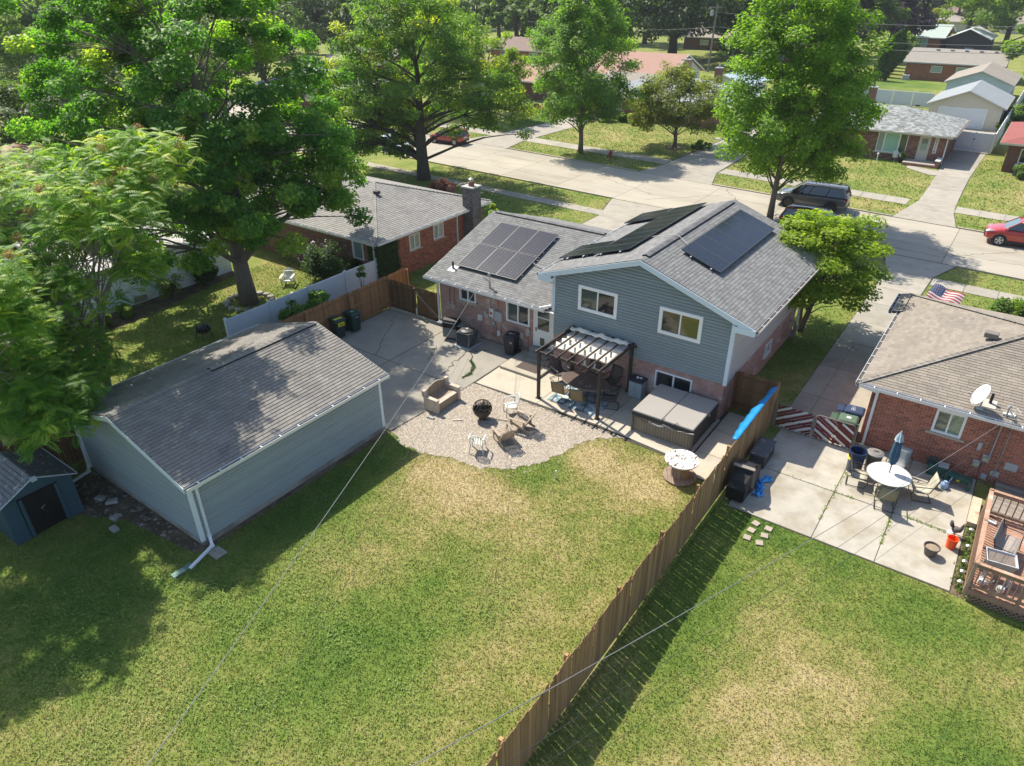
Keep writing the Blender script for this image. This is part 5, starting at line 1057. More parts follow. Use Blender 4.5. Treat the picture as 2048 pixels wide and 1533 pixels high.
# ---- storage cabinet
t = thing('storage_cabinet', 'small grey blue resin cabinet with a dark lid against the pink brick wall', 'cabinet', (-10.77, 23.93, 0)); cbm = M('cabinet blue grey', (.36, .42, .45), .6, .05, 3)
MB().box(-.30, .30, -.20, .22, .035, .80).build('body', cbm, t, bevel=.015)
for x0, x1 in ((-.29, -.006), (.006, .29)): d = MB().box(x0, x1, -.222, -.20, .07, .78).build('door', cbm, t, bevel=.012); MB().box(x1-.05 if x0 < 0 else x0+.01, x1-.01 if x0 < 0 else x0+.05, -.235, -.222, .45, .55).build('handle', cbm, d)
MB().box(-.34, .34, -.25, .27, .80, .90).build('lid', M('cabinet lid', (.035, .037, .045), .6, .1, 3), t, bevel=.03, seg=2); m = MB(); m.lathe([(.07, 0), (.06, .05), (.02, .08)], 8, (-.02, .02, .9)).lathe([(.06, 0), (.07, .03), (.02, .06)], 8, (.12, .05, .9))
tag(m.build('crumpled_cloth', M('cloth white', (.55, .55, .56), .8)), 'small crumpled pale cloth on top of the storage cabinet lid', 'cloth').location = (-10.77, 23.93, 0)
# ---- air conditioner
t = thing('air_conditioner', 'dark grey square outdoor air conditioning unit on a pad beside the pink wall', 'air conditioner', (-19.62, 23.55, 0)); acm = M('ac grey', (.12, .135, .15), .5, .05, 3, metal=.2)
MB().box(-.54, .50, -.54, .50, .03, .10).build('pad', M('ac pad', (.33, .35, .36), .8, .1, 3), t, bevel=.02)
def rr(s, r, n=5): return [(sx*(s-r)+r*cos(a0+pi/2*k/n), sy*(s-r)+r*sin(a0+pi/2*k/n)) for sx, sy, a0 in ((1, 1, 0), (-1, 1, pi/2), (-1, -1, pi), (1, -1, 3*pi/2)) for k in range(n+1)]
MB().prism(rr(.36, .12), .11, .78).build('coil', M('ac coil', (.05, .055, .06), .6, .3, 40), t)
for i in range(9): MB().prism(rr(.385, .13), .15+i*.065, .165+i*.065).build('grille_bar', acm, t)
for sx in (-1, 1):
    for sy in (-1, 1): MB().box(sx*.36-.03, sx*.36+.03, sy*.36-.03, sy*.36+.03, .11, .76).build('corner_post', acm, t)
m = MB(); m.prism(rr(.40, .14), .76, .80); m.lathe([(.37, .80), (.35, .86), (.22, .90), (.07, .91)], 24); m.build('top_cover', M('ac top', (.035, .038, .042), .45, .1, 3), t); MB().lathe([(.07, .912), (.06, .925), (.02, .93)], 12).build('badge', M('badge', (.4, .4, .4), .4), t)
# ---- gas grill
t = thing('gas_grill', 'black and grey gas grill with side shelves beside the air conditioner', 'grill', (-20.75, 23.75, 0), radians(12)); gg = M('grill grey', (.17, .18, .19), .5, .05, 3, metal=.2)
MB().box(-.35, .35, -.25, .25, .12, .70).build('cart', blk, t); MB().box(-.36, .36, -.30, -.255, .15, .66).build('cart_door', gg, t)
MB().box(-.38, .38, -.28, .28, .70, .84).build('firebox', blk, t); m = MB(); N_ = 8; pr = [(-.28*cos(pi*k/N_), .84+.26*sin(pi*k/N_)) for k in range(N_+1)]; vs = [(-.38, y, z) for y, z in pr]+[(.38, y, z) for y, z in pr]
m.add(vs, [(k, k+1, k+N_+2, k+N_+1) for k in range(N_)]+[tuple(range(N_, -1, -1)), tuple(range(N_+1, 2*N_+2))]); m.build('hood', M('grill hood', (.012, .012, .013), .35), t)
MB().tube([(-.28, -.33, .95), (.28, -.33, .95)], .015).build('handle', gg, t)
for s in (-1, 1): MB().box(min(s*.39, s*.72), max(s*.39, s*.72), -.25, .22, .80, .84).build('side_shelf', gg, t, bevel=.01)
for i in range(4): MB().tube([(-.24+i*.16, -.28, .76), (-.24+i*.16, -.33, .76)], .025, 10).build('knob', blk, t)
for s in (-1, 1): MB().tube([(s*.33-.02, .2, .08), (s*.33+.02, .2, .08)], .08, 14).build('wheel', blk, t)
# ---- wheeled bins
def bin_(label, loc, rz, body, lid, stickers=(), group=None, wheelside=1):
    t = thing('wheeled_bin', label, 'bin', loc, rz, group); m = MB()
    lo, hi = [(-.23, -.24), (.23, -.24), (.23, .24), (-.23, .24)], [(-.29, -.31), (.29, -.31), (.29, .31), (-.29, .31)]
    m.add([(x, y, .06) for x, y in lo]+[(x, y, .96) for x, y in hi], [(3, 2, 1, 0), (0, 1, 5, 4), (1, 2, 6, 5), (2, 3, 7, 6), (3, 0, 4, 7), (4, 5, 6, 7)]); m.build('body', body, t, bevel=.03, seg=2)
    MB().box(-.31, .31, -.33, .33, .94, .975).build('rim', body, t, bevel=.01)
    m = MB(); m.add([(-.31, -.36, .98), (.31, -.36, .98), (.31, .33, .98), (-.31, .33, .98), (-.25, -.28, 1.06), (.25, -.28, 1.06), (.27, .30, 1.04), (-.27, .30, 1.04)], [(4, 5, 6, 7), (0, 1, 5, 4), (1, 2, 6, 5), (2, 3, 7, 6), (3, 0, 4, 7), (3, 2, 1, 0)]); l_ = m.build('lid', lid, t, bevel=.02, seg=2)
    MB().tube([(-.22, .40, .98), (.22, .40, .98)], .018).bar((-.22, .32, .96), (-.22, .40, .98), .03).bar((.22, .32, .96), (.22, .40, .98), .03).build('handle', body, t)
    for s in (-1, 1): MB().tube([(s*.27-.025, .26, .12), (s*.27+.025, .26, .12)], .115, 16).build('wheel', blk, t)
    return t, l_
bg = M('bin dark green', (.022, .045, .043), .5, .08, 3); bg2 = M('bin green', (.012, .048, .035), .5, .08, 3); bn_ = M('bin navy', (.010, .014, .022), .5, .08, 3); yl = M('yellow sticker', (.72, .62, .02), .6); ws = M('white marking', (.6, .6, .6), .6)
t, l_ = bin_('dark green wheeled bin with yellow stickers, left of the two by the wooden fence', (-25.38, 20.55, .03), radians(82), bg, bg)
MB().box(-.26, .20, -.20, -.06, 1.055, 1.064).build('sticker', yl, l_); MB().box(-.16, .2, -.338, -.312, .70, .90).build('sticker', yl, t); MB().box(-.1, .14, -.342, -.338, .76, .80).box(-.1, .14, -.342, -.338, .83, .85).build('sticker_text', blk, t)
def glyphs(s_, x, y, z, h, nrm, up_, mat, parent, u=(1, 0, 0)):
    """blocky digits as small strokes"""
    SEG = {'0': 'abcdef', '1': 'bc', '2': 'abged', '3': 'abgcd', '4': 'fgbc', '5': 'afgcd', '6': 'afgedc', '7': 'abc', '8': 'abcdefg', '9': 'abcdfg', '-': 'g'}
    P_ = {'a': ((0, 1), (.5, 1)), 'b': ((.5, 1), (.5, .5)), 'c': ((.5, .5), (.5, 0)), 'd': ((0, 0), (.5, 0)), 'e': ((0, .5), (0, 0)), 'f': ((0, 1), (0, .5)), 'g': ((0, .5), (.5, .5))}
    u = Vector(u); v = Vector(up_); m = MB()
    for k, c in enumerate(s_):
        for q in SEG.get(c, ''): (a, b), (c_, d) = P_[q]; o_ = Vector((x, y, z)); m.bar(o_+u*h*(a+k*.8)+v*h*b, o_+u*h*(c_+k*.8)+v*h*d, h*.14, h*.05, nrm)
    return m.build('number', mat, parent)
t, l_ = bin_('green wheeled bin with white numbers, right of the two by the wooden fence', (-25.30, 21.50, .03), radians(86), bg2, bg2); glyphs('4159', -.1, -.325, .80, .07, (0, -1, 0), (0, 0, 1), ws, t); glyphs('96', -.08, -.05, 1.062, .12, (0, 0, 1), (0, 1, 0), ws, l_)
t, l_ = bin_('black wheeled bin against the pink house wall near the back steps', (-17.36, 24.02, .03), radians(8), bn_, bn_); glyphs('221', -.12, -.05, 1.062, .12, (0, 0, 1), (0, 1, 0), ws, l_); glyphs('96', .08, -.325, .70, .08, (0, -1, 0), (0, 0, 1), ws, t)
t, l_ = bin_('navy lidded wheeled bin standing behind the striped gate', (-2.75, 26.28, .03), radians(95), M('bin blue', (.02, .035, .075), .5), M('bin blue lid', (.03, .05, .10), .45)); glyphs('221', -.16, .0, 1.062, .12, (0, 0, 1), (0, 1, 0), ws, l_); MB().box(-.26, .26, .30, .62, .93, .97).build('lid_flap', MATS['bin blue'], t)
t, l_ = bin_('olive green wheeled bin directly behind the striped gate', (-2.80, 25.50, .03), radians(95), M('bin olive', (.05, .085, .055), .5), M('bin olive lid', (.085, .13, .085), .5)); MB().box(-.08, .06, -.08, .08, 1.058, 1.064).build('sticker', ws, l_); MB().box(-.26, .26, .30, .62, .93, .97).build('lid_flap', MATS['bin olive'], t)
# ---- door mat
tag(MB().box(-16.32, -15.22, 22.90, 23.48, .158, .172).build('door_mat', M('mat brown', (.085, .065, .055), .95, .2, 20)), 'dark brown door mat on the landing below the back steps', 'door mat')
# ---- garden bench
t = thing('garden_bench', 'heavy wooden storage bench with an arched back at the gravel edge', 'bench', (-17.10, 18.72, 0)); bw_ = woodm('bench wood', (.30, .22, .155), .1, (.22, .155, .10)); bl = woodm('bench wood light', (.44, .37, .29), .08)
for s in (-1, 1):
    MB().box(-.36, .38, s*.68-.07, s*.68+.07, .03, .60).build('side_panel', bl, t, bevel=.01); MB().box(-.38, .40, s*.68-.09, s*.68+.09, .60, .645).build('armrest', bl, t, bevel=.01); MB().box(-.42, -.26, s*.68-.09, s*.68+.09, .645, .90).build('post', bl, t, bevel=.01)
for i in range(11): y = -.56+i*.112; MB().box(.30, .325, y-.053, y+.053, .05, .40).build('front_slat', bw_, t)
for i in range(12):
    y = -.57+i*.1036; h_ = .80+.17*cos(y/.61*pi/2)**1; MB().box(-.36, -.335, y-.05, y+.05, .42, h_).build('back_slat', bw_, t)
for x0, x1 in ((.12, .34), (-.10, .115), (-.32, -.105)): MB().box(x0, x1, -.61, .61, .40, .43).build('seat_board', bl if x0 > 0 else bw_, t)
m = MB(); m.tube([(-.347, -.60+1.2*i/16, .81+.17*cos((-.60+1.2*i/16)/.61*pi/2)) for i in range(17)], .028, 6); m.build('top_rail', bl, t)
# ---- fire globe
t = thing('fire_globe', 'round openwork rusty metal fire pit globe on the gravel', 'fire pit', (-15.03, 18.78, 0)); fg = M('globe iron', (.055, .038, .030), .6, .2, 6)
Rg, zc = .385, .50; m = MB(); vs = [[] for _ in range(7)]
m.lathe([(.12, zc-.365), (.25, zc-.30), (.34, zc-.18), (.383, zc-.03)], 24, caps=False); m.lathe([(.36, zc-.03), (.33, zc-.17), (.24, zc-.29), (.1, zc-.35)], 24, caps=False); m.build('bowl', fg, t)
r_ = random.Random(9)
for k in range(11):
    ax = Vector((r_.gauss(0, 1), r_.gauss(0, 1), r_.gauss(0, .7))).normalized(); b1_ = ax.orthogonal().normalized(); b2_ = ax.cross(b1_); dd_ = r_.uniform(-.45, .45); rr_ = sqrt(1-dd_*dd_)
    pts = [Vector((0, 0, zc))+(ax*dd_+(b1_*cos(q)+b2_*sin(q))*rr_)*Rg for q in [2*pi*i/28 for i in range(29)]]; pts = [p for p in pts if p.z > zc-.08]
    if len(pts) > 3: MB().tube(pts if True else [], .013, 5).build('hoop', fg, t) if all((pts[i+1]-pts[i]).length < .2 for i in range(len(pts)-1)) else MB().tube(sorted(pts, key=lambda p: atan2((p-Vector((0, 0, zc))).dot(b2_), (p-Vector((0, 0, zc))).dot(b1_)))[:max(4, len(pts)//2)], .013, 5).build('hoop', fg, t)
MB().tube([(Rg*cos(a), Rg*sin(a), zc) for a in [2*pi*i/32 for i in range(33)]], .018, 5).build('rim', fg, t)
for k in range(12): a = 2*pi*k/12; MB().tube([(Rg*cos(a)*sin(e), Rg*sin(a)*sin(e), zc+Rg*cos(e)) for e in [pi/2*(1-.92*i/7) for i in range(8)]], .008, 4).build('rib', fg, t)
MB().lathe([(.16, .02), (.15, .035), (.06, .04), (.06, .15)], 16).tube([(.3*cos(0), 0, .02), (0, 0, .12)], .02).build('base', fg, t); m = MB(); [m.obox((r_.uniform(-.12, .12), r_.uniform(-.12, .12), zc-.2+.05*k/3), .28, .05, .05, Matrix.Rotation(r_.uniform(0, 3), 3, 'Z')@Matrix.Rotation(.3, 3, 'Y')) for k in range(5)]; m.build('charred_log', M('char', (.015, .014, .013), .95), t)
tag(MB().tube([(-14.62, 19.02, .045), (-13.9, 19.25, .06)], .012, 5).build('poker', fg), 'thin dark poker rod lying on the gravel between the fire globe and the chairs', 'poker')
# ---- white plastic chairs
wp = M('white plastic', (.66, .64, .58), .45, .06, 3)
def plastic_chair(label, loc, rz):
    t = thing('plastic_chair', label, 'chair', loc, rz, 'white plastic chairs on the gravel')
    m = MB(); pts = [(-.22, -.22), (.22, -.22), (.24, .20), (-.24, .20)]; m.prism(pts, .39, .415); m.build('seat', wp, t, bevel=.02, seg=2)
    for i in range(7):
        x = -.165+i*.055; h_ = .80+.07*cos(x/.2*pi/2); MB().bar((x, .21, .42), (x*1.15, .33, h_-.02), .03, .014, (0, 1, 0)).build('back_slat', wp, t)
    MB().tube([(-.23, .20, .42), (-.25, .28, .66), (-.20, .335, .82), (-.1, .35, .88), (0, .355, .90), (.1, .35, .88), (.20, .335, .82), (.25, .28, .66), (.23, .20, .42)], .022, 6).build('back_frame', wp, t)
    for s in (-1, 1):
        MB().tube([(s*.25, .28, .64), (s*.29, .12, .655), (s*.29, -.12, .65), (s*.28, -.20, .62), (s*.26, -.22, .42)], [.02, .03, .03, .025, .02], 6).build('arm', wp, t)
        MB().tube([(s*.23, -.21, .40), (s*.27, -.25, .035)], [.03, .022], 6).build('leg', wp, t); MB().tube([(s*.22, .19, .40), (s*.27, .29, .035)], [.03, .022], 6).build('leg', wp, t)
    return t
plastic_chair('white plastic armchair at the patio edge of the gravel, facing the fire globe', (-14.35, 19.78, 0), radians(-41)); plastic_chair('white plastic armchair nearest the lawn, its back to the grass', (-13.85, 16.95, 0), radians(214-8))
# ---- adirondack chairs
ad = woodm('weathered chair wood', (.36, .29, .22), .15, (.22, .17, .125)); adw = M('white chair paint', (.60, .62, .62), .6, .05, 3)
def adirondack(label, loc, rz, mat, group=None):
    t = thing('adirondack_chair', label, 'chair', loc, rz, group); X = Matrix.Rotation(radians(14), 3, 'X'); B = Matrix.Rotation(radians(-32), 3, 'X')
    for i in range(7): y = -.30+i*.085; MB().obox((0, y, .36-.27*(y+.3)), .50, .068, .02, Matrix.Rotation(radians(-15), 3, 'X')).build('seat_slat', mat, t)
    for i in range(7):
        x = -.225+i*.075; h_ = .80-.10*abs(i-3)/3*1.2; MB().bar((x, .22, .20), (x*1.12, .22+.50*h_/.95, .20+h_*.82), .062, .018, (0, 1, .5)).build('back_slat', mat, t)
    MB().bar((-.27, .34, .42), (.27, .34, .42), .06, .02).bar((-.27, .5, .68), (.27, .5, .68), .06, .02).build('back_brace', mat, t)
    for s in (-1, 1):
        MB().obox((s*.32, .0, .545), .12, .72, .022).build('arm', mat, t, bevel=.004); MB().obox((s*.29, -.28, .285), .03, .09, .51).build('leg', mat, t); MB().bar((s*.265, -.32, .36), (s*.265, .50, .06), .025, .11).build('leg', mat, t); MB().obox((s*.29, .28, .36), .03, .07, .36).build('arm_support', mat, t)
    return t
adirondack('weathered wooden adirondack chair beside the white armchair, facing the fire globe', (-13.38, 19.12, 0.02), radians(-84), ad, 'weathered adirondack chairs on the gravel')
adirondack('weathered wooden adirondack chair nearer the lawn, turned away from the camera', (-13.42, 18.02, .02), radians(-118), ad, 'weathered adirondack chairs on the gravel')
adirondack('white adirondack chair under the big maple by the bushes', (-33.0, 23.6, 0), radians(35), adw)
# ---- small litter on gravel and lawn
tag(MB().obox((0, 0, 0), .42, .045, .02, rotz(.75)).build('stick', M('pale stick', (.5, .46, .38), .8)), 'pale flat stick lying on the gravel between bench and lawn', 'stick').location = (-15.78, 18.1, .05)
tag(MB().obox((0, 0, 0), .34, .12, .05, rotz(.1)).build('stone_piece', M('block', (.3, .3, .28))), 'broken grey paving piece on the gravel beside the bench', 'stone').location = (-16.8, 17.62, .045)
tag(MB().tube([(-10.55, 17.2, 0), (-10.53, 17.22, .34)], .028, 8).build('marker_pipe', M('white plastic', (.66, .64, .58))), 'short white pipe standing upright in the dry lawn', 'pipe')
# ---- cable spool table
t = thing('cable_spool', 'wooden cable spool used as a table, its top painted peeling white', 'spool table', (-6.97, 19.84, 0)); spw = woodm('spool wood', (.27, .20, .15), .2, (.20, .14, .10)); spt = M('peeling white paint', (.60, .58, .55), .7, .05, 3, col2=(.075, .05, .035), thr=(.55, .59), s2=4.5, stretch=(3.2, .8, 1))
def disc_boards(R, z0, z1, ang, mat, name, parent, w_=.14):
    k = int(2*R/w_); M_ = rotz(ang)
    for i in range(k):
        x0, x1 = -R+2*R*i/k+.004, -R+2*R*(i+1)/k-.004; pts = [(x0, -sqrt(max(0, R*R-x0*x0))), ((x0+x1)/2, -sqrt(max(0, R*R-((x0+x1)/2)**2))), (x1, -sqrt(max(0, R*R-x1*x1))), (x1, sqrt(max(0, R*R-x1*x1))), ((x0+x1)/2, sqrt(max(0, R*R-((x0+x1)/2)**2))), (x0, sqrt(max(0, R*R-x0*x0)))]
        q = [tuple((M_@Vector((x, y, 0)))[:2]) for x, y in pts]; MB().prism(q, z0, z1).build(name, mat, parent)
disc_boards(.60, .04, .085, .5, spw, 'base_board', t); disc_boards(.60, .74, .785, .9, spt, 'top_board', t)
for k in range(14): a = 2*pi*k/14; MB().obox((.30*cos(a), .30*sin(a), .41), .03, .13, .65, rotz(a)).build('stave', spw, t)
MB().lathe([(.04, .786), (.04, .79)], 12).build('hub_hole', M('rust', (.20, .07, .03), .9), t)
# ---- tarp on the fence
tp = thing('tarp', 'bright blue plastic tarp draped over the inner side of the long wooden fence', 'tarp', (-5.6, 22.6, 0)); tbm = M('tarp blue', (.01, .20, .46), .45, .12, 3, bump=.5, bscale=7); vs = []; N_ = 50
for i in range(N_+1):
    f_ = i/N_; y = -2.1+4.3*f_; w_ = (.07+.20*sin(pi*min(1, f_*1.15))**.7)*(1+.07*sin(i*.5)) if f_ < .92 else .22*(1-f_)/.08+.05
    z = 1.86+.012*sin(i*.9); vs += [(.22, y, z-.02), (.19, y, z), (.10, y, z-.01+.01*sin(i)), (.12-w_*.5, y+.02*sin(i*2), z-.12*w_/.4+.02*sin(i*.7)), (.12-w_, y+.03*sin(i*.6), z-.36*w_/.4+.03*sin(i*.9))]
tt = MB().add(vs, [(i*5+j, i*5+j+1, (i+1)*5+j+1, (i+1)*5+j) for i in range(N_) for j in range(4)]).build('tarp_sheet', tbm, tp, smooth=True); so_ = tt.modifiers.new('t', 'SOLIDIFY'); so_.thickness = .004
t = thing('tarp', 'small crumpled blue tarp lying on concrete beside the covered grill', 'tarp', (-4.42, 20.9, .03)); vs = []; r_ = random.Random(3)
for i in range(17):
    y = -.62+i*.08; cx = .08*sin(i*.5); 
    for j in range(7): x = cx-.14+.047*j*(1+.2*sin(i)); vs.append((x, y, .02+.10*abs(sin(j*1.1+i*.8))*(0 if j in (0, 6) else 1)+r_.uniform(0, .03)))
MB().add(vs, [(i*7+j, i*7+j+1, (i+1)*7+j+1, (i+1)*7+j) for i in range(16) for j in range(6)]).build('tarp_sheet', M('tarp pale blue', (.04, .26, .58), .5, .2, 6, bump=.4, bscale=9), t)
# ================================================================ RIGHT PATIO
t = thing('deck_box', 'dark grey ribbed plastic storage box against the tall wooden fence', 'storage box', (-4.95, 22.5, 0)); dbm = M('box charcoal', (.055, .052, .055), .6, .08, 3); dbl = M('box lid', (.075, .078, .088), .55, .1, 3, bump=.2)
MB().box(-.27, .27, -.60, .60, .035, .53).build('body', dbm, t, bevel=.02); MB().box(-.30, .30, -.64, .64, .53, .60).build('lid', dbl, t, bevel=.025, seg=2)
for i in range(6): MB().box(.27, .285, -.55+i*.19, -.42+i*.19, .08, .50).build('rib_panel', dbm, t)
for i in range(6): MB().box(.27, .30, -.56+i*.21, -.52+i*.21, .50, .55).build('clip', boxW if i % 2 else dbl, t)
# covered grill
t = thing('covered_grill', 'grill under a black cover with a grey strip along its top, by the fence', 'covered grill', (-4.90, 20.45, 0)); cvb = M('cover black', (.012, .012, .013), .55, .2, 4, bump=.5, bscale=6); cvg = M('cover brown', (.045, .035, .032), .7, .15, 4, bump=.4, bscale=8)
pr = [(-.85, .10), (-.88, .55), (-.72, .80), (-.45, .98), (-.32, 1.12), (.05, 1.14), (.25, 1.0), (.55, .82), (.75, .72), (.82, .1)]
m = MB(); vs = []
for k, (y, z) in enumerate(pr):
    wv = .30+.02*sin(k*2.1); vs += [(-wv, y, z), (0, y+.01*sin(k), z+(.03 if z > .5 else 0)), (wv, y, z)]
n_ = len(pr); m.add(vs, [(k*3+j, k*3+j+1, (k+1)*3+j+1, (k+1)*3+j) for k in range(n_-1) for j in range(2)]+[tuple(3*k+2 for k in range(n_)), tuple(3*k for k in range(n_-1, -1, -1))]); m.build('cover', cvb, t, bevel=.02)
MB().add([(.31, -.25, .06), (.33, .20, .06), (.34, .65, .08), (.33, .5, .8), (.33, .1, 1.05), (.31, -.3, 1.02)], [(0, 1, 2, 3, 4, 5)]).build('cover_side', cvg, t); MB().bar((-.34, -.38, 1.19), (.36, -.30, 1.16), .16, .035).bar((.36, -.30, 1.16), (.40, -.35, .45), .07, .02, (0, 1, 0)).build('cover_strip', M('strip taupe', (.22, .19, .16), .7), t)
for x in (-.22, .22): MB().tube([(x-.02, -.75, .10), (x+.02, -.75, .10)], .09, 12).build('wheel', blk, t)
# round table with umbrella
t = thing('round_table', 'round white topped patio table with ring pattern on the right patio', 'table', (-.87, 23.2, 0)); m = MB(); m.lathe([(.68, .69), (.70, .705), (.68, .72)], 40); m.build('table_top', M('table white', (.62, .62, .60), .35, .1, 5), t)
for r0 in (.60, .50, .46): MB().tube([(r0*cos(a), r0*sin(a), .722) for a in [2*pi*i/48 for i in range(49)]], .006, 4, caps=False).build('ring', M('ring grey', (.25, .27, .25), .4), t)
MB().tube([(.70*cos(a), .70*sin(a), .70) for a in [2*pi*i/40 for i in range(41)]], .02, 6, caps=False).build('rim', M('rim olive grey', (.25, .26, .22), .5), t)
for k in range(4): a = pi/4+k*pi/2; MB().tube([(.35*cos(a), .35*sin(a), .69), (.48*cos(a), .48*sin(a), .3), (.42*cos(a), .42*sin(a), .03)], .02, 6).build('leg', dkm, t)
t = thing('patio_umbrella', 'closed blue patio umbrella with pale tip standing through the round table', 'umbrella', (-.87, 23.2, 0)); top_ = Vector((-.05, .30, 2.25)); b0_ = Vector((0, 0, .03)); A = lambda f: b0_.lerp(top_, f)
MB().tube([tuple(A(0)), tuple(A(1))], .018, 8).build('pole', blk, t); ax = (top_-b0_).normalized(); e1 = ax.orthogonal().normalized(); e2 = ax.cross(e1)
def folded(f0, f1, prof, mat, nm, seed):
    vs = []; k = 24; r_ = random.Random(seed); ph = r_.random()
    for j, rr_ in enumerate(prof):
        c0 = A(f0+(f1-f0)*j/(len(prof)-1))
        for i in range(k): a = 2*pi*i/k; q = rr_*(1+.28*sin(a*6+ph+j*.25)); vs.append(c0+e1*cos(a)*q+e2*sin(a)*q)
    return MB().add(vs, [(j*k+i, j*k+(i+1) % k, (j+1)*k+(i+1) % k, (j+1)*k+i) for j in range(len(prof)-1) for i in range(k)]+[tuple(range(k))]).build(nm, mat, t, smooth=True)
folded(.46, .86, [.075, .12, .135, .125, .11, .085], M('umbrella blue', (.035, .085, .14), .8, .15, 5), 'canopy', 1); folded(.85, 1.0, [.12, .11, .075, .02], M('umbrella faded', (.28, .36, .40), .8, .2, 8), 'canopy_vent', 2); MB().lathe([(.02, 0), (.025, .03), (.005, .06)], 8, tuple(top_)).build('finial', M('finial', (.45, .42, .38), .6), t)
G2 = 'sling chairs round the white patio table'
sling_chair('patio_chair', 'sling chair left of the round white table, beside the blue barrel', (-1.72, 23.05, .03), radians(97), slC, group=G2)
sling_chair('patio_chair', 'olive sling chair at the near side of the round white table', (-.72, 22.30, .03), radians(190), slO, group=G2)
sling_chair('patio_chair', 'cream high backed sling chair to the right of the round white table', (.12, 23.42, .03), radians(-72), slC, group=G2)
sling_chair('patio_chair', 'grey sling chair behind the closed umbrella, against the brick wall', (-.78, 24.35, .03), radians(-8), M('sling grey', (.25, .27, .27), .8), group=G2)
t = thing('blue_barrel', 'dark blue open barrel with yellow straps near the brick house corner', 'barrel', (-2.02, 23.78, .03)); MB().lathe([(.25, 0), (.26, .45)], 24).build('lower_body', M('barrel grey blue', (.07, .08, .11), .5), t); m = MB(); m.lathe([(.262, .45), (.27, .60), (.285, .62), (.27, .66), (.29, .70), (.275, .76), (.30, .80), (.30, .86), (.275, .86), (.265, .5), (.26, .46)], 24, caps=False); m.build('upper_body', M('barrel blue', (.015, .03, .075), .45), t); 
for z in (.52, .575): MB().tube([(.285*cos(a), .285*sin(a), z) for a in [pi*1.0+1.2*i/10 for i in range(11)]], .018, 5).build('strap', yl, t)
t = thing('trash_can', 'round grey brown plastic trash can with lid beside the blue barrel', 'trash can', (-1.52, 24.15, .03)); MB().lathe([(.22, 0), (.27, .72)], 24).build('body', M('can grey', (.10, .095, .09), .6, .1, 3), t); MB().lathe([(.29, .72), (.29, .76), (.20, .80), (.05, .81)], 24).build('lid', M('can lid', (.17, .16, .145), .6, .15, 6), t); MB().bar((-.07, 0, .83), (.09, .02, .84), .03).build('handle', M('can lid', (0, 0, 0)), t)
t = thing('garden_stool', 'dark green plastic garden kneeler bench against the brick wall', 'garden stool', (1.12, 24.92, .03), radians(-6)); gs_ = M('stool green', (.015, .075, .065), .5)
MB().box(-.40, .40, -.14, .14, .36, .42).build('seat', gs_, t, bevel=.02, seg=2); [MB().box(s*.36-.05, s*.36+.05, -.14, .14, 0, .36).build('leg', gs_, t, bevel=.015) for s in (-1, 1)]; MB().box(-.31, .31, -.02, .02, .15, .36).build('apron', gs_, t); MB().box(-.05, .05, -.03, -.02, .18, .24).build('label', yl, t)
t = thing('watering_can', 'pale blue watering can on concrete between log stool and green kneeler', 'watering can', (.78, 24.52, .03), radians(60)); wcm = M('can blue', (.28, .40, .58), .5); MB().lathe([(.10, 0), (.13, .05), (.12, .18), (.06, .26), (.055, .28)], 16).build('body', wcm, t); MB().tube([(.1, 0, .08), (.22, 0, .2), (.30, 0, .36)], [.025, .018, .015], 8).build('spout', wcm, t); MB().tube([(-.03, 0, .27), (-.16, 0, .34), (-.17, 0, .16), (-.12, 0, .10)], .014, 6).build('handle', wcm, t)
tag(MB().obox((0, 0, .15), .20, .16, .30, rotz(.5)).build('log_stool', woodm('log wood', (.34, .25, .17)), bevel=.02), 'small upright chunk of wood beside the cream chair', 'log').location = (.50, 24.35, .03)
t = thing('hose_reel', 'dark green hose reel box with grey lid against the brick wall behind the cream chair', 'hose reel', (.42, 25.25, .03)); MB().box(-.30, .30, -.2, .2, 0, .42).build('body', gs_, t, bevel=.02); MB().tube([(-.2+.01*k+.16*cos(a), -.05, .48+.16*sin(a)) for k in range(1) for a in [2*pi*i/20 for i in range(21)]], .05, 8, caps=False).build('hose', M('hose dark', (.02, .04, .04), .5), t); MB().box(.0, .32, -.18, .16, .43, .46).build('lid', boxG, t)
t = thing('flower_pot', 'grey brown flower pot filled with soil alone on the sunny concrete', 'flower pot', (.93, 20.62, .03)); MB().lathe([(.14, 0), (.155, .02), (.215, .30), (.235, .30), (.235, .34), (.21, .34), (.20, .28)], 28, caps=False).lathe([(.14, .001), (.001, .001)], 28, caps=False).build('pot', M('pot brown', (.105, .092, .078), .6, .1, 4), t); MB().lathe([(.205, .28), (.10, .29), (.001, .292)], 20, caps=False).build('soil', M('pot soil', (.26, .20, .14), .95, .25, 14), t)
t = thing('bucket', 'bright orange plastic bucket at the edge of the deck planting', 'bucket', (1.40, 21.35, .03)); MB().lathe([(.001, .01), (.13, .01), (.13, 0), (.155, .34), (.165, .34), (.165, .37), (.15, .37), (.125, .03), (.001, .03)], 28, caps=False).build('body', M('bucket orange', (.80, .10, .02), .45), t); MB().tube([(.165*cos(a), .165*sin(a), .345-.10*sin(a)*(1 if sin(a) > 0 else 0)) for a in [pi*i/14 for i in range(15)]], .005, 4).build('handle', boxW, t)
t = thing('rooster_statue', 'small grey and white rooster statue standing behind the orange bucket', 'statue', (1.42, 22.0, .03)); rs_ = M('rooster grey', (.10, .09, .085), .7, .2, 12)
def blob(cs, nm, mat, parent, n=10):
    """smooth body through a chain of (x, y, z, r)"""
    return MB().tube([(c[0], c[1], c[2]) for c in cs], [c[3] for c in cs], n).build(nm, mat, parent, smooth=True)
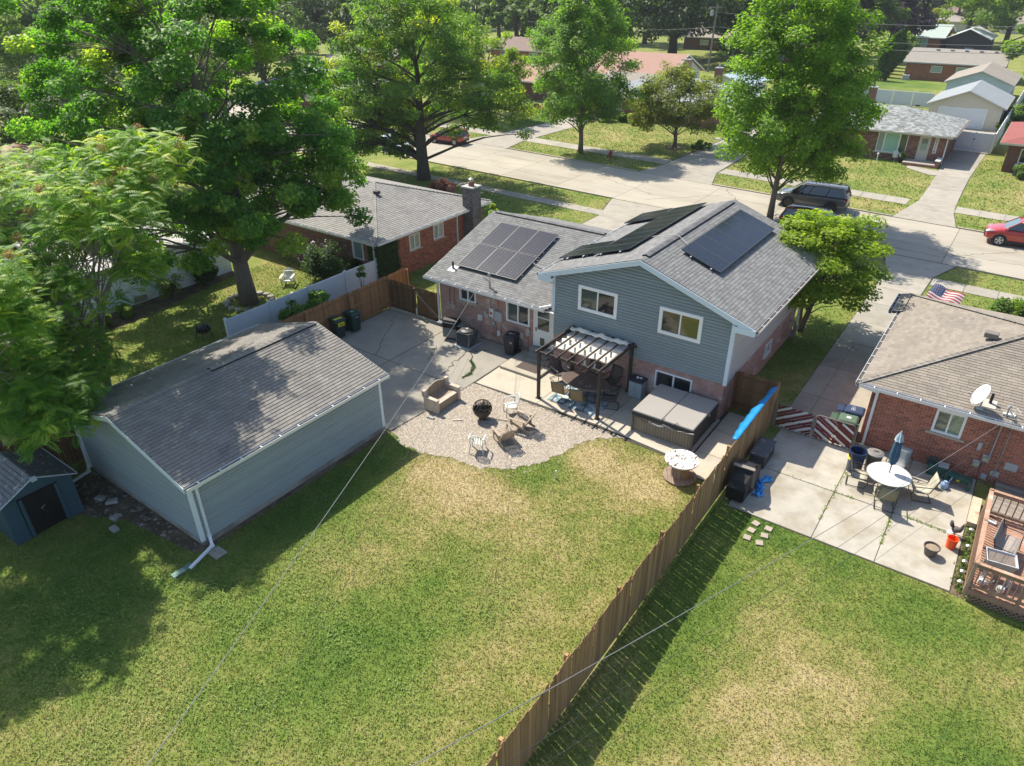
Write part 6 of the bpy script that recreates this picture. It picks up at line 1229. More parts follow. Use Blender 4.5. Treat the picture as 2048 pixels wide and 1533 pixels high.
blob([(-.12, 0, .30, .03), (-.08, 0, .27, .085), (.0, 0, .25, .115), (.09, 0, .28, .09), (.13, 0, .36, .055), (.14, 0, .45, .04), (.145, 0, .48, .035), (.15, 0, .51, .012)], 'body', rs_, t)
for k in range(5): blob([(-.08, .02*(k-2), .30, .03), (-.17, .03*(k-2), .38+.03*k, .028), (-.22, .04*(k-2), .50-.02*abs(k-2), .008)], 'tail_feather', rs_, t, 6)
blob([(.14, 0, .50, .02), (.155, 0, .54, .018), (.15, 0, .57, .005)], 'comb', M('comb red', (.35, .03, .02), .6), t, 6); blob([(.17, 0, .47, .014), (.21, 0, .465, .003)], 'beak', yl, t, 5); MB().tube([(.02, .03, .0), (.01, .03, .18)], .012).tube([(.02, -.03, 0), (.01, -.03, .18)], .012).build('leg', yl, t); MB().lathe([(.11, 0), (.12, .12), (.09, .16)], 16, (-.10, -.04, 0)).build('base', boxW, t)
for k, (x, y, lb) in enumerate(((-3.9, 18.94, 'square stepping stone in the grass touching the patio corner, upper left of six'), (-3.91, 18.54, 'square stepping stone in the grass, left row middle of six'), (-3.48, 18.92, 'square stepping stone in the grass, right row nearest the patio'), (-3.9, 18.13, 'square stepping stone in the grass, left row farthest from the patio'), (-3.48, 18.53, 'square stepping stone in the grass, right row middle of six'), (-3.5, 18.11, 'square stepping stone in the grass, right row farthest from the patio'))):
    o_ = tag(MB().obox((0, 0, .02), .23, .23, .04, rotz(.12*(k-2))).build('stepping_stone', M('stepping stone', (.33, .28, .22), .9, .15, 8, rnd=.1), bevel=.01), lb, 'stepping stone', 'stepping stones in the side lawn'); o_.location = (x, y, .015)
# deck things
gw = woodm('grey bench wood', (.26, .24, .22), .2)
t = thing('slatted_bench', 'grey slatted bench with black metal arms on the deck', 'bench', (2.72, 21.25, .455), radians(83))
for i in range(5): MB().box(-.55, .55, -.24+i*.095, -.16+i*.095, .41, .43).build('seat_slat', gw, t)
for i in range(4): MB().obox((0, .27+.035*i, .50+i*.10), 1.1, .02, .08, Matrix.Rotation(-.3, 3, 'X')).build('back_slat', gw, t)
for s in (-1, 1): MB().tube([(s*.58, -.28, 0), (s*.58, -.25, .42), (s*.58, -.24, .62), (s*.58, .25, .62), (s*.58, .34, .62)], .014, 6).build('arm', blk, t); MB().tube([(s*.58, .36, .88), (s*.58, .24, .4), (s*.58, .36, 0)], .014, 6).build('leg', blk, t)
t = thing('raised_planter', 'pale grey raised planter box of dry soil on splayed legs at the deck corner', 'planter', (2.55, 20.05, .455), radians(8)); gp = M('planter grey', (.40, .41, .43), .6, .06, 3)
b1_ = [(-.30, -.22), (.30, -.22), (.30, .22), (-.30, .22)]; b2_ = [(-.38, -.30), (.38, -.30), (.38, .30), (-.38, .30)]; b3_ = [(-.35, -.27), (.35, -.27), (.35, .27), (-.35, .27)]
MB().add([(x, y, .50) for x, y in b1_]+[(x, y, .80) for x, y in b2_]+[(x, y, .80) for x, y in b3_]+[(x*.95, y*.95, .73) for x, y in b3_], [(3, 2, 1, 0)]+[(i, (i+1) % 4, (i+1) % 4+4, i+4) for i in range(4)]+[(i+4, (i+1) % 4+4, (i+1) % 4+8, i+8) for i in range(4)]+[(i+8, (i+1) % 4+8, (i+1) % 4+12, i+12) for i in range(4)]).build('box', gp, t); MB().box(-.33, .33, -.255, .255, .715, .735).build('soil', M('planter soil', (.17, .14, .115), .95, .3, 14, bump=.6), t)
for sx in (-1, 1):
    for sy in (-1, 1): MB().bar((sx*.25, sy*.17, .52), (sx*.34, sy*.26, 0), .06, .05).build('leg', gp, t)
for k, (x, y, l) in enumerate(((2.3, 19.62, 'white watering can lying on the deck boards left of the planter legs'), (2.75, 19.58, 'white watering can on the deck boards below the planter, right one'))):
    t = thing('watering_can', l, 'watering can', (x, y, .455), k*.8); MB().lathe([(.09, 0), (.11, .04), (.10, .16), (.04, .2)], 14).build('body', boxW, t); MB().tube([(.09, 0, .06), (.2, 0, .16), (.25, 0, .25)], [.02, .015, .012], 6).build('spout', boxW, t); MB().tube([(-.02, 0, .19), (-.13, 0, .22), (-.1, 0, .08)], .012, 6).build('handle', boxW, t)
t = thing('white_crate', 'small white tray on the deck boards by the far railing', 'tray', (2.2, 22.75, .455)); MB().box(-.2, .2, -.08, .08, 0, .06).build('tray', boxW, t, bevel=.01)
# left yard fire pit
t = thing('fire_bowl', 'black metal fire bowl on the shaded lawn left of the white fence', 'fire pit', (-30.85, 16.7, 0)); MB().lathe([(.28, .35), (.36, .42), (.38, .60), (.35, .60), (.3, .42)], 8, caps=False).lathe([(.28, .36), (.001, .36)], 8, caps=False).build('bowl', blk, t); MB().lathe([(.24, .60), (.2, .68), (.08, .74)], 12).build('lid', M('mesh dark', (.05, .05, .05), .7), t)
for k in range(4): a = pi/4+k*pi/2; MB().tube([(.3*cos(a), .3*sin(a), .45), (.42*cos(a), .42*sin(a), 0)], .018).build('leg', blk, t)
m = thing('stone_ring', 'ring of pale fieldstones round the foot of the big maple', 'stones', (-32.7, 20.7, 0)); r_ = random.Random(5)
for k in range(16):
    a = k*2*pi/16; s_ = r_.uniform(.14, .24); MB().lathe([(s_*.7, 0), (s_, .06), (s_*.8, .16), (s_*.3, .2)], 7, (1.25*cos(a), 1.15*sin(a), 0)).build('stone', M('field stone', (.33, .30, .26), .9, .2, 5, rnd=.2), m)
m = MB()
for k in range(260): x, y = r_.uniform(-31.9, -29.3), r_.uniform(21.2, 24.2); s_ = r_.uniform(.05, .12); m.lathe([(s_, 0), (s_*.7, s_*.5), (.01, s_*.6)], 5, (x, y, 0))
m.build('river_stones', M('river stone', (.42, .38, .33), .9, .2, 4), kind='stuff')
# utility pole and wires
t = thing('utility_pole', 'weathered wooden utility pole at the back of the lots carrying the service wires', 'utility pole', (-4.9, -.6, 0)); MB().tube([(0, 0, 0), (0, 0, 9.6)], [.16, .11], 12).build('pole', woodm('pole wood', (.16, .12, .09)), t); MB().box(-1.1, 1.1, -.06, .06, 8.9, 9.02).build('crossarm', woodm('pole wood', (0, 0, 0)), t)
wire = M('wire black', (.03, .03, .03), .6); wire2 = M('wire pale', (.17, .17, .17), .6)
def cable(a, b, sag, r, label, mat=wire, n=24, twist=False):
    a, b = Vector(a), Vector(b); pts = [a.lerp(b, i/n)-Vector((0, 0, sag*4*(i/n)*(1-i/n))) for i in range(n+1)]
    o_ = MB().tube(pts, r, 5).build('power_line', mat); tag(o_, label, 'wire'); return o_
PT = Vector((-4.9, -.6, 0))
cable((-18.98, 24.1, 3.5), PT+Vector((0, 0, 8.5)), .30, .0065, 'thick twisted service wire running from the mast on the two level house', wire2, 40)
cable((-18.5, 24.2, 2.75), PT+Vector((0, 0, 7.2)), .45, .0038, 'thin dark wire below the thick service wire of the two level house'); cable((-18.3, 24.2, 2.75), PT+Vector((0, 0, 6.9)), .75, .0036, 'lowest thin dark wire running to the two level house over the gravel')
cable((1.95, 25.35, 3.05), PT+Vector((0, 0, 8.5)), .28, .0068, 'thick service wire running from the mast on the brown hip roof', wire2, 40)
cable((2.05, 25.5, 2.6), PT+Vector((0, 0, 7.3)), .30, .0045, 'thin upper wire reaching the brick wall beside the deck'); cable((2.4, 25.5, 2.55), PT+Vector((0, 0, 6.7)), .32, .0042, 'thin middle wire crossing the right patio'); cable((2.9, 25.5, 2.5), PT+Vector((0, 0, 6.2)), .35, .0035, 'thin lowest wire crossing the right lawn near the deck')
# fire hydrant
t = thing('fire_hydrant', 'red fire hydrant on the grass verge across the street', 'fire hydrant', (-33.4, 62.85, 0)); hy = M('hydrant red', (.42, .03, .02), .5); MB().lathe([(.16, 0), (.16, .05), (.11, .06), (.11, .5), (.15, .52), (.15, .56), (.12, .6), (.08, .72), (.03, .76)], 16).build('barrel', hy, t); [MB().tube([(s*.1, 0, .40), (s*.2, 0, .40)], .055, 10).build('outlet', hy, t) for s in (-1, 1)]; MB().tube([(0, -.1, .36), (0, -.22, .36)], .07, 10).build('outlet', hy, t)
# ================================================================ CARS
tyre = M('tyre', (.015, .015, .016), .85); rimS = M('rim silver', (.50, .51, .52), .3, .04, 5, metal=.5); rimD = M('rim dark', (.06, .06, .065), .35, metal=.4); cg = glass('car glass', (.018, .024, .028), .04); cgl = glass('windscreen', (.07, .11, .12), .05); hlm = M('headlight', (.60, .62, .64), .15, .1, 9); tlm = M('tail light', (.35, .01, .01), .25); blkp = M('black plastic', (.02, .02, .022), .6)
def paint(n, c): return M(n, c, .25, .03, 2, spec=.5, coat=.8)
def car(label, loc, rz, pm_, L=4.6, W=1.86, H_=1.66, wr=.36, wb=2.7, hood=1.02, belt=1.05, rim=rimS, rails=True, ws=(.62, .0), trim=blkp, group=None, cowl=.23, rear=.02, roof=None):
    t = thing('parked_car', label, 'car', loc, rz, group); f, b = L/2, -L/2; hw_ = W/2
    st = [(b, .45, hw_*.80, belt-.22), (b+.05, .36, hw_*.93, belt-.06), (b+.35, .30, hw_*.985, belt), (b+1.0, .28, hw_, belt), (0, .27, hw_, belt-.02), (f-cowl*L-.05, .28, hw_, belt-.02), (f-cowl*L*.7, .29, hw_*.99, hood), (f-.45, .31, hw_*.965, hood-.08), (f-.12, .34, hw_*.90, hood-.20), (f, .42, hw_*.74, hood-.36)]
    m = MB(); vs = []
    for x, z0, w_, zt in st:
        h_ = zt-z0; ring = [(-w_*.86, z0), (-w_*.985, z0+.12*h_), (-w_, z0+.5*h_), (-w_*.975, z0+.86*h_), (-w_*.88, zt-.005), (-w_*.5, zt+.025), (0, zt+.035), (w_*.5, zt+.025), (w_*.88, zt-.005), (w_*.975, z0+.86*h_), (w_, z0+.5*h_), (w_*.985, z0+.12*h_), (w_*.86, z0)]
        vs += [(x, y, z) for y, z in ring]
    k = 13; m.add(vs, [(j*k+i, (j+1)*k+i, (j+1)*k+(i+1) % k, j*k+(i+1) % k) for j in range(len(st)-1) for i in range(k)]+[tuple(range(k)), tuple(range(len(st)*k-1, (len(st)-1)*k-1, -1))])
    bd = m.build('body', pm_, t, smooth=True); bd.modifiers.new('s', 'SUBSURF').levels = 1; bd.modifiers['s'].render_levels = 2
    # glasshouse
    xr0, xr1 = b+.10, b+.34+rear; xf1, xf0 = f-cowl*L-.72, f-cowl*L+.02; zt = H_-.03; zb = belt-.01
    def hoop(x, z, wf): return [(x, -hw_*wf, z), (x, hw_*wf, z)]
    P_ = [hoop(xr0, zb, .93), hoop(xr1, zt-.06, .77), hoop(xf1, zt-.03, .77), hoop(xf0, zb, .92)]
    (a0, a1), (b0, b1), (c0, c1), (d0, d1) = P_; c_ = MB(); c_.add([a0, b0, c0, d0, a1, b1, c1, d1], [(0, 1, 2, 3), (7, 6, 5, 4)]); c_.build('side_window', cg, t)
    MB().add([c0, d0, d1, c1], [(0, 1, 2, 3)]).build('windscreen', cgl, t); MB().add([a0, b0, b1, a1], [(0, 1, 2, 3)]).build('rear_window', cg, t)
    rm = MB(); xs_ = [xr1-.10, xr1+.1, (xr1+xf1)/2, xf1-.25, xf1+.05]; zs = [zt-.06, zt, zt+.03, zt+.01, zt-.04]; vs = []
    for x, z in zip(xs_, zs): vs += [(x, -hw_*.80, z-.05), (x, -hw_*.74, z), (x, 0, z+.03), (x, hw_*.74, z), (x, hw_*.80, z-.05)]
    rm.add(vs, [(j*5+i, (j+1)*5+i, (j+1)*5+i+1, j*5+i+1) for j in range(4) for i in range(4)]); ro = rm.build('roof_panel', roof or pm_, t, smooth=True); s_ = ro.modifiers.new('t', 'SOLIDIFY'); s_.thickness = .03
    for s in (-1, 1):
        def L3(a, b, fr): return tuple(Vector(a).lerp(Vector(b), fr))
        A0, B0, C0, D0 = (a0, b0, c0, d0) if s < 0 else (a1, b1, c1, d1)
        MB().bar(A0, B0, .16, .05).build('pillar', pm_, t); MB().bar(C0, D0, .07, .05).build('pillar', pm_, t)
        for fr in (.36, .68): p = L3(A0, D0, fr); q = L3(B0, C0, (fr-.08)/.84); MB().bar(p, q, .06 if fr < .5 else .08, .03).build('pillar', blkp, t)
        y = s*(hw_+.003)
        for xc in (wb/2, -wb/2):
            xo = xc+.02; MB().tube([(xo, s*(hw_-.10), wr), (xo, s*(hw_+.006), wr)], wr*1.20, 24).build('wheel_arch', trim, t)
            w_ = thing('wheel', None, None, (xo, 0, wr)); w_.parent = t; KIDS.setdefault(t.name, []).append(w_)
            MB().tube([(0, s*(hw_-.20), 0), (0, s*(hw_-.02), 0), (0, s*(hw_+.015), 0)], [wr, wr, wr*.93], 24).build('tyre', tyre, w_); MB().tube([(0, s*(hw_-.1), 0), (0, s*(hw_+.017), 0)], wr*.70, 24).build('rim_well', blk, w_)
            m = MB(); m.tube([(wr*.66*cos(a), s*(hw_+.022), wr*.66*sin(a)) for a in [2*pi*i/24 for i in range(25)]], .018, 5)
            for q in range(5): a = 2*pi*q/5+.3; m.bar((0, s*(hw_+.024), 0), (wr*.64*cos(a), s*(hw_+.024), wr*.64*sin(a)), .085, .02, (0, 1, 0))
            m.build('rim', rim, w_)
        MB().box(-wb/2+wr*1.2, wb/2-wr*1.15, min(y, y-s*.04), max(y, y-s*.04)+.001, .24, .38).build('sill_trim', trim, t)
        for x in (-.75, .35): MB().obox((x, s*(hw_+.012), belt-.16), .18, .025, .03).build('door_handle', pm_, t)
        for x in (-.95, .12, 1.02): MB().box(x-.004, x+.004, min(y, y+s*.004), max(y, y+s*.004), .40, belt-.06).build('door_gap', blkp, t)
        MB().obox((xf0-.12, s*(hw_+.09), belt+.03), .12, .20, .13).build('mirror', pm_, t, bevel=.03)
        MB().add([(f-.50, s*hw_*.93, hood-.14), (f-.10, s*hw_*.84, hood-.26), (f-.03, s*hw_*.62, hood-.30), (f-.10, s*hw_*.60, hood-.20), (f-.3, s*hw_*.85, hood-.10)], [(0, 1, 2, 3, 4)]).build('headlight', hlm, t).modifiers.new('t', 'SOLIDIFY').thickness = .05
        MB().obox((b+.08, s*hw_*.80, belt-.14), .16, .28, .18).build('tail_light', tlm, t, bevel=.03)
        if rails: MB().tube([(xr1+.1, s*hw_*.74, zt), (xr1+.2, s*hw_*.74, zt+.07), (xf1-.3, s*hw_*.74, zt+.08), (xf1-.1, s*hw_*.74, zt+.01)], .02, 6).build('roof_rail', blkp, t)
    MB().box(f-.07, f+.012, -hw_*.62, hw_*.62, .40, hood-.34).build('grille', blkp, t, bevel=.02); MB().box(b-.02, b+.1, -hw_*.8, hw_*.8, .34, .52).build('bumper', trim, t, bevel=.03); MB().box(b-.012, b+.04, -.26, .26, .68, .80).build('number_plate', boxW, t)
    return t
car('dark grey large suv parked against the far kerb, facing left', (-12.72, 56.75, .016), pi+.07, paint('paint graphite', (.085, .082, .078)), L=5.15, W=1.98, H_=1.82, wr=.40, wb=3.05, hood=1.12, belt=1.18, rim=rimD, cowl=.21)
car('dark maroon suv parked on the near side of the street behind the yellow green tree', (-10.75, 50.45, .016), -.07, paint('paint maroon', (.085, .010, .016)), L=4.55, W=1.86, H_=1.64, wr=.36, wb=2.65, hood=1.0, belt=1.04, rails=False)
car('bright red suv parked across the street at the right edge', (1.05, 55.62, .016), pi+.08, paint('paint red', (.40, .028, .022)), L=4.5, W=1.84, H_=1.68, wr=.35, wb=2.69, hood=1.06, belt=1.10)
car('red hatchback parked across the street behind the large street tree trunk', (-50.9, 59.4, .016), pi+.08, paint('paint red two', (.34, .03, .02)), L=4.2, W=1.78, H_=1.5, wr=.33, wb=2.6, hood=.95, belt=.96, rails=False)
car('pale silver blue car parked at the near kerb behind the left trees', (-53.6, 53.2, .016), -.07, paint('paint silver blue', (.42, .50, .56)), L=4.7, W=1.84, H_=1.48, wr=.34, wb=2.75, hood=.92, belt=.95, rails=False)
car('small black car far away beside the white garage at the upper left', (-202, 84.5, .016), .9, paint('paint black', (.02, .022, .03)), L=4.8, W=1.84, H_=1.48, wr=.34, wb=2.75, hood=.92, belt=.95, rails=False)
car('dark car parked under the white carport roof behind the pale green roofed house', (-17.2, 186, .016), -1.4, paint('paint dark blue', (.03, .035, .05)), L=4.6, rails=False)
# ================================================================ TREES
bark = M('bark', (.15, .125, .10), .95, .3, 6, bump=1.0, bscale=18, stretch=(1, 1, .25)); barkD = M('bark dark', (.075, .065, .055), .95, .3, 6, bump=1.0, bscale=18, stretch=(1, 1, .25)); barkL = M('bark pale', (.22, .20, .17), .95, .3, 6, bump=.8, bscale=18, stretch=(1, 1, .25))
LM = {}
LM['maple'] = leafmat('leaf maple', (0.045, 0.130, 0.018), (0.099, 0.233, 0.032), (0.335, 0.409, 0.092)); LM['locust'] = leafmat('leaf locust', (0.057, 0.125, 0.022), (0.119, 0.215, 0.039), (0.343, 0.358, 0.063))
LM['fresh'] = leafmat('leaf fresh maple', (0.070, 0.149, 0.015), (0.157, 0.272, 0.026), (0.323, 0.406, 0.074)); LM['green'] = leafmat('leaf linden', (0.055, 0.130, 0.019), (0.119, 0.227, 0.034), (0.273, 0.341, 0.077))
LM['olive'] = leafmat('leaf crab', (0.080, 0.111, 0.022), (0.153, 0.179, 0.041), (0.272, 0.272, 0.089)); LM['yellow'] = leafmat('leaf yellow green', (.10, .165, .015), (.20, .285, .025), (.36, .40, .05))
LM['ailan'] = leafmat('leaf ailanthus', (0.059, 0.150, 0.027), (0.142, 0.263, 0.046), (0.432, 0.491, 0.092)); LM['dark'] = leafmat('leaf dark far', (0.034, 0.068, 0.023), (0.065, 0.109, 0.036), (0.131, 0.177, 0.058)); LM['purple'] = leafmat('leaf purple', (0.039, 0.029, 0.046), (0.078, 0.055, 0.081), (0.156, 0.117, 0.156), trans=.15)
LM['shrub'] = leafmat('leaf shrub', (0.019, 0.052, 0.013), (0.046, 0.098, 0.023), (0.130, 0.195, 0.052)); LM['arbor'] = leafmat('leaf arborvitae', (0.019, 0.058, 0.013), (0.046, 0.098, 0.019), (0.156, 0.221, 0.039)); LM['redshrub'] = leafmat('leaf barberry', (0.156, 0.046, 0.033), (0.312, 0.130, 0.098), (0.468, 0.260, 0.195), trans=.2)
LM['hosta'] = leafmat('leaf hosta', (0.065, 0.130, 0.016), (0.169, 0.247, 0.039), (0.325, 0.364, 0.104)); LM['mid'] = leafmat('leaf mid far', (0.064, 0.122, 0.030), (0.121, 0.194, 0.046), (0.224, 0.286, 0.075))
def leaves_np(C, R, n, size, r, flat=.7, upb=.9, tint=None, asp=.62, clusters=None, crn=None):
    """n leaves around the clump centres C (k,3) with radii R (k); returns verts, faces, rnd"""
    k = len(C); w_ = R**2; idx = r.choice(k, n, p=w_/w_.sum())
    d = r.normal(size=(n, 3)); d /= np.linalg.norm(d, axis=1)[:, None]; rad = R[idx]*(r.uniform(0, 1, n)**.45)
    P = C[idx]+d*rad[:, None]*np.array([1, 1, flat])
    if crn is not None: outd = P-crn
    else: outd = d
    outd = outd/(np.linalg.norm(outd, axis=1)[:, None]+1e-6)
    N = outd*.55+d*.25+r.normal(size=(n, 3))*.42+np.array([0, 0, upb]); N /= np.linalg.norm(N, axis=1)[:, None]
    A = np.cross(N, r.normal(size=(n, 3))); A /= np.linalg.norm(A, axis=1)[:, None]; B = np.cross(N, A)
    s = (size*r.uniform(.6, 1.35, n))[:, None]; fold = N*s*.18
    V = np.stack([P-A*s*.5, P+B*s*.5*asp+fold, P+A*s*.55-fold*.6, P-B*s*.5*asp+fold], 1).reshape(-1, 3)
    F = np.arange(4*n).reshape(n, 4)
    t_ = (tint[idx] if tint is not None else np.full(n, .4))+r.normal(size=n)*.13
    return V, F, np.clip(t_, .02, .99)
def limb_tree(m, base, top, tips, r0, r, n=8, wob=.25, nl=7, spread=.35, trunk_frac=.3, lean=(0, 0)):
    """trunk with limbs that fork toward the clump centres"""
    base = Vector(base); top = Vector(top); H_ = (top-base).length
    tr = [base+(top-base)*f+Vector((r.uniform(-1, 1), r.uniform(-1, 1), 0))*wob*f for f in (0, .12, .25, .4, .55, .7, .85, 1)]
    rad = [r0*1.35, r0*1.02, r0*.92, r0*.72, r0*.52, r0*.36, r0*.22, r0*.08]; m.tube(tr, rad, n)
    hubs = []
    for q in range(nl):
        f = trunk_frac+(.85-trunk_frac)*q/nl; i = f*7; a = tr[int(i)].lerp(tr[min(int(i)+1, 7)], i-int(i)); hubs.append((a, r0*(1.0-f)*.6))
    r.shuffle(tips)
    groups = [[] for _ in hubs]
    for tp in tips:
        tp = Vector(tp); best = min(range(len(hubs)), key=lambda q: (tp-hubs[q][0]).length+.9*max(0, hubs[q][0].z-tp.z+1.0)*2+.12*len(groups[q])); groups[best].append(tp)
    for (a, ra), g in zip(hubs, groups):
        # split by direction
        secs = {}
        for tp in g: secs.setdefault(int(((atan2(tp.y-a.y, tp.x-a.x)+pi)/(2*pi))*5) % 5, []).append(tp)
        for s_, ts in secs.items():
            c = sum(ts, Vector((0, 0, 0)))/len(ts); mid = a.lerp(c, .62)+Vector((0, 0, .06*(c-a).length)); k1 = a.lerp(mid, .5)+Vector((r.uniform(-.3, .3), r.uniform(-.3, .3), .15)); rb = max(.03, ra*min(1, .45+.05*len(ts)))
            m.tube([a, k1, mid], [rb, rb*.8, rb*.55], 6, caps=False)
            for tp in ts: q = mid.lerp(tp, .5)+Vector((r.uniform(-.2, .2), r.uniform(-.2, .2), .1)); m.tube([mid, q, tp], [rb*.42, rb*.3, rb*.10], 5, caps=False)
def tree(name, label, cat, base, top_z, crown, leaf, nl, size, r0, seed, bk=None, group=None, clumps=70, cr=(.8, 1.3), trunk_top=None, tintf=None, nhub=7, flat=.7, trunk_frac=.3, upb=.9, branches=True, asp=.62, lump=.22, tipyellow=0.0, shell=.45, wob=.25):
    """crown: list of ellipsoids (cx, cy, cz, rx, ry, rz) relative to the base"""
    r = np.random.RandomState(seed); pr = random.Random(seed); t = thing(name, label, cat, base, 0, group)
    vol = np.array([c[3]*c[4]*c[5] for c in crown])**(2/3); cnt = np.maximum(3, (clumps*vol/vol.sum()).astype(int)); C = []; 
    for c, k in zip(crown, cnt):
        d = r.normal(size=(k*3, 3)); d /= np.linalg.norm(d, axis=1)[:, None]; d = d[d[:, 2] > -.75][:k]
        th = np.arctan2(d[:, 1], d[:, 0]); lm = 1+lump*np.sin(th*3+seed)*np.cos(d[:, 2]*4+seed*.7)+lump*.6*np.sin(th*7+seed*2+d[:, 2]*5)
        rr_ = r.uniform(shell, 1, len(d))**.6*lm; C.append(np.array(c[:3])+d*rr_[:, None]*np.array(c[3:]))
    C = np.concatenate(C); R = r.uniform(cr[0], cr[1], len(C)); cc = np.array(crown[0][:3]); zr = max(c[2]+c[5] for c in crown)
    hgt = (C[:, 2]-C[:, 2].min())/(np.ptp(C[:, 2])+.01)
    tint = .30+r.uniform(-.16, .2, len(C))+tipyellow*(r.uniform(0, 1, len(C)) < .22)*.45
    V, F, rn = leaves_np(C, R, nl, size, r, flat, upb, tint, asp, crn=cc)
    link('crown', np_mesh('crown', V, F, leaf, rn), t)
    m = MB(); tp = trunk_top or crown[0][:2]+(crown[0][2]+crown[0][5]*.6,)
    limb_tree(m, (0, 0, -.1), tp, [tuple(c) for c in C] if branches else [], r0, pr, 9, wob, nhub, trunk_frac=trunk_frac); m.build('trunk', bk or bark, t, smooth=True)
    return t, C
# big maple left of the patio
T1, _ = tree('maple_tree', 'huge dense green maple with thick trunk between the white fence and white garage', 'tree', (-32.7, 20.7, 0),
     18, [(-.5, -.2, 11.0, 6.0, 6.6, 6.4), (-2.0, -1.6, 4.7, 3.6, 3.4, 2.0), (2.4, 1.6, 5.3, 3.4, 3.2, 1.9), (1.6, -2.0, 4.3, 2.2, 1.9, 1.1), (-4.4, -3.0, 10.4, 4.2, 3.6, 4.2), (-.4, -2.8, 7.2, 5.4, 4.4, 3.2), (1.2, 2.6, 6.8, 4.6, 4.6, 3.0), (-1.6, .3, 15.2, 4.4, 4.6, 3.8), (3.9, .9, 7.4, 2.6, 4.0, 3.0)], LM['maple'], 150000, .175, .40, 11, clumps=430, cr=(.5, .92), asp=.72, nhub=9, trunk_frac=.18, tipyellow=.9, shell=.55, lump=.3)
# tree of heaven at the left edge: drooping compound leaves
def ailanthus(label, base, crown, nf, seed, stems, r0=.16):
    r = np.random.RandomState(seed); pr = random.Random(seed); t = thing('ailanthus_tree', label, 'tree', base, 0, 'feathery trees at the left edge'); C = []
    for c in crown:
        k = int(24+c[3]*c[4]*4.2); d = r.normal(size=(k*2, 3)); d /= np.linalg.norm(d, axis=1)[:, None]; d = d[d[:, 2] > -.6][:k]; C.append(np.array(c[:3])+d*(r.uniform(.3, 1, len(d))**.5)[:, None]*np.array(c[3:]))
    C = np.concatenate(C); nC = len(C); idx = r.randint(0, nC, nf); a = r.uniform(0, 2*pi, nf); L = r.uniform(.40, .72, nf)
    org = C[idx]+r.normal(size=(nf, 3))*np.array([.22, .22, .16]); el = r.uniform(-.25, .75, nf); K = 9
    tt_ = (np.arange(K)+1)/K; dirh = np.stack([np.cos(a), np.sin(a)], 1); side = np.stack([-np.sin(a), np.cos(a), np.zeros(nf)], 1)
    hx = L[:, None]*tt_[None]*(1-.15*tt_[None]); z = L[:, None]*(tt_[None]*np.sin(el)[:, None]-.42*tt_[None]**2)
    P = np.stack([org[:, 0:1]+dirh[:, 0:1]*hx, org[:, 1:2]+dirh[:, 1:2]*hx, org[:, 2:3]+z], 2)     # nf,K,3
    fwdv = np.zeros((nf, K, 3)); fwdv[:, :, 0] = dirh[:, 0:1]; fwdv[:, :, 1] = dirh[:, 1:2]; fwdv[:, :, 2] = -.15-.6*tt_[None]+np.sin(el)[:, None]; fwdv /= np.linalg.norm(fwdv, axis=2)[:, :, None]
    ll = (.135*np.sin(np.pi*(.15+.8*tt_))+.03)[None, :]*r.uniform(.8, 1.2, (nf, 1)); Vs = []
    for s in (-1, 1):
        S_ = side[:, None, :]*s; dirl = S_*.86+fwdv*.42; dirl[:, :, 2] -= .30; tip = P+dirl*ll[:, :, None]; midp = P+dirl*ll[:, :, None]*.42; wv = fwdv*.026
        Vs.append(np.stack([P+wv*1.1, tip, midp-wv*1.5], 2))
    V = np.concatenate(Vs, 1).reshape(-1, 3); n_ = len(V)//3; F = np.arange(3*n_).reshape(n_, 3); ct = .36+r.uniform(-.16, .26, nC); rn = np.repeat(np.clip(ct[idx]+r.normal(size=nf)*.2+.15*(org[:, 2] > np.percentile(C[:, 2], 70)), .02, .98), K); rn = np.concatenate([rn.reshape(nf, K)]*2, 1).ravel()
    link('crown', np_mesh('crown', V, F, LM['ailan'], rn), t)
    # tan pink seed clusters at the branch tips
    top = C[C[:, 2] > np.percentile(C[:, 2], 52)]; sV, sF, sR = leaves_np(top[r.randint(0, len(top), 70)]+np.array([0, 0, .35]), np.full(70, .20), 7000, .05, r, .8, .4, asp=.6)
    link('seed_clusters', np_mesh('seed_clusters', sV, sF, leafmat('seed clusters', (.25, .14, .05), (.34, .19, .10), (.42, .30, .14), .2) if 'seed clusters' not in MATS else MATS['seed clusters'], sR), t)
    m = MB()
    for sx, sy, tz in stems: limb_tree(m, (sx*.3, sy*.3, -.1), (sx, sy, tz), [tuple(c) for c in C if (c[0]-sx)**2+(c[1]-sy)**2 < 12], r0, pr, 8, .2, 6, trunk_frac=.35)
    m.build('trunk', barkL, t, smooth=True)
ailanthus('feathery green tree with tan seed clusters standing behind the garage and its fence', (-29.0, 10.2, 0), [(.6, .8, 7.2, 3.6, 3.2, 2.8), (-2.2, 1.6, 7.6, 3.0, 3.2, 2.8), (3.4, .4, 6.6, 2.2, 2.4, 2.0), (4.2, .9, 9.5, 2.1, 2.1, 1.4), (-.4, -2.2, 5.6, 2.4, 2.0, 2.2), (-4.6, -.4, 8.2, 2.6, 3, 2.2), (1.2, -2.4, 3.9, 2.4, 1.8, 1.8), (-2.5, -.5, 4.6, 2.6, 2.4, 2.2), (3.6, 2.5, 9.9, 2.1, 1.8, 1.2), (5.5, 0, 9.3, 1.7, 1.5, 1.1), (3.4, -1.3, 3.7, 1.9, 1.4, 1.5), (1.0, -3.6, 3.2, 1.8, 1.2, 1.5)], 9800, 21, [(-1.5, .8, 8.6), (1.2, .6, 8.2), (3.2, .6, 7.6)])
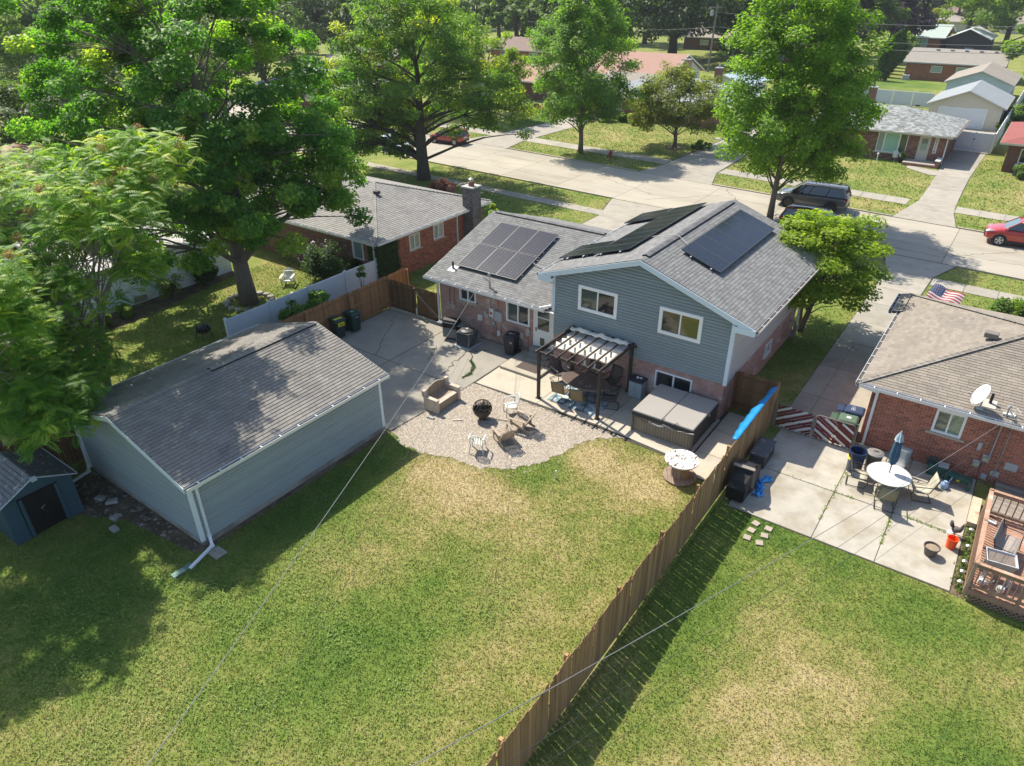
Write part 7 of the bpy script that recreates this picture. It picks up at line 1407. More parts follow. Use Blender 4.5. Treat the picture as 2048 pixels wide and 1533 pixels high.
ailanthus('feathery green tree overhanging the dark blue shed at the left edge', (-27.0, 5.6, 0), [(1.0, .2, 7.2, 3.2, 2.8, 2.6), (2.4, 1.2, 4.6, 1.9, 1.5, 1.4), (-1.2, 2.2, 6.2, 2.6, 2.2, 2.2), (4.0, -.2, 7.6, 2.2, 2.4, 1.6), (3.9, 1.2, 3.9, 1.5, 1.4, 1.2), (2.0, 2.2, 3.6, 1.6, 1.4, 1.4)], 6400, 22, [(.6, .2, 8.2), (2.2, .6, 6.4)])
# street trees
tree('locust_tree', 'broad spreading honey locust with heavy dark trunk beside the near kerb', 'tree', (-42.9, 46.4, 0), 16, [(0, 0, 9.4, 6.4, 6.4, 4.9), (-4.2, -1.5, 6.8, 4.2, 4.4, 3.8), (5.2, 1.2, 7.8, 4.2, 4.0, 3.0), (0, -1, 12.6, 5.6, 5, 3.2), (-6.5, -3.5, 3.6, 2.8, 2.8, 2.4), (-3.6, 1, 4.6, 3.0, 3, 2.2), (-4.1, -.4, 3.1, 3.4, 3.0, 2.3), (-6.8, -2, 6.4, 3, 3, 2.4), (-1, 3.5, 4.4, 3, 2.5, 1.5), (7.2, 2.5, 5.6, 2.4, 2.4, 2.2)], LM['locust'], 80000, .20, .50, 12, bk=barkD, clumps=330, cr=(.7, 1.3), nhub=8, trunk_frac=.16, flat=.55, tipyellow=.9, shell=.4)
tree('maple_tree', 'tall upright light green maple on the far verge near the hydrant', 'tree', (-36.9, 63.05, 0), 16, [(0, 0, 8.0, 4.9, 4.9, 5.4), (0, 0, 12.4, 3.0, 3.0, 3.4), (0, 0, 4.4, 3.6, 3.6, 1.7)], LM['green'], 42000, .215, .22, 13, clumps=250, cr=(.7, 1.15), nhub=7, trunk_frac=.2, tipyellow=.4)
tree('crabapple_tree', 'low rounded olive green crabapple tree in a mulch ring across the street', 'tree', (-30.2, 70.6, 0), 8, [(0, 0, 4.5, 4.8, 4.8, 3.2)], LM['olive'], 22000, .21, .20, 14, clumps=130, cr=(.65, 1.05), nhub=6, trunk_frac=.22)
tree('maple_tree', 'tall bright yellow green maple on the near verge behind the grey suv', 'tree', (-14.25, 51.75+.05, 0), 16, [(0, 0, 8.4, 4.9, 4.9, 5.6), (0, 0, 13.2, 3.8, 3.8, 3.8), (.9, .4, 4.4, 3.4, 3.4, 2.0), (1.8, 1, 8.8, 3.6, 3.6, 3.6)], LM['fresh'], 66000, .205, .20, 15, clumps=340, cr=(.65, 1.1), nhub=8, trunk_frac=.2)
def layered(label, base, seed, nl=24000):
    """low tree with flat sprays of pale leaves"""
    r = np.random.RandomState(seed); pr = random.Random(seed); t = thing('japanese_maple', label, 'tree', base); k = 130; a = r.uniform(0, 2*pi, k); z = r.uniform(2.3, 5.9, k); rad = 2.9*np.sqrt(np.clip(1-((z-3.6)/2.7)**2, .05, 1))*r.uniform(.35, 1.05, k)
    C = np.stack([np.cos(a)*rad+.15, np.sin(a)*rad*.95+.35, z], 1); R = r.uniform(.4, .85, k); V, F, rn = leaves_np(C, R, nl, .15, r, .38, 1.2, .35+r.uniform(-.1, .25, k), .8, crn=np.array([0, 0, 2.5]))
    link('crown', np_mesh('crown', V, F, LM['yellow'], rn), t); m = MB()
    for q, (dx, dy) in enumerate(((.5, .3), (-.3, .5), (.6, -.5))): limb_tree(m, (.05*q, .04*q, -.05), (dx*1.6, dy*1.6, 4.2), [tuple(c) for c in C[q::3]], .085, pr, 7, .12, 5, trunk_frac=.3)
    m.build('trunk', bark, t, smooth=True)
layered('low yellow green japanese maple with layered sprays beside the two level house', (-7.05+.0, 34.3, 0), 16)
# shadow caster to the left of the frame: the tree line goes on beyond the view
# ---------------------------------------------------------------- shrubs and plants
def bush(name, label, base, rx, ry, rz, leaf, n, size, seed, cat='bush', group=None, clumps=14, cr=.35, zc=None, upb=.8):
    r = np.random.RandomState(seed); t = thing(name, label, cat, base, 0, group); d = r.normal(size=(clumps, 3)); d /= np.linalg.norm(d, axis=1)[:, None]; zc = rz if zc is None else zc
    C = np.array([0, 0, zc])+d*np.array([rx, ry, rz])*r.uniform(.3, .8, clumps)[:, None]; C[:, 2] = np.maximum(C[:, 2], .12); s_ = min(rx, ry, rz)
    V, F, rn = leaves_np(C, np.full(clumps, s_*cr*1.5), n, size, r, .85, upb, .35+r.uniform(-.2, .25, clumps), .7, crn=np.array([0, 0, zc*.6])); V[:, 2] = np.maximum(V[:, 2], .01)
    link('foliage', np_mesh('foliage', V, F, leaf, rn), t); m = MB(); [m.tube([(0, 0, 0), tuple(C[i]*.6), tuple(C[i])], [.03, .02, .008], 5) for i in range(0, clumps, 2)]; m.build('stem', bark, t); return t
bush('rose_of_sharon', 'dense dark shrub with small white flowers beside the white adirondack chair', (-31.6, 25.3, 0), 1.5, 1.1, 1.25, LM['shrub'], 9000, .10, 31, clumps=26)
fr = np.random.RandomState(4); FV, FF, FR = leaves_np(np.array([[-31.6+fr.normal()*.9, 25.2+fr.normal()*.7, 1.3+fr.uniform(-.6, 1.1)] for _ in range(40)]), np.full(40, .10), 160, .10, fr, 1, .6)
o_ = link('flowers', np_mesh('flowers', FV, FF, M('flower white', (.6, .58, .6), .8)), None); tag(o_, 'scattered pale flowers on the dark shrub by the red brick house', 'flowers', kind='stuff')
bush('shrub', 'loose green shrub between the white vinyl fence and the brick wall', (-29.9, 26.0, 0), .9, .5, .8, LM['shrub'], 4200, .10, 32, clumps=16); bush('shrub', 'leafy shrub at the foot of the white block garage', (-36.9, 20.9, 0), .7, .9, .8, LM['shrub'], 3200, .12, 33); bush('shrub', 'pale leggy shrub against the white block garage wall', (-36.6, 18.4, 0), .7, .9, .9, LM['olive'], 1800, .10, 34, clumps=10)
for k, (x, y, s) in enumerate(((-35.9, 12.6, .9), (-36.1, 14.3, .8), (-36.4, 15.7, .6))): bush('hosta', ('broad leaved green plants at the left end of the bed along the white garage', 'bright broad leaved plants in the middle of the bed along the white garage', 'small broad leaved clump in the bed along the white garage, nearest the bare soil')[k], (x, y, 0), s, s*.9, .35, LM['hosta'], 1400, .20, 35+k, 'plant', 'hosta clumps along the white garage')
bush('trumpet_vine', 'vine with bright red flowers climbing over the end of the white garage roof', (-40.6, 23.2, 0), 1.3, 1.3, .7, LM['shrub'], 2600, .14, 40, 'plant', zc=2.35)
fr = np.random.RandomState(6); FV, FF, FR = leaves_np(np.array([[-40.62, 21.95, 2.75]]*5+[[-40.7+fr.normal()*.15, 22.9+.35*fr.normal(), 2.85] for _ in range(9)]), np.full(14, .2), 230, .16, fr, 1, .8); o_ = link('flowers', np_mesh('flowers', FV, FF, M('flower red', (.65, .03, .03), .7)), None); tag(o_, 'bright red blossoms on the vine at the white garage roof', 'flowers', kind='stuff')
for k, (x, y, z) in enumerate(((-27.5, 19.4, .6), (-27.7, 21.6, .7), (-27.0, 20.5, .55))): bush('sapling', ('dark green ailanthus sapling between the white and the wooden fence, nearest the garage', 'tall sapling between the white and the wooden fence, farthest from the garage', 'leafy sapling leaning over the wooden fence behind the bins')[k], (x, y, 0), .55, .8, .55, LM['ailan'], 700, .15, 44+k, 'plant', clumps=9, zc=1.35)
bush('climbing_plant', 'thin green climber rising above the wooden fence near the brick house', (-27.6, 24.4, 0), .35, .35, .75, LM['mid'], 380, .11, 48, 'plant', clumps=8, zc=1.7)
bush('barberry_shrub', 'twiggy pinkish red shrub in front of the left brick house', (-37.6, 42.6, 0), 1.7, 1.3, .75, LM['redshrub'], 4200, .15, 50, clumps=22)
bush('sapling', 'small bright green tuft rising beside the dark chimney', (-26.9, 35.4, 0), .35, .35, .8, LM['yellow'], 500, .13, 51, 'plant', zc=2.4, clumps=8)
# ivy over the corner of the left brick house
t = thing('ivy', 'dense ivy covering the corner of the red brick house below the eave', 'ivy', (-28.6, 26.7, 0)); r = np.random.RandomState(9); n_ = 7000; y = r.uniform(26.72, 28.15, n_)+.1*r.normal(size=n_); z = r.uniform(0, 2.55, n_); x = -28.52+np.abs(r.normal(size=n_))*.07+.05*np.sin(z*5+y*7)
x2 = r.uniform(-29.3, -28.5, 3500); z2_ = r.uniform(0, 2.5, 3500); y2 = 26.70-np.abs(r.normal(size=3500))*.06; P = np.concatenate([np.stack([x, y, z], 1), np.stack([x2, y2, z2_], 1)])-np.array([-28.6, 26.7, 0]); N = np.concatenate([np.tile([1, -.2, .5], (n_, 1)), np.tile([.1, -1, .5], (3500, 1))])+r.normal(size=(n_+3500, 3))*.45; N /= np.linalg.norm(N, axis=1)[:, None]
A = np.cross(N, r.normal(size=N.shape)); A /= np.linalg.norm(A, axis=1)[:, None]; B = np.cross(N, A); s = (.085*r.uniform(.6, 1.3, len(P)))[:, None]; V = np.stack([P-A*s*.5, P+B*s*.4, P+A*s*.5, P-B*s*.4], 1).reshape(-1, 3)
link('foliage', np_mesh('foliage', V, np.arange(len(V)).reshape(-1, 4), LM['shrub'], np.clip(.5+r.normal(size=len(P))*.2, .02, .98)), t); MB().tube([(.1, .2, 0), (.12, .4, 1.2), (.1, .6, 2.3)], .02).build('stem', bark, t)
# weeds
hm = LM['hosta']; w1 = weeds('weeds', [(-2.20, 23.5), (-2.25, 22.1), (-2.28, 20.3)], 130, .022, .04, 1, hm); w1.build('weeds', hm, rnd=True); tag(bpy.data.objects['weeds'], 'green weeds in the long joint of the right patio between table and grass, left one', 'weeds', kind='stuff')
o_ = weeds('weeds', [(-.39, 21.9), (-.40, 20.2)], 120, .025, .04, 2, hm).build('weeds', hm, rnd=True); tag(o_, 'green weeds in the joint of the right patio near the flower pot', 'weeds', kind='stuff')
o_ = weeds('weeds', [(-4.4, 22.1), (-2.2, 22.08), (-1.6, 22.1)], 110, .02, .035, 3, hm).build('weeds', hm, rnd=True); tag(o_, 'thin weeds in the cross joint left of the white table', 'weeds', kind='stuff')
o_ = weeds('weeds', [(0, 22.12), (1.4, 22.0)], 130, .025, .04, 4, hm).build('weeds', hm, rnd=True); tag(o_, 'weeds in the cross joint ending at the rooster statue', 'weeds', kind='stuff')
o_ = weeds('weeds', [(-18.55, 22.4), (-18.0, 22.0), (-17.75, 21.4), (-17.8, 20.9)], 300, .03, .06, 5, LM['shrub']).build('weeds', LM['shrub'], rnd=True); tag(o_, 'dark green weeds in the winding crack of the patio before the landing', 'weeds', kind='stuff'); 
crack([(-19.0, 23.0), (-18.7, 22.75), (-18.5, 22.4), (-18.2, 22.1), (-17.8, 21.7), (-17.75, 21.2), (-17.8, 20.9)], .05).build('crack', crackm, pav)
o_ = weeds('ground_cover', [(1.85, 22.6), (1.85, 19.4)], 700, .08, .06, 6, LM['mid']).build('ground_cover', LM['mid'], rnd=True); tag(o_, 'low planting in the narrow strip between patio and deck', 'plants', kind='stuff')
bush('bush', 'rounded grey green bush on the front lawn of the right house', (1.35, 41.2, 0), 1.25, 1.1, .75, LM['mid'], 4200, .13, 60)
bush('shrub', 'dark clipped shrub before the brick house across the street, under the light green maple', (-43.3, 79.6, 0), 1.4, 1.2, .9, LM['dark'], 3000, .2, 61); bush('shrub', 'bright green low clipped hedge bush before the brick house across the street', (-41.6, 80.6, 0), 1.2, .9, .5, LM['green'], 2200, .2, 62); bush('shrub', 'loose green shrub at the corner of the grey roofed house across the street', (-39.4, 79.8, 0), 1.3, 1.1, .8, LM['olive'], 2400, .2, 63); bush('hedge', 'dark clipped hedge with orange flowers beside it at the far lawn', (-56.5, 81.6, 0), 3.4, .9, .7, LM['shrub'], 4200, .22, 64, cat='hedge')
FV, FF, FR = leaves_np(np.array([[-53.2+fr.normal()*.8, 80.9+fr.normal()*.3, .5] for _ in range(14)]), np.full(14, .3), 260, .22, fr, 1, .8); o_ = link('flowers', np_mesh('flowers', FV, FF, M('flower orange', (.70, .12, .03), .7)), None); tag(o_, 'orange red flowers at the end of the far clipped hedge', 'flowers', kind='stuff')
bush('ground_cover_bush', 'pale low shrub to the right of the crabapple trunk', (-27.6, 71.3, 0), 1.4, 1.0, .5, LM['mid'], 1500, .2, 65)
bush('shrub', 'green shrub beside the red roofed house at the right edge', (-.3, 75.6, 0), .75, .7, .7, LM['mid'], 2200, .15, 66); bush('shrub', 'yellow green shrub just inside the white gate of the far house', (-4.15, 99.2, 0), 1.0, 1.0, .8, LM['yellow'], 1500, .22, 67)
bush('shrub', 'small yellow flowering shrub halfway along the far white fence', (-4.0, 106, 0), .8, .8, .7, LM['yellow'], 900, .22, 68); bush('shrub', 'green shrub behind the long white fence at the right edge', (-2.2, 104, 0), 1.6, 3.0, 1.2, LM['mid'], 3000, .28, 69)
bush('porch_plant', 'potted yellow green plant on the porch of the far brick house', (-9.85, 76.5, 0), .35, .3, .35, LM['yellow'], 500, .13, 70, 'plant', zc=.7)
# arborvitae row
for k in range(9):
    x, y = -24.3+k*-.55, 137+k*5.2; r = np.random.RandomState(80+k); n_ = 1500; zz = r.uniform(0, 1, n_); a = r.uniform(0, 2*pi, n_); rad = 1.15*(1-zz)**.7*r.uniform(.7, 1.05, n_)+.1; P = np.stack([np.cos(a)*rad, np.sin(a)*rad, .2+zz*5.6], 1)
    V, F, rn = leaves_np(P, np.full(n_, .12), n_, .42, r, 1, .3, np.full(n_, .4)); t = thing('arborvitae', ('narrow dark arborvitae standing in the row left of the orange brick house' if 0 < k < 8 else ('arborvitae at the near end of the row by the white fence' if k == 0 else 'arborvitae at the far end of the row below the purple tree')), 'tree', (x, y, 0), 0, 'arborvitae row'); link('crown', np_mesh('crown', V, F, LM['arbor'], rn), t); MB().tube([(0, 0, 0), (0, 0, 5)], [.1, .03]).build('trunk', bark, t)
# far trees
def far(label, x, y, h, rx, leaf, seed, n=9000, size=.45, cat='tree', name='shade_tree', low=.25, group=None, cl=50, r0=None, shell=.5):
    return tree(name, label, cat, (x, y, 0), h, [(0, 0, h*.60, rx, rx, h*.42), (rx*.3, -rx*.2, h*.42, rx*.9, rx*.9, h*.25)], leaf, n, size, r0 or h*.028, seed, bk=barkD, group=group, clumps=cl, cr=(rx*.16, rx*.30), nhub=5, trunk_frac=low, branches=True, shell=shell)
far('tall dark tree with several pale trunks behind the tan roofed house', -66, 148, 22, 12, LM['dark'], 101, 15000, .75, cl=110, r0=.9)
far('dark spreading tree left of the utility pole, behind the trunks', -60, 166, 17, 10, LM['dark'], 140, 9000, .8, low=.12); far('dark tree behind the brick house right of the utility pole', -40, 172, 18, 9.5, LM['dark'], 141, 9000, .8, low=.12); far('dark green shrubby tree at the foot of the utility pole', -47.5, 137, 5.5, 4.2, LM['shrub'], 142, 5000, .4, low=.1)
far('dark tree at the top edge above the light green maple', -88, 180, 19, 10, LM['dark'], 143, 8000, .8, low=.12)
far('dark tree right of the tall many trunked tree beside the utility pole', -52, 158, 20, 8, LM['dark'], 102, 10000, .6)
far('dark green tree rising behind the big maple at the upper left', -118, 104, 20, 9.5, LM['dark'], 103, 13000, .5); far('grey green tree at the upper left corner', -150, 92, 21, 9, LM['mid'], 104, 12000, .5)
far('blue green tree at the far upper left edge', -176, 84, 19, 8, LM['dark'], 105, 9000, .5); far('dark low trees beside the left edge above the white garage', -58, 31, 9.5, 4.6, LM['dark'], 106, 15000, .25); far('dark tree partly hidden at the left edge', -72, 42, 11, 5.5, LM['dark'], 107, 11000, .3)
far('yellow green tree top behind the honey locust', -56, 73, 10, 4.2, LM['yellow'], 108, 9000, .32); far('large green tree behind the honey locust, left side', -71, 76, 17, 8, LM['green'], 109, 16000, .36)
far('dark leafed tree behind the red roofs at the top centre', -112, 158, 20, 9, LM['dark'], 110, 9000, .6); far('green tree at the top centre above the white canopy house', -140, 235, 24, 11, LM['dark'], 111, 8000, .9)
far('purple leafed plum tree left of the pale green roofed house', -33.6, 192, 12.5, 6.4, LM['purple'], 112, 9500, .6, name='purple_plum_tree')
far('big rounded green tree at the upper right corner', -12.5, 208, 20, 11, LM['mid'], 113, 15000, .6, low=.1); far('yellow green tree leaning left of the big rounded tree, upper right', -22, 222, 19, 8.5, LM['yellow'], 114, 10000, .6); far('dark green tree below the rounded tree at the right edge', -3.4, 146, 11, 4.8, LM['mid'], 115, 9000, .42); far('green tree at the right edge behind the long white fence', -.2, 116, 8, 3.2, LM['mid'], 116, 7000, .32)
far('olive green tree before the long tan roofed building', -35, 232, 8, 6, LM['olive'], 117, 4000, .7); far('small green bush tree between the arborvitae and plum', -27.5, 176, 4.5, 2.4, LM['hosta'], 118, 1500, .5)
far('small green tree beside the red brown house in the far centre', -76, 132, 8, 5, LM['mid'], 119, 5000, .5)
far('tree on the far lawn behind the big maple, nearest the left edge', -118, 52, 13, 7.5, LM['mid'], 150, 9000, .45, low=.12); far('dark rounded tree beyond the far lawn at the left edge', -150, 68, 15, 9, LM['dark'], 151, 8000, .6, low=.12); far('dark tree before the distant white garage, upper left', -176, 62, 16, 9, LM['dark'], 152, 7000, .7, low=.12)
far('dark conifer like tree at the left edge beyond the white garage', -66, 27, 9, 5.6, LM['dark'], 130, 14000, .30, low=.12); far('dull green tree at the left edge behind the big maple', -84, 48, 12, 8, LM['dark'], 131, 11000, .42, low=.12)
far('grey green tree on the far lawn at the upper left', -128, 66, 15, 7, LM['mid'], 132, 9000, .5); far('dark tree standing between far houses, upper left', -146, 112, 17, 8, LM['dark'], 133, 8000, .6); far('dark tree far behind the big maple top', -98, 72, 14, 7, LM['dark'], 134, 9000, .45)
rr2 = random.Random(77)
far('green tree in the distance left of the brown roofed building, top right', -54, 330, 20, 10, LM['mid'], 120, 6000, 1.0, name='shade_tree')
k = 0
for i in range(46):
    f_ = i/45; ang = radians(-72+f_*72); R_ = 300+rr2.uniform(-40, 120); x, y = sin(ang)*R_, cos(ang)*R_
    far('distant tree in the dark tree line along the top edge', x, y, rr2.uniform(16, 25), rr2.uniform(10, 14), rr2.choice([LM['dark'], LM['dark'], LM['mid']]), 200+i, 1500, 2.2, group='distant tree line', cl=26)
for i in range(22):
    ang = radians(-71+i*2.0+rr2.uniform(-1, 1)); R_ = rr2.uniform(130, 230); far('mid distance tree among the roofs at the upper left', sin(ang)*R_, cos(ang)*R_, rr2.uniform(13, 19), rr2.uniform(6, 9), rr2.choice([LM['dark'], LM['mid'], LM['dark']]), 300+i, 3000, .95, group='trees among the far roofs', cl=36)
# ================================================================ FAR HOUSES
def far_house(name, label, x0, x1, y0, y1, wall, roofm, he=2.6, hr=4.2, kind='gable_x', wins=(), ov=.4, rm=None, z0=0, cat='house', rot=0, chim=None, detail=None, brick=False, sh=None):
    """gable_x: ridge along x; gable_y: ridge along y; hip: ridge along the longer side"""
    cx, cy = (x0+x1)/2, (y0+y1)/2; t = thing(name, label, cat, (cx, cy, 0), rot); a, b = (x1-x0)/2, (y1-y0)/2
    m = MB(); m.box(-a, a, -b, b, 0, he)
    if kind == 'gable_x': 
        for x in (-a, a-.02): m.add([(x, -b, he), (x, b, he), (x, 0, hr-.05), (x+.02, -b, he), (x+.02, b, he), (x+.02, 0, hr-.05)], [(0, 2, 1), (3, 4, 5), (0, 3, 5, 2), (1, 2, 5, 4)])
    if kind == 'gable_y':
        for y in (-b, b-.02): m.add([(-a, y, he), (a, y, he), (0, y, hr-.05), (-a, y+.02, he), (a, y+.02, he), (0, y+.02, hr-.05)], [(0, 1, 2), (5, 4, 3), (0, 2, 5, 3), (1, 4, 5, 2)])
    m.build('wall', wall, t); A, B = a+ov, b+ov; e = he-.03; r_ = MB()
    if kind == 'gable_x': F4 = [([(-A, -B, e), (A, -B, e), (A, 0, hr), (-A, 0, hr)], (0, -1, 1)), ([(A, B, e), (-A, B, e), (-A, 0, hr), (A, 0, hr)], (0, 1, 1))]
    elif kind == 'gable_y': F4 = [([(A, -B, e), (A, B, e), (0, B, hr), (0, -B, hr)], (1, 0, 1)), ([(-A, B, e), (-A, -B, e), (0, -B, hr), (0, B, hr)], (-1, 0, 1))]
    else:
        k = min(A, B)
        if A >= B: p, q = (-A+k, 0, hr), (A-k, 0, hr); F4 = [([(-A, -B, e), (A, -B, e), q, p], (0, -1, 1)), ([(A, B, e), (-A, B, e), p, q], (0, 1, 1)), ([(A, -B, e), (A, B, e), q], (1, 0, 1)), ([(-A, B, e), (-A, -B, e), p], (-1, 0, 1))]
        else: p, q = (0, -B+k, hr), (0, B-k, hr); F4 = [([(-A, -B, e), (A, -B, e), p], (0, -1, 1)), ([(A, B, e), (-A, B, e), q], (0, 1, 1)), ([(A, -B, e), (A, B, e), q, p], (1, 0, 1)), ([(-A, B, e), (-A, -B, e), p, q], (-1, 0, 1))]
    for pts, n_ in F4: r_.slab(pts, .12, Vector((n_[0]*.3, n_[1]*.3, 1)))
    rf = r_.build('roof', roofm, t)
    f = MB(); 
    for s in (-1, 1): f.box(-A, A, s*(B+.015)-.01, s*(B+.015)+.01, e-.17, e-.0) if kind != 'gable_y' else None
    for s in (-1, 1): f.box(s*(A+.015)-.01, s*(A+.015)+.01, -B, B, e-.17, e-.0) if kind != 'gable_x' else None
    if kind == 'gable_x': [f.bar((s*(A+.02), u*B, e-.07), (s*(A+.02), 0, hr-.07), .16, .03, (1, 0, 0)) for s in (-1, 1) for u in (-1, 1)]
    if kind == 'gable_y': [f.bar((u*A, s*(B+.02), e-.07), (0, s*(B+.02), hr-.07), .03, .16, (0, 1, 0)) for s in (-1, 1) for u in (-1, 1)]
    f.build('fascia', rm or white, t)
    for w_ in wins:                                  # (side, a0, a1, z0, z1, glass)
        sd_, a0, a1, zz0, zz1 = w_[:5]; g = w_[5] if len(w_) > 5 else glassB; nm = w_[6] if len(w_) > 6 else 'window'
        if sd_ == 's': W = MB().box(a0, a1, -b-.05, -b+.02, zz0, zz1); G_ = MB().box(a0+.07, a1-.07, -b-.06, -b-.05, zz0+.07, zz1-.07)
        elif sd_ == 'e': W = MB().box(a-.02, a+.05, a0, a1, zz0, zz1); G_ = MB().box(a+.05, a+.06, a0+.07, a1-.07, zz0+.07, zz1-.07)
        else: W = MB().box(-a-.05, -a+.02, a0, a1, zz0, zz1); G_ = MB().box(-a-.06, -a-.05, a0+.07, a1-.07, zz0+.07, zz1-.07)
        wo = W.build(nm, frameM, t); G_.build('pane' if nm == 'window' else 'panel', g, wo)
    if chim: x, y, s_, z1 = chim; cc_ = MB().box(x-s_, x+s_, y-s_, y+s_, he, z1).build('chimney', brickD, rf); MB().box(x-s_-.05, x+s_+.05, y-s_-.05, y+s_+.05, z1, z1+.08).lathe([(.12, 0), (.12, .3)], 10, (x, y, z1+.08)).build('chimney_cap', boxG, cc_)
    return t
tanr = M('tan roof', (.26, .23, .19), .92, .08, 1.2); redr = M('pinkish brown roof', (.33, .20, .155), .92, .08, .8); grn = M('pale green roof', (.34, .40, .37), .9, .06, .6); brr = M('brown roof', (.20, .145, .125), .92, .08, .7); wsd = M('white siding', (.60, .62, .62), .7, .04, .5); crm = M('cream siding', (.52, .48, .38), .7, .04, .5); blu = M('pale blue siding', (.42, .50, .56), .7, .14, 1.2, stretch=(.3, .3, 3)); gyr = M('grey roof far', (.24, .26, .27), .92, .08, .7)
brO = M('orange brick far', (.30, .125, .07), .9, .3, 3, rnd=0); brB = M('brown brick far', (.15, .075, .058), .9, .25, 3)
# the brick ranch across the street with its number board
fh = thing('house', 'brown brick ranch house with pale speckled hip roof and cream front door across the street', 'house', (-13, 82, 0))
FY = 77.3
hls = [(-12.55+18, -9.95+18, .62, 2.42)]
bricks(fh, (-18, FY, 0), (1, 0, 0), (0, -1, 0), 11.25, 2.55, hls+[(9.0, 9.95, .2, 2.4)], brickD, 0, seed=51, bw=.3, bh=.12, mm=M('brown mortar', (.24, .18, .15), .95)); bricks(fh, (-6.75, FY, 0), (0, 1, 0), (1, 0, 0), 10.5, 2.55, [], brickD, 0, seed=52, bw=.3, bh=.12, mm=MATS['brown mortar'])
gT = glass('teal curtain glass', (.26, .48, .42), .15)
for a0, a1, g in ((5.45, 6.05, glassB), (6.05, 7.35, gT), (7.35, 8.05, glassG)): window(fh, (-18, FY, 0), (1, 0, 0), (0, -1, 0), a0, a1, .62, 2.42, gl=(g,), mull=False, fr=.06)
MB().box(-12.7, -9.85, FY-.10, FY+.0, .52, .62).build('sill', M('cream trim', (.50, .46, .38), .7), fh, world=True)
d_ = MB().box(-9.0, -8.05, FY-.06, FY+.02, .22, 2.38).build('door', M('cream trim', (.50, .46, .38), .7), fh, world=True); MB().box(-8.78, -8.27, FY-.07, FY-.06, 1.15, 2.15).build('pane', glassB, d_, world=True)
m = MB(); [m.box(-8.74+.17*i, -8.62+.17*i, FY-.075, FY-.07, 1.75+.16*j, 1.86+.16*j) for i in range(3) for j in range(3)]; m.build('door_lattice', M('lattice brown', (.12, .09, .07), .7), d_, world=True)
nb_ = MB().box(-7.72, -7.42, FY-.06, FY-.02, .95, 2.38).build('number_board', M('number board', (.62, .60, .55), .6), fh, world=True)
for k, c in enumerate('09548'): glyphs(c, -7.63, FY-.065, 2.14-k*.27, .18, (0, -1, 0), (0, 0, 1), blk, nb_).location = Vector((0, 0, 0))-off(nb_)
MB().box(-9.75, -6.8, 75.6, FY, .02, .26).build('porch', M('porch concrete', (.36, .33, .28), .9, .1, 3), fh, world=True); MB().box(-9.78, -6.78, 75.52, 75.60, .0, .20).box(-7.05, -6.75, 75.5, 77.2, .26, .62).build('porch_brick', brickD, fh, world=True); MB().box(-7.12, -6.70, 75.45, 77.2, .62, .68).build('porch_cap', boxW, fh, world=True)
sF = (4.15-2.6)/(82.0-76.7); LF = hypot(5.3, 1.55)
slope(fh, (-19, 76.75, 2.6), (1, 0, 0), (0, 1, sF), [(0, 0), (12.75, 0), (7.45, LF), (0, LF)], M('speckled shingle', (.235, .245, .235), .92, .1, 2, rnd=.42), seed=55, sw=.32, ex=.22)
slope(fh, (-6.25, 76.75, 2.6), (0, 1, 0), (-1, 0, sF), [(0, 0), (10.6, 0), (5.3, LF)], MATS['speckled shingle'], seed=56, sw=.32, ex=.22); slope(fh, (-6.25, 87.35, 2.6), (-1, 0, 0), (0, -1, sF), [(0, 0), (12.75, 0), (12.75, LF), (5.3, LF)], MATS['speckled shingle'], seed=57, sw=.6, ex=.3)
gutter(fh, (-19, 76.72, 2.58), (-6.25, 76.72, 2.58), (0, -1, 0), M('cream trim', (.5, .46, .38))); gutter(fh, (-6.22, 76.75, 2.58), (-6.22, 87.3, 2.58), (1, 0, 0), MATS['cream trim']); downspout(fh, [(-6.3, 76.65, 2.5), (-6.72, 77.2, 2.3), (-6.72, 77.2, .1)])
cc_ = MB().box(-15.6, -14.9, 84.2, 84.9, 3.2, 5.3).build('chimney', brickD, fh, world=True); MB().box(-15.65, -14.85, 84.15, 84.95, 5.3, 5.38).lathe([(.14, 0), (.14, .3)], 10, (-15.25, 84.55, 5.38)).build('chimney_cap', boxG, cc_, world=True); MB().box(-10.9, -10.5, 83.4, 83.7, 4.0, 4.14).build('roof_vent', blk, fh, world=True)
t = thing('lantern_post', 'white globe yard lamp before the front window of the far brick house', 'lamp', (-11.95, 75.8, 0)); MB().tube([(0, 0, 0), (0, 0, .55)], .05).build('post', white, t); MB().lathe([(.05, .55), (.12, .66), (.05, .78)], 12).build('globe', boxW, t)
t = thing('yard_sign', 'small white yard sign below the front window across the street', 'sign', (-10.6, 76.6, 0)); MB().box(-.22, .22, -.01, .01, .35, .95).build('board', boxW, t); MB().box(-.02, .02, -.01, .01, 0, .35).build('stake', boxG, t)
t = thing('statue', 'black and white garden figure beside the front steps across the street', 'statue', (-10.0, 76.4, 0)); blob([(0, 0, .0, .12), (0, 0, .3, .16), (0, 0, .55, .13), (0, 0, .68, .07), (0, 0, .8, .10), (0, 0, .9, .04)], 'body', blk, t); blob([(-.1, -.05, .5, .05), (-.16, -.1, .62, .09), (-.1, -.1, .78, .03)], 'wing', boxW, t)
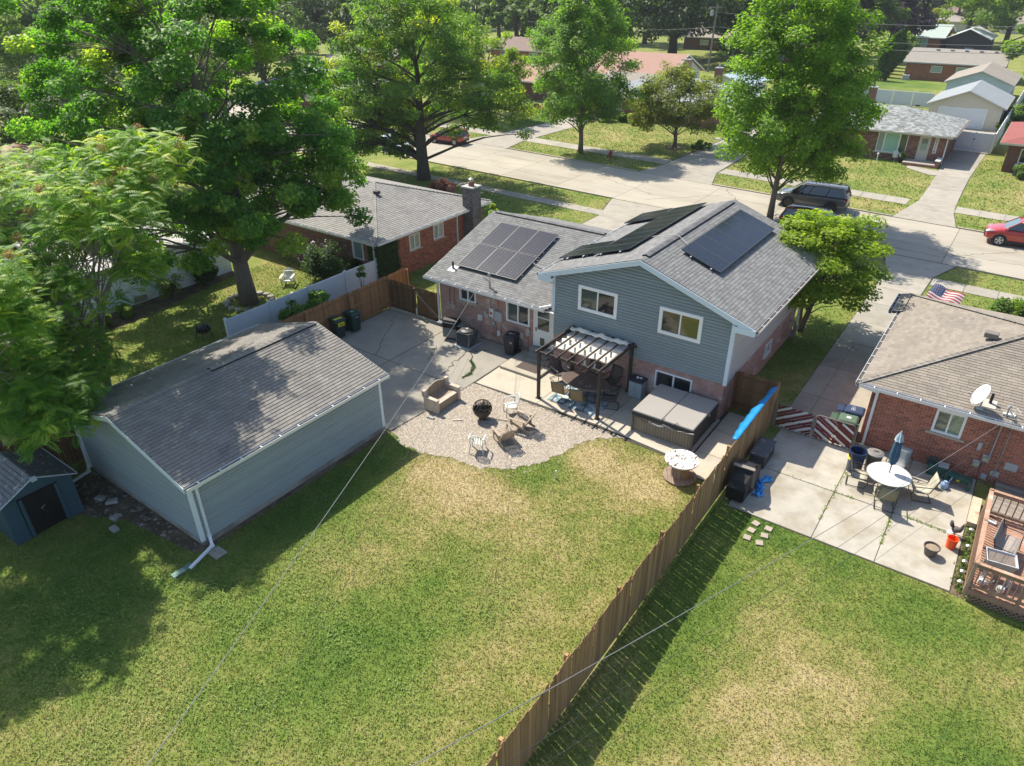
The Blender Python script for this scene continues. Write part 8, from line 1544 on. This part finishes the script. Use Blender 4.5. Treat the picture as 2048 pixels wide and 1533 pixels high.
# gate, garage, fences behind
t = thing('vinyl_gate', 'white vinyl double gate across the driveway beside the brown brick ranch', 'gate', (-5.2, 85, 0))
gwv = M('gate vinyl', (.52, .56, .62), .5, .03, .5)
for x0, x1 in ((-6.78, -5.22), (-5.16, -3.66)):
    for z in (.1, 1.75): MB().box(x0, x1, 84.96, 85.04, z, z+.12).build('rail', white, t, world=True)
    for i in range(10): MB().box(x0+(x1-x0)*i/10+.004, x0+(x1-x0)*(i+1)/10-.004, 84.98, 85.02, .22, 1.75).build('slat', gwv, t, world=True)
for x in (-6.85, -5.19, -3.6): MB().box(x-.06, x+.06, 84.94, 85.06, 0, 1.95).build('post', white, t, world=True)
MB().box(-5.24, -5.14, 84.9, 84.94, 1.2, 1.3).build('latch', blk, t, world=True)
def vinyl_run(label, pts, h=1.8, mat=None, step=2.4):
    t = thing('vinyl_fence', label, 'fence', (*pts[0], 0))
    for a, b in zip(pts[:-1], pts[1:]):
        a, b = Vector((*a, 0)), Vector((*b, 0)); L = (b-a).length; n_ = max(1, int(L/step)); d = (b-a).normalized(); M3 = rotz(atan2(d.y, d.x))
        for i in range(n_+1): p = a.lerp(b, i/n_); MB().obox((p.x, p.y, h/2+.04), .13, .13, h+.08, M3).build('post', white, t, world=True)
        for i in range(n_):
            p, q = a.lerp(b, (i+.04)/n_), a.lerp(b, (i+.96)/n_); c = (p+q)/2; MB().obox((c.x, c.y, h/2), (q-p).length, .03, h-.15, M3).build('panel', mat or gwv, t, world=True); MB().obox((c.x, c.y, h-.04), (q-p).length, .06, .1, M3).build('rail', white, t, world=True)
vinyl_run('long white vinyl fence running away from the white gate at the right edge', [(-3.55, 85.2), (-3.5, 131)]); vinyl_run('white vinyl fence behind the brown brick ranch', [(-22.5, 112), (-12.7, 111.6)])
far_house('garage', 'cream detached garage with white door and pale gable roof behind the white gate', -11.4, -4.2, 98.6, 109, crm, gyr, 2.4, 4.0, 'gable_y', [('s', -2.6, 2.2, .05, 2.15, wsd, 'garage_door')], .35, crm, cat='garage')
far_house('garage', 'pale blue sided garage with tan roof behind the cream garage', -12.4, -5.0, 118.6, 131, blu, tanr, 2.6, 4.1, 'gable_y', [], .35, blu, cat='garage')
far_house('house', 'long orange brick ranch with grey brown roof beyond the blue garage', -21.4, -7.9, 141.5, 152.5+2, brO, M('grey brown roof', (.24, .22, .19), .92, .08, 1), 2.7, 4.3, 'gable_x', [('s', -3.0, -1.4, 1.2, 2.2), ('s', .6, 3.0, 1.1, 2.2), ('s', 4.2, 5.6, 1.3, 2.2, glassG)], .5, boxG)
for k in range(5):
    o_ = MB().box(-.25, .25, -.2, .2, 0, .18).build('roof_vent', boxG, bpy.data.objects['house'] if False else None); o_.location = (-18+k*2.1, 147.0, 4.12); tag(o_, 'small pale vent near the ridge of the long grey brown roof', 'roof vent', 'ridge vents on the far grey brown roof')
t = thing('air_conditioner', 'small grey air conditioner at the left end of the orange brick ranch', 'air conditioner', (-20.8, 140.2, 0)); MB().box(-.5, .5, -.4, .4, 0, .8).build('cabinet', boxG, t, bevel=.05); MB().lathe([(.35, .8), (.3, .85)], 14).build('fan_cover', blk, t)
far_house('house', 'orange brick house with pale green roof and wide front windows in the distance', -33.5, -24.2, 197, 213, brO, grn, 2.7, 4.9, 'gable_x', [('s', -2.2, .6, .7, 2.3, gT), ('s', .8, 2.2, .7, 2.3, gT)], .9, white)
far_house('carport', 'white roofed carport beside the pale green roofed house', -22.8, -15, 197, 211, M('carport dark', (.04, .04, .05), .9), wsd, 2.7, 4.6, 'gable_y', [], .5, white, cat='carport')
far_house('apartment_building', 'long low tan roofed building in the distance at the upper right', -46, -27, 262, 280, crm, tanr, 2.8, 4.8, 'hip', [], .8, white, cat='building')
far_house('house', 'brown roofed ranch with dark windows in the far upper right', -44, -26, 318, 336, brB, brr, 2.8, 5, 'hip', [('s', -4, 1, .8, 2.2, glassD), ('s', 3, 6, .8, 2.2, glassD)], .8, white); far_house('house', 'cream house with pinkish roof at the top edge beside the dark trees', -68, -56, 322, 336, crm, brr, 2.8, 5, 'hip', [('s', -4, -1, .8, 2.2)], .8, white)
far_house('house', 'small red roofed brick house cut by the right edge of the view', -2.0, 8, 77.6, 88, brB, M('red roof', (.24, .075, .065), .9, .1, .6), 2.6, 4.0, 'hip', [('s', -4.0, -2.3, .9, 2.1, glassD)], .7, M('cream trim', (.5, .46, .38)))
t = thing('gas_meter', 'grey gas meter against the wall of the red roofed house', 'gas meter', (-.95, 77.3, 0)); MB().lathe([(.16, .4), (.2, .5), (.2, .8), (.12, .9)], 10).tube([(0, 0, 0), (0, 0, .4)], .04).build('meter', boxG, t)
far_house('house', 'grey roofed brick ranch partly hidden behind the crabapple tree', -47.5, -29.5, 82.5, 94.5, brickD, gyr, 2.6, 4.4, 'hip', [('s', -6.4, -4.2, .9, 2.2), ('s', 2, 4.6, .8, 2.2)], .5, white, chim=(4.2, 2.8, .4, 5.4))
far_house('house', 'tan roofed house with white gable end and chimney behind the grey ranch', -58, -45.5, 101, 113, wsd, redr, 2.6, 5.2, 'gable_x', [('e', -1.5, -.3, 1.0, 2.0)], .5, white, chim=(6.9, -1, .55, 4.6)); far_house('garage', 'white flat sided garage in front of the tan roofed house', -52.5, -45.5, 94.8+1, 100, wsd, tanr, 2.5, 3.4, 'gable_x', [], .3, white, cat='garage')
far_house('garage', 'pale blue roofed garage right of the chimney house', -40, -33.5, 100, 108, wsd, M('pale blue roof', (.34, .42, .50), .8, .05, 1), 2.5, 3.7, 'gable_y', [], .3, white, cat='garage')
far_house('house', 'white canopied house with grey roof above the maples, top centre', -152, -133, 222, 238, brB, gyr, 2.8, 5, 'gable_x', [('s', -6, 4, .8, 2.4, glassG)], 1.2, white); far_house('house', 'brown hip roofed house below the white canopied house', -118, -104, 170, 184, brB, brr, 2.6, 4.6, 'hip', [], .5, white)
far_house('house', 'brick house with brown roof right of the utility pole', -50, -38, 150, 163, brB, brr, 2.7, 4.8, 'gable_x', [('s', -2, 0, 1, 2.1)], .5, white); far_house('house', 'red brick house glimpsed between the trunks of the tall tree', -74, -60, 172, 184, brB, tanr, 2.7, 4.8, 'gable_x', [('s', -3, -1, 1, 2.1), ('s', 2, 4, 1, 2.1)], .5, white)
far_house('house', 'brick house with white gable at the upper left edge among trees', -245, -228, 92, 106, brB, wsd, 2.8, 4.8, 'gable_x', [('s', 1, 5, .8, 2.2)], .6, white, rot=.5); far_house('garage', 'plain white garage at the upper left edge beside a black car', -214, -205, 84, 92, wsd, wsd, 2.8, 3.8, 'gable_x', [], .3, white, rot=.5, cat='garage'); slabs('driveway', [[(-214, 79), (-188, 88), (-188.5, 92), (-214.5, 83)]], conc, [(-214, 79), (-188, 88), (-188.5, 92), (-214.5, 83)])
for k, (x, y, w_, rfm, wm, lb) in enumerate(((-66, 88, 13, redr, brB, 'brick house with reddish roof hidden behind the honey locust crown'), (-84, 66, 14, gyr, brB, 'brick house with grey roof seen through the left tree crowns'), (-100, 92, 14, tanr, brB, 'tan roofed house behind the big maple crown'), (-64, 18, 12, redr, brB, 'reddish roofed house beyond the white garage at the left edge'), (-88, 125, 14, brr, brO, 'brown roofed house in the distance behind the honey locust'), (-150, 140, 16, redr, brB, 'reddish roofed house far away at the upper left'), (-92, 205, 16, tanr, crm, 'tan roofed cream house at the top edge'), (-75, 262, 18, redr, brB, 'reddish roof glimpsed at the top edge between trees'), (-10, 262, 16, tanr, crm, 'tan roofed house at the upper right corner behind the big tree'), (14, 150, 13, tanr, brO, 'orange brick house beyond the right edge fence'))):
    far_house('house', lb, x-w_/2, x+w_/2, y, y+11, wm, rfm, 2.6, 4.4, 'hip' if k % 2 else 'gable_x', [('s', -w_/4-1, -w_/4+1, 1, 2.2), ('s', w_/4-1, w_/4+1, 1, 2.2)], .5, white)
t = thing('utility_pole', 'tall grey utility pole with transformer arm in the far centre', 'utility pole', (-52, 132.8, 0)); MB().tube([(0, 0, 0), (.3, 0, 10.8)], [.2, .13], 8).build('pole', M('far pole', (.20, .17, .15), .9), t); MB().box(-1.2, 1.2, -.08, .08, 10.2, 10.35).build('crossarm', M('far pole', (0, 0, 0)), t); MB().lathe([(.3, 0), (.3, .9)], 10, (-.5, 0, 9)).build('transformer', boxG, t)
t = thing('utility_pole', 'thin utility pole behind the purple tree at the upper right', 'utility pole', (-44, 215, 0)); MB().tube([(0, 0, 0), (.2, 0, 11)], [.2, .13], 8).build('pole', MATS['far pole'], t); MB().box(-1.2, 1.2, -.08, .08, 10.2, 10.35).build('crossarm', MATS['far pole'], t)
for k, (a, b, z, s_) in enumerate((((-52, 132.8), (-90, 131), 7.2, .9), ((-52, 132.8), (6, 126), 7.4, 1.2), ((-52, 132.8), (6, 126), 6.4, 1.2), ((-52, 132.8), (6, 126), 9.6, 1.0))):
    cable((*a, z), (*b, z), s_, .035, ('pale far cable running left from the centre utility pole', 'far cable crossing above the orange brick ranch, upper one', 'far cable crossing the orange brick ranch, lower one', 'highest far cable above the roofs at the upper right')[k], wire2)
t = thing('utility_pole', 'utility pole beyond the right edge holding the far cables', 'utility pole', (6, 126, 0)); MB().tube([(0, 0, 0), (0, 0, 10.8)], [.2, .13], 8).build('pole', MATS['far pole'], t)
# thin summer haze over the whole place
hz = bpy.data.materials.new('haze'); hz.use_nodes = True; _t = hz.node_tree; _t.nodes.remove(_t.nodes['Principled BSDF'])
_v = _t.nodes.new('ShaderNodeVolumePrincipled'); _v.inputs['Color'].default_value = (.86, .92, 1, 1); _v.inputs['Density'].default_value = .0002; _v.inputs['Anisotropy'].default_value = .2
_t.links.new(_v.outputs[0], _t.nodes['Material Output'].inputs['Volume'])
MB().box(-1500, 800, -200, 1900, -1, 34).build('haze', hz, kind='stuff')
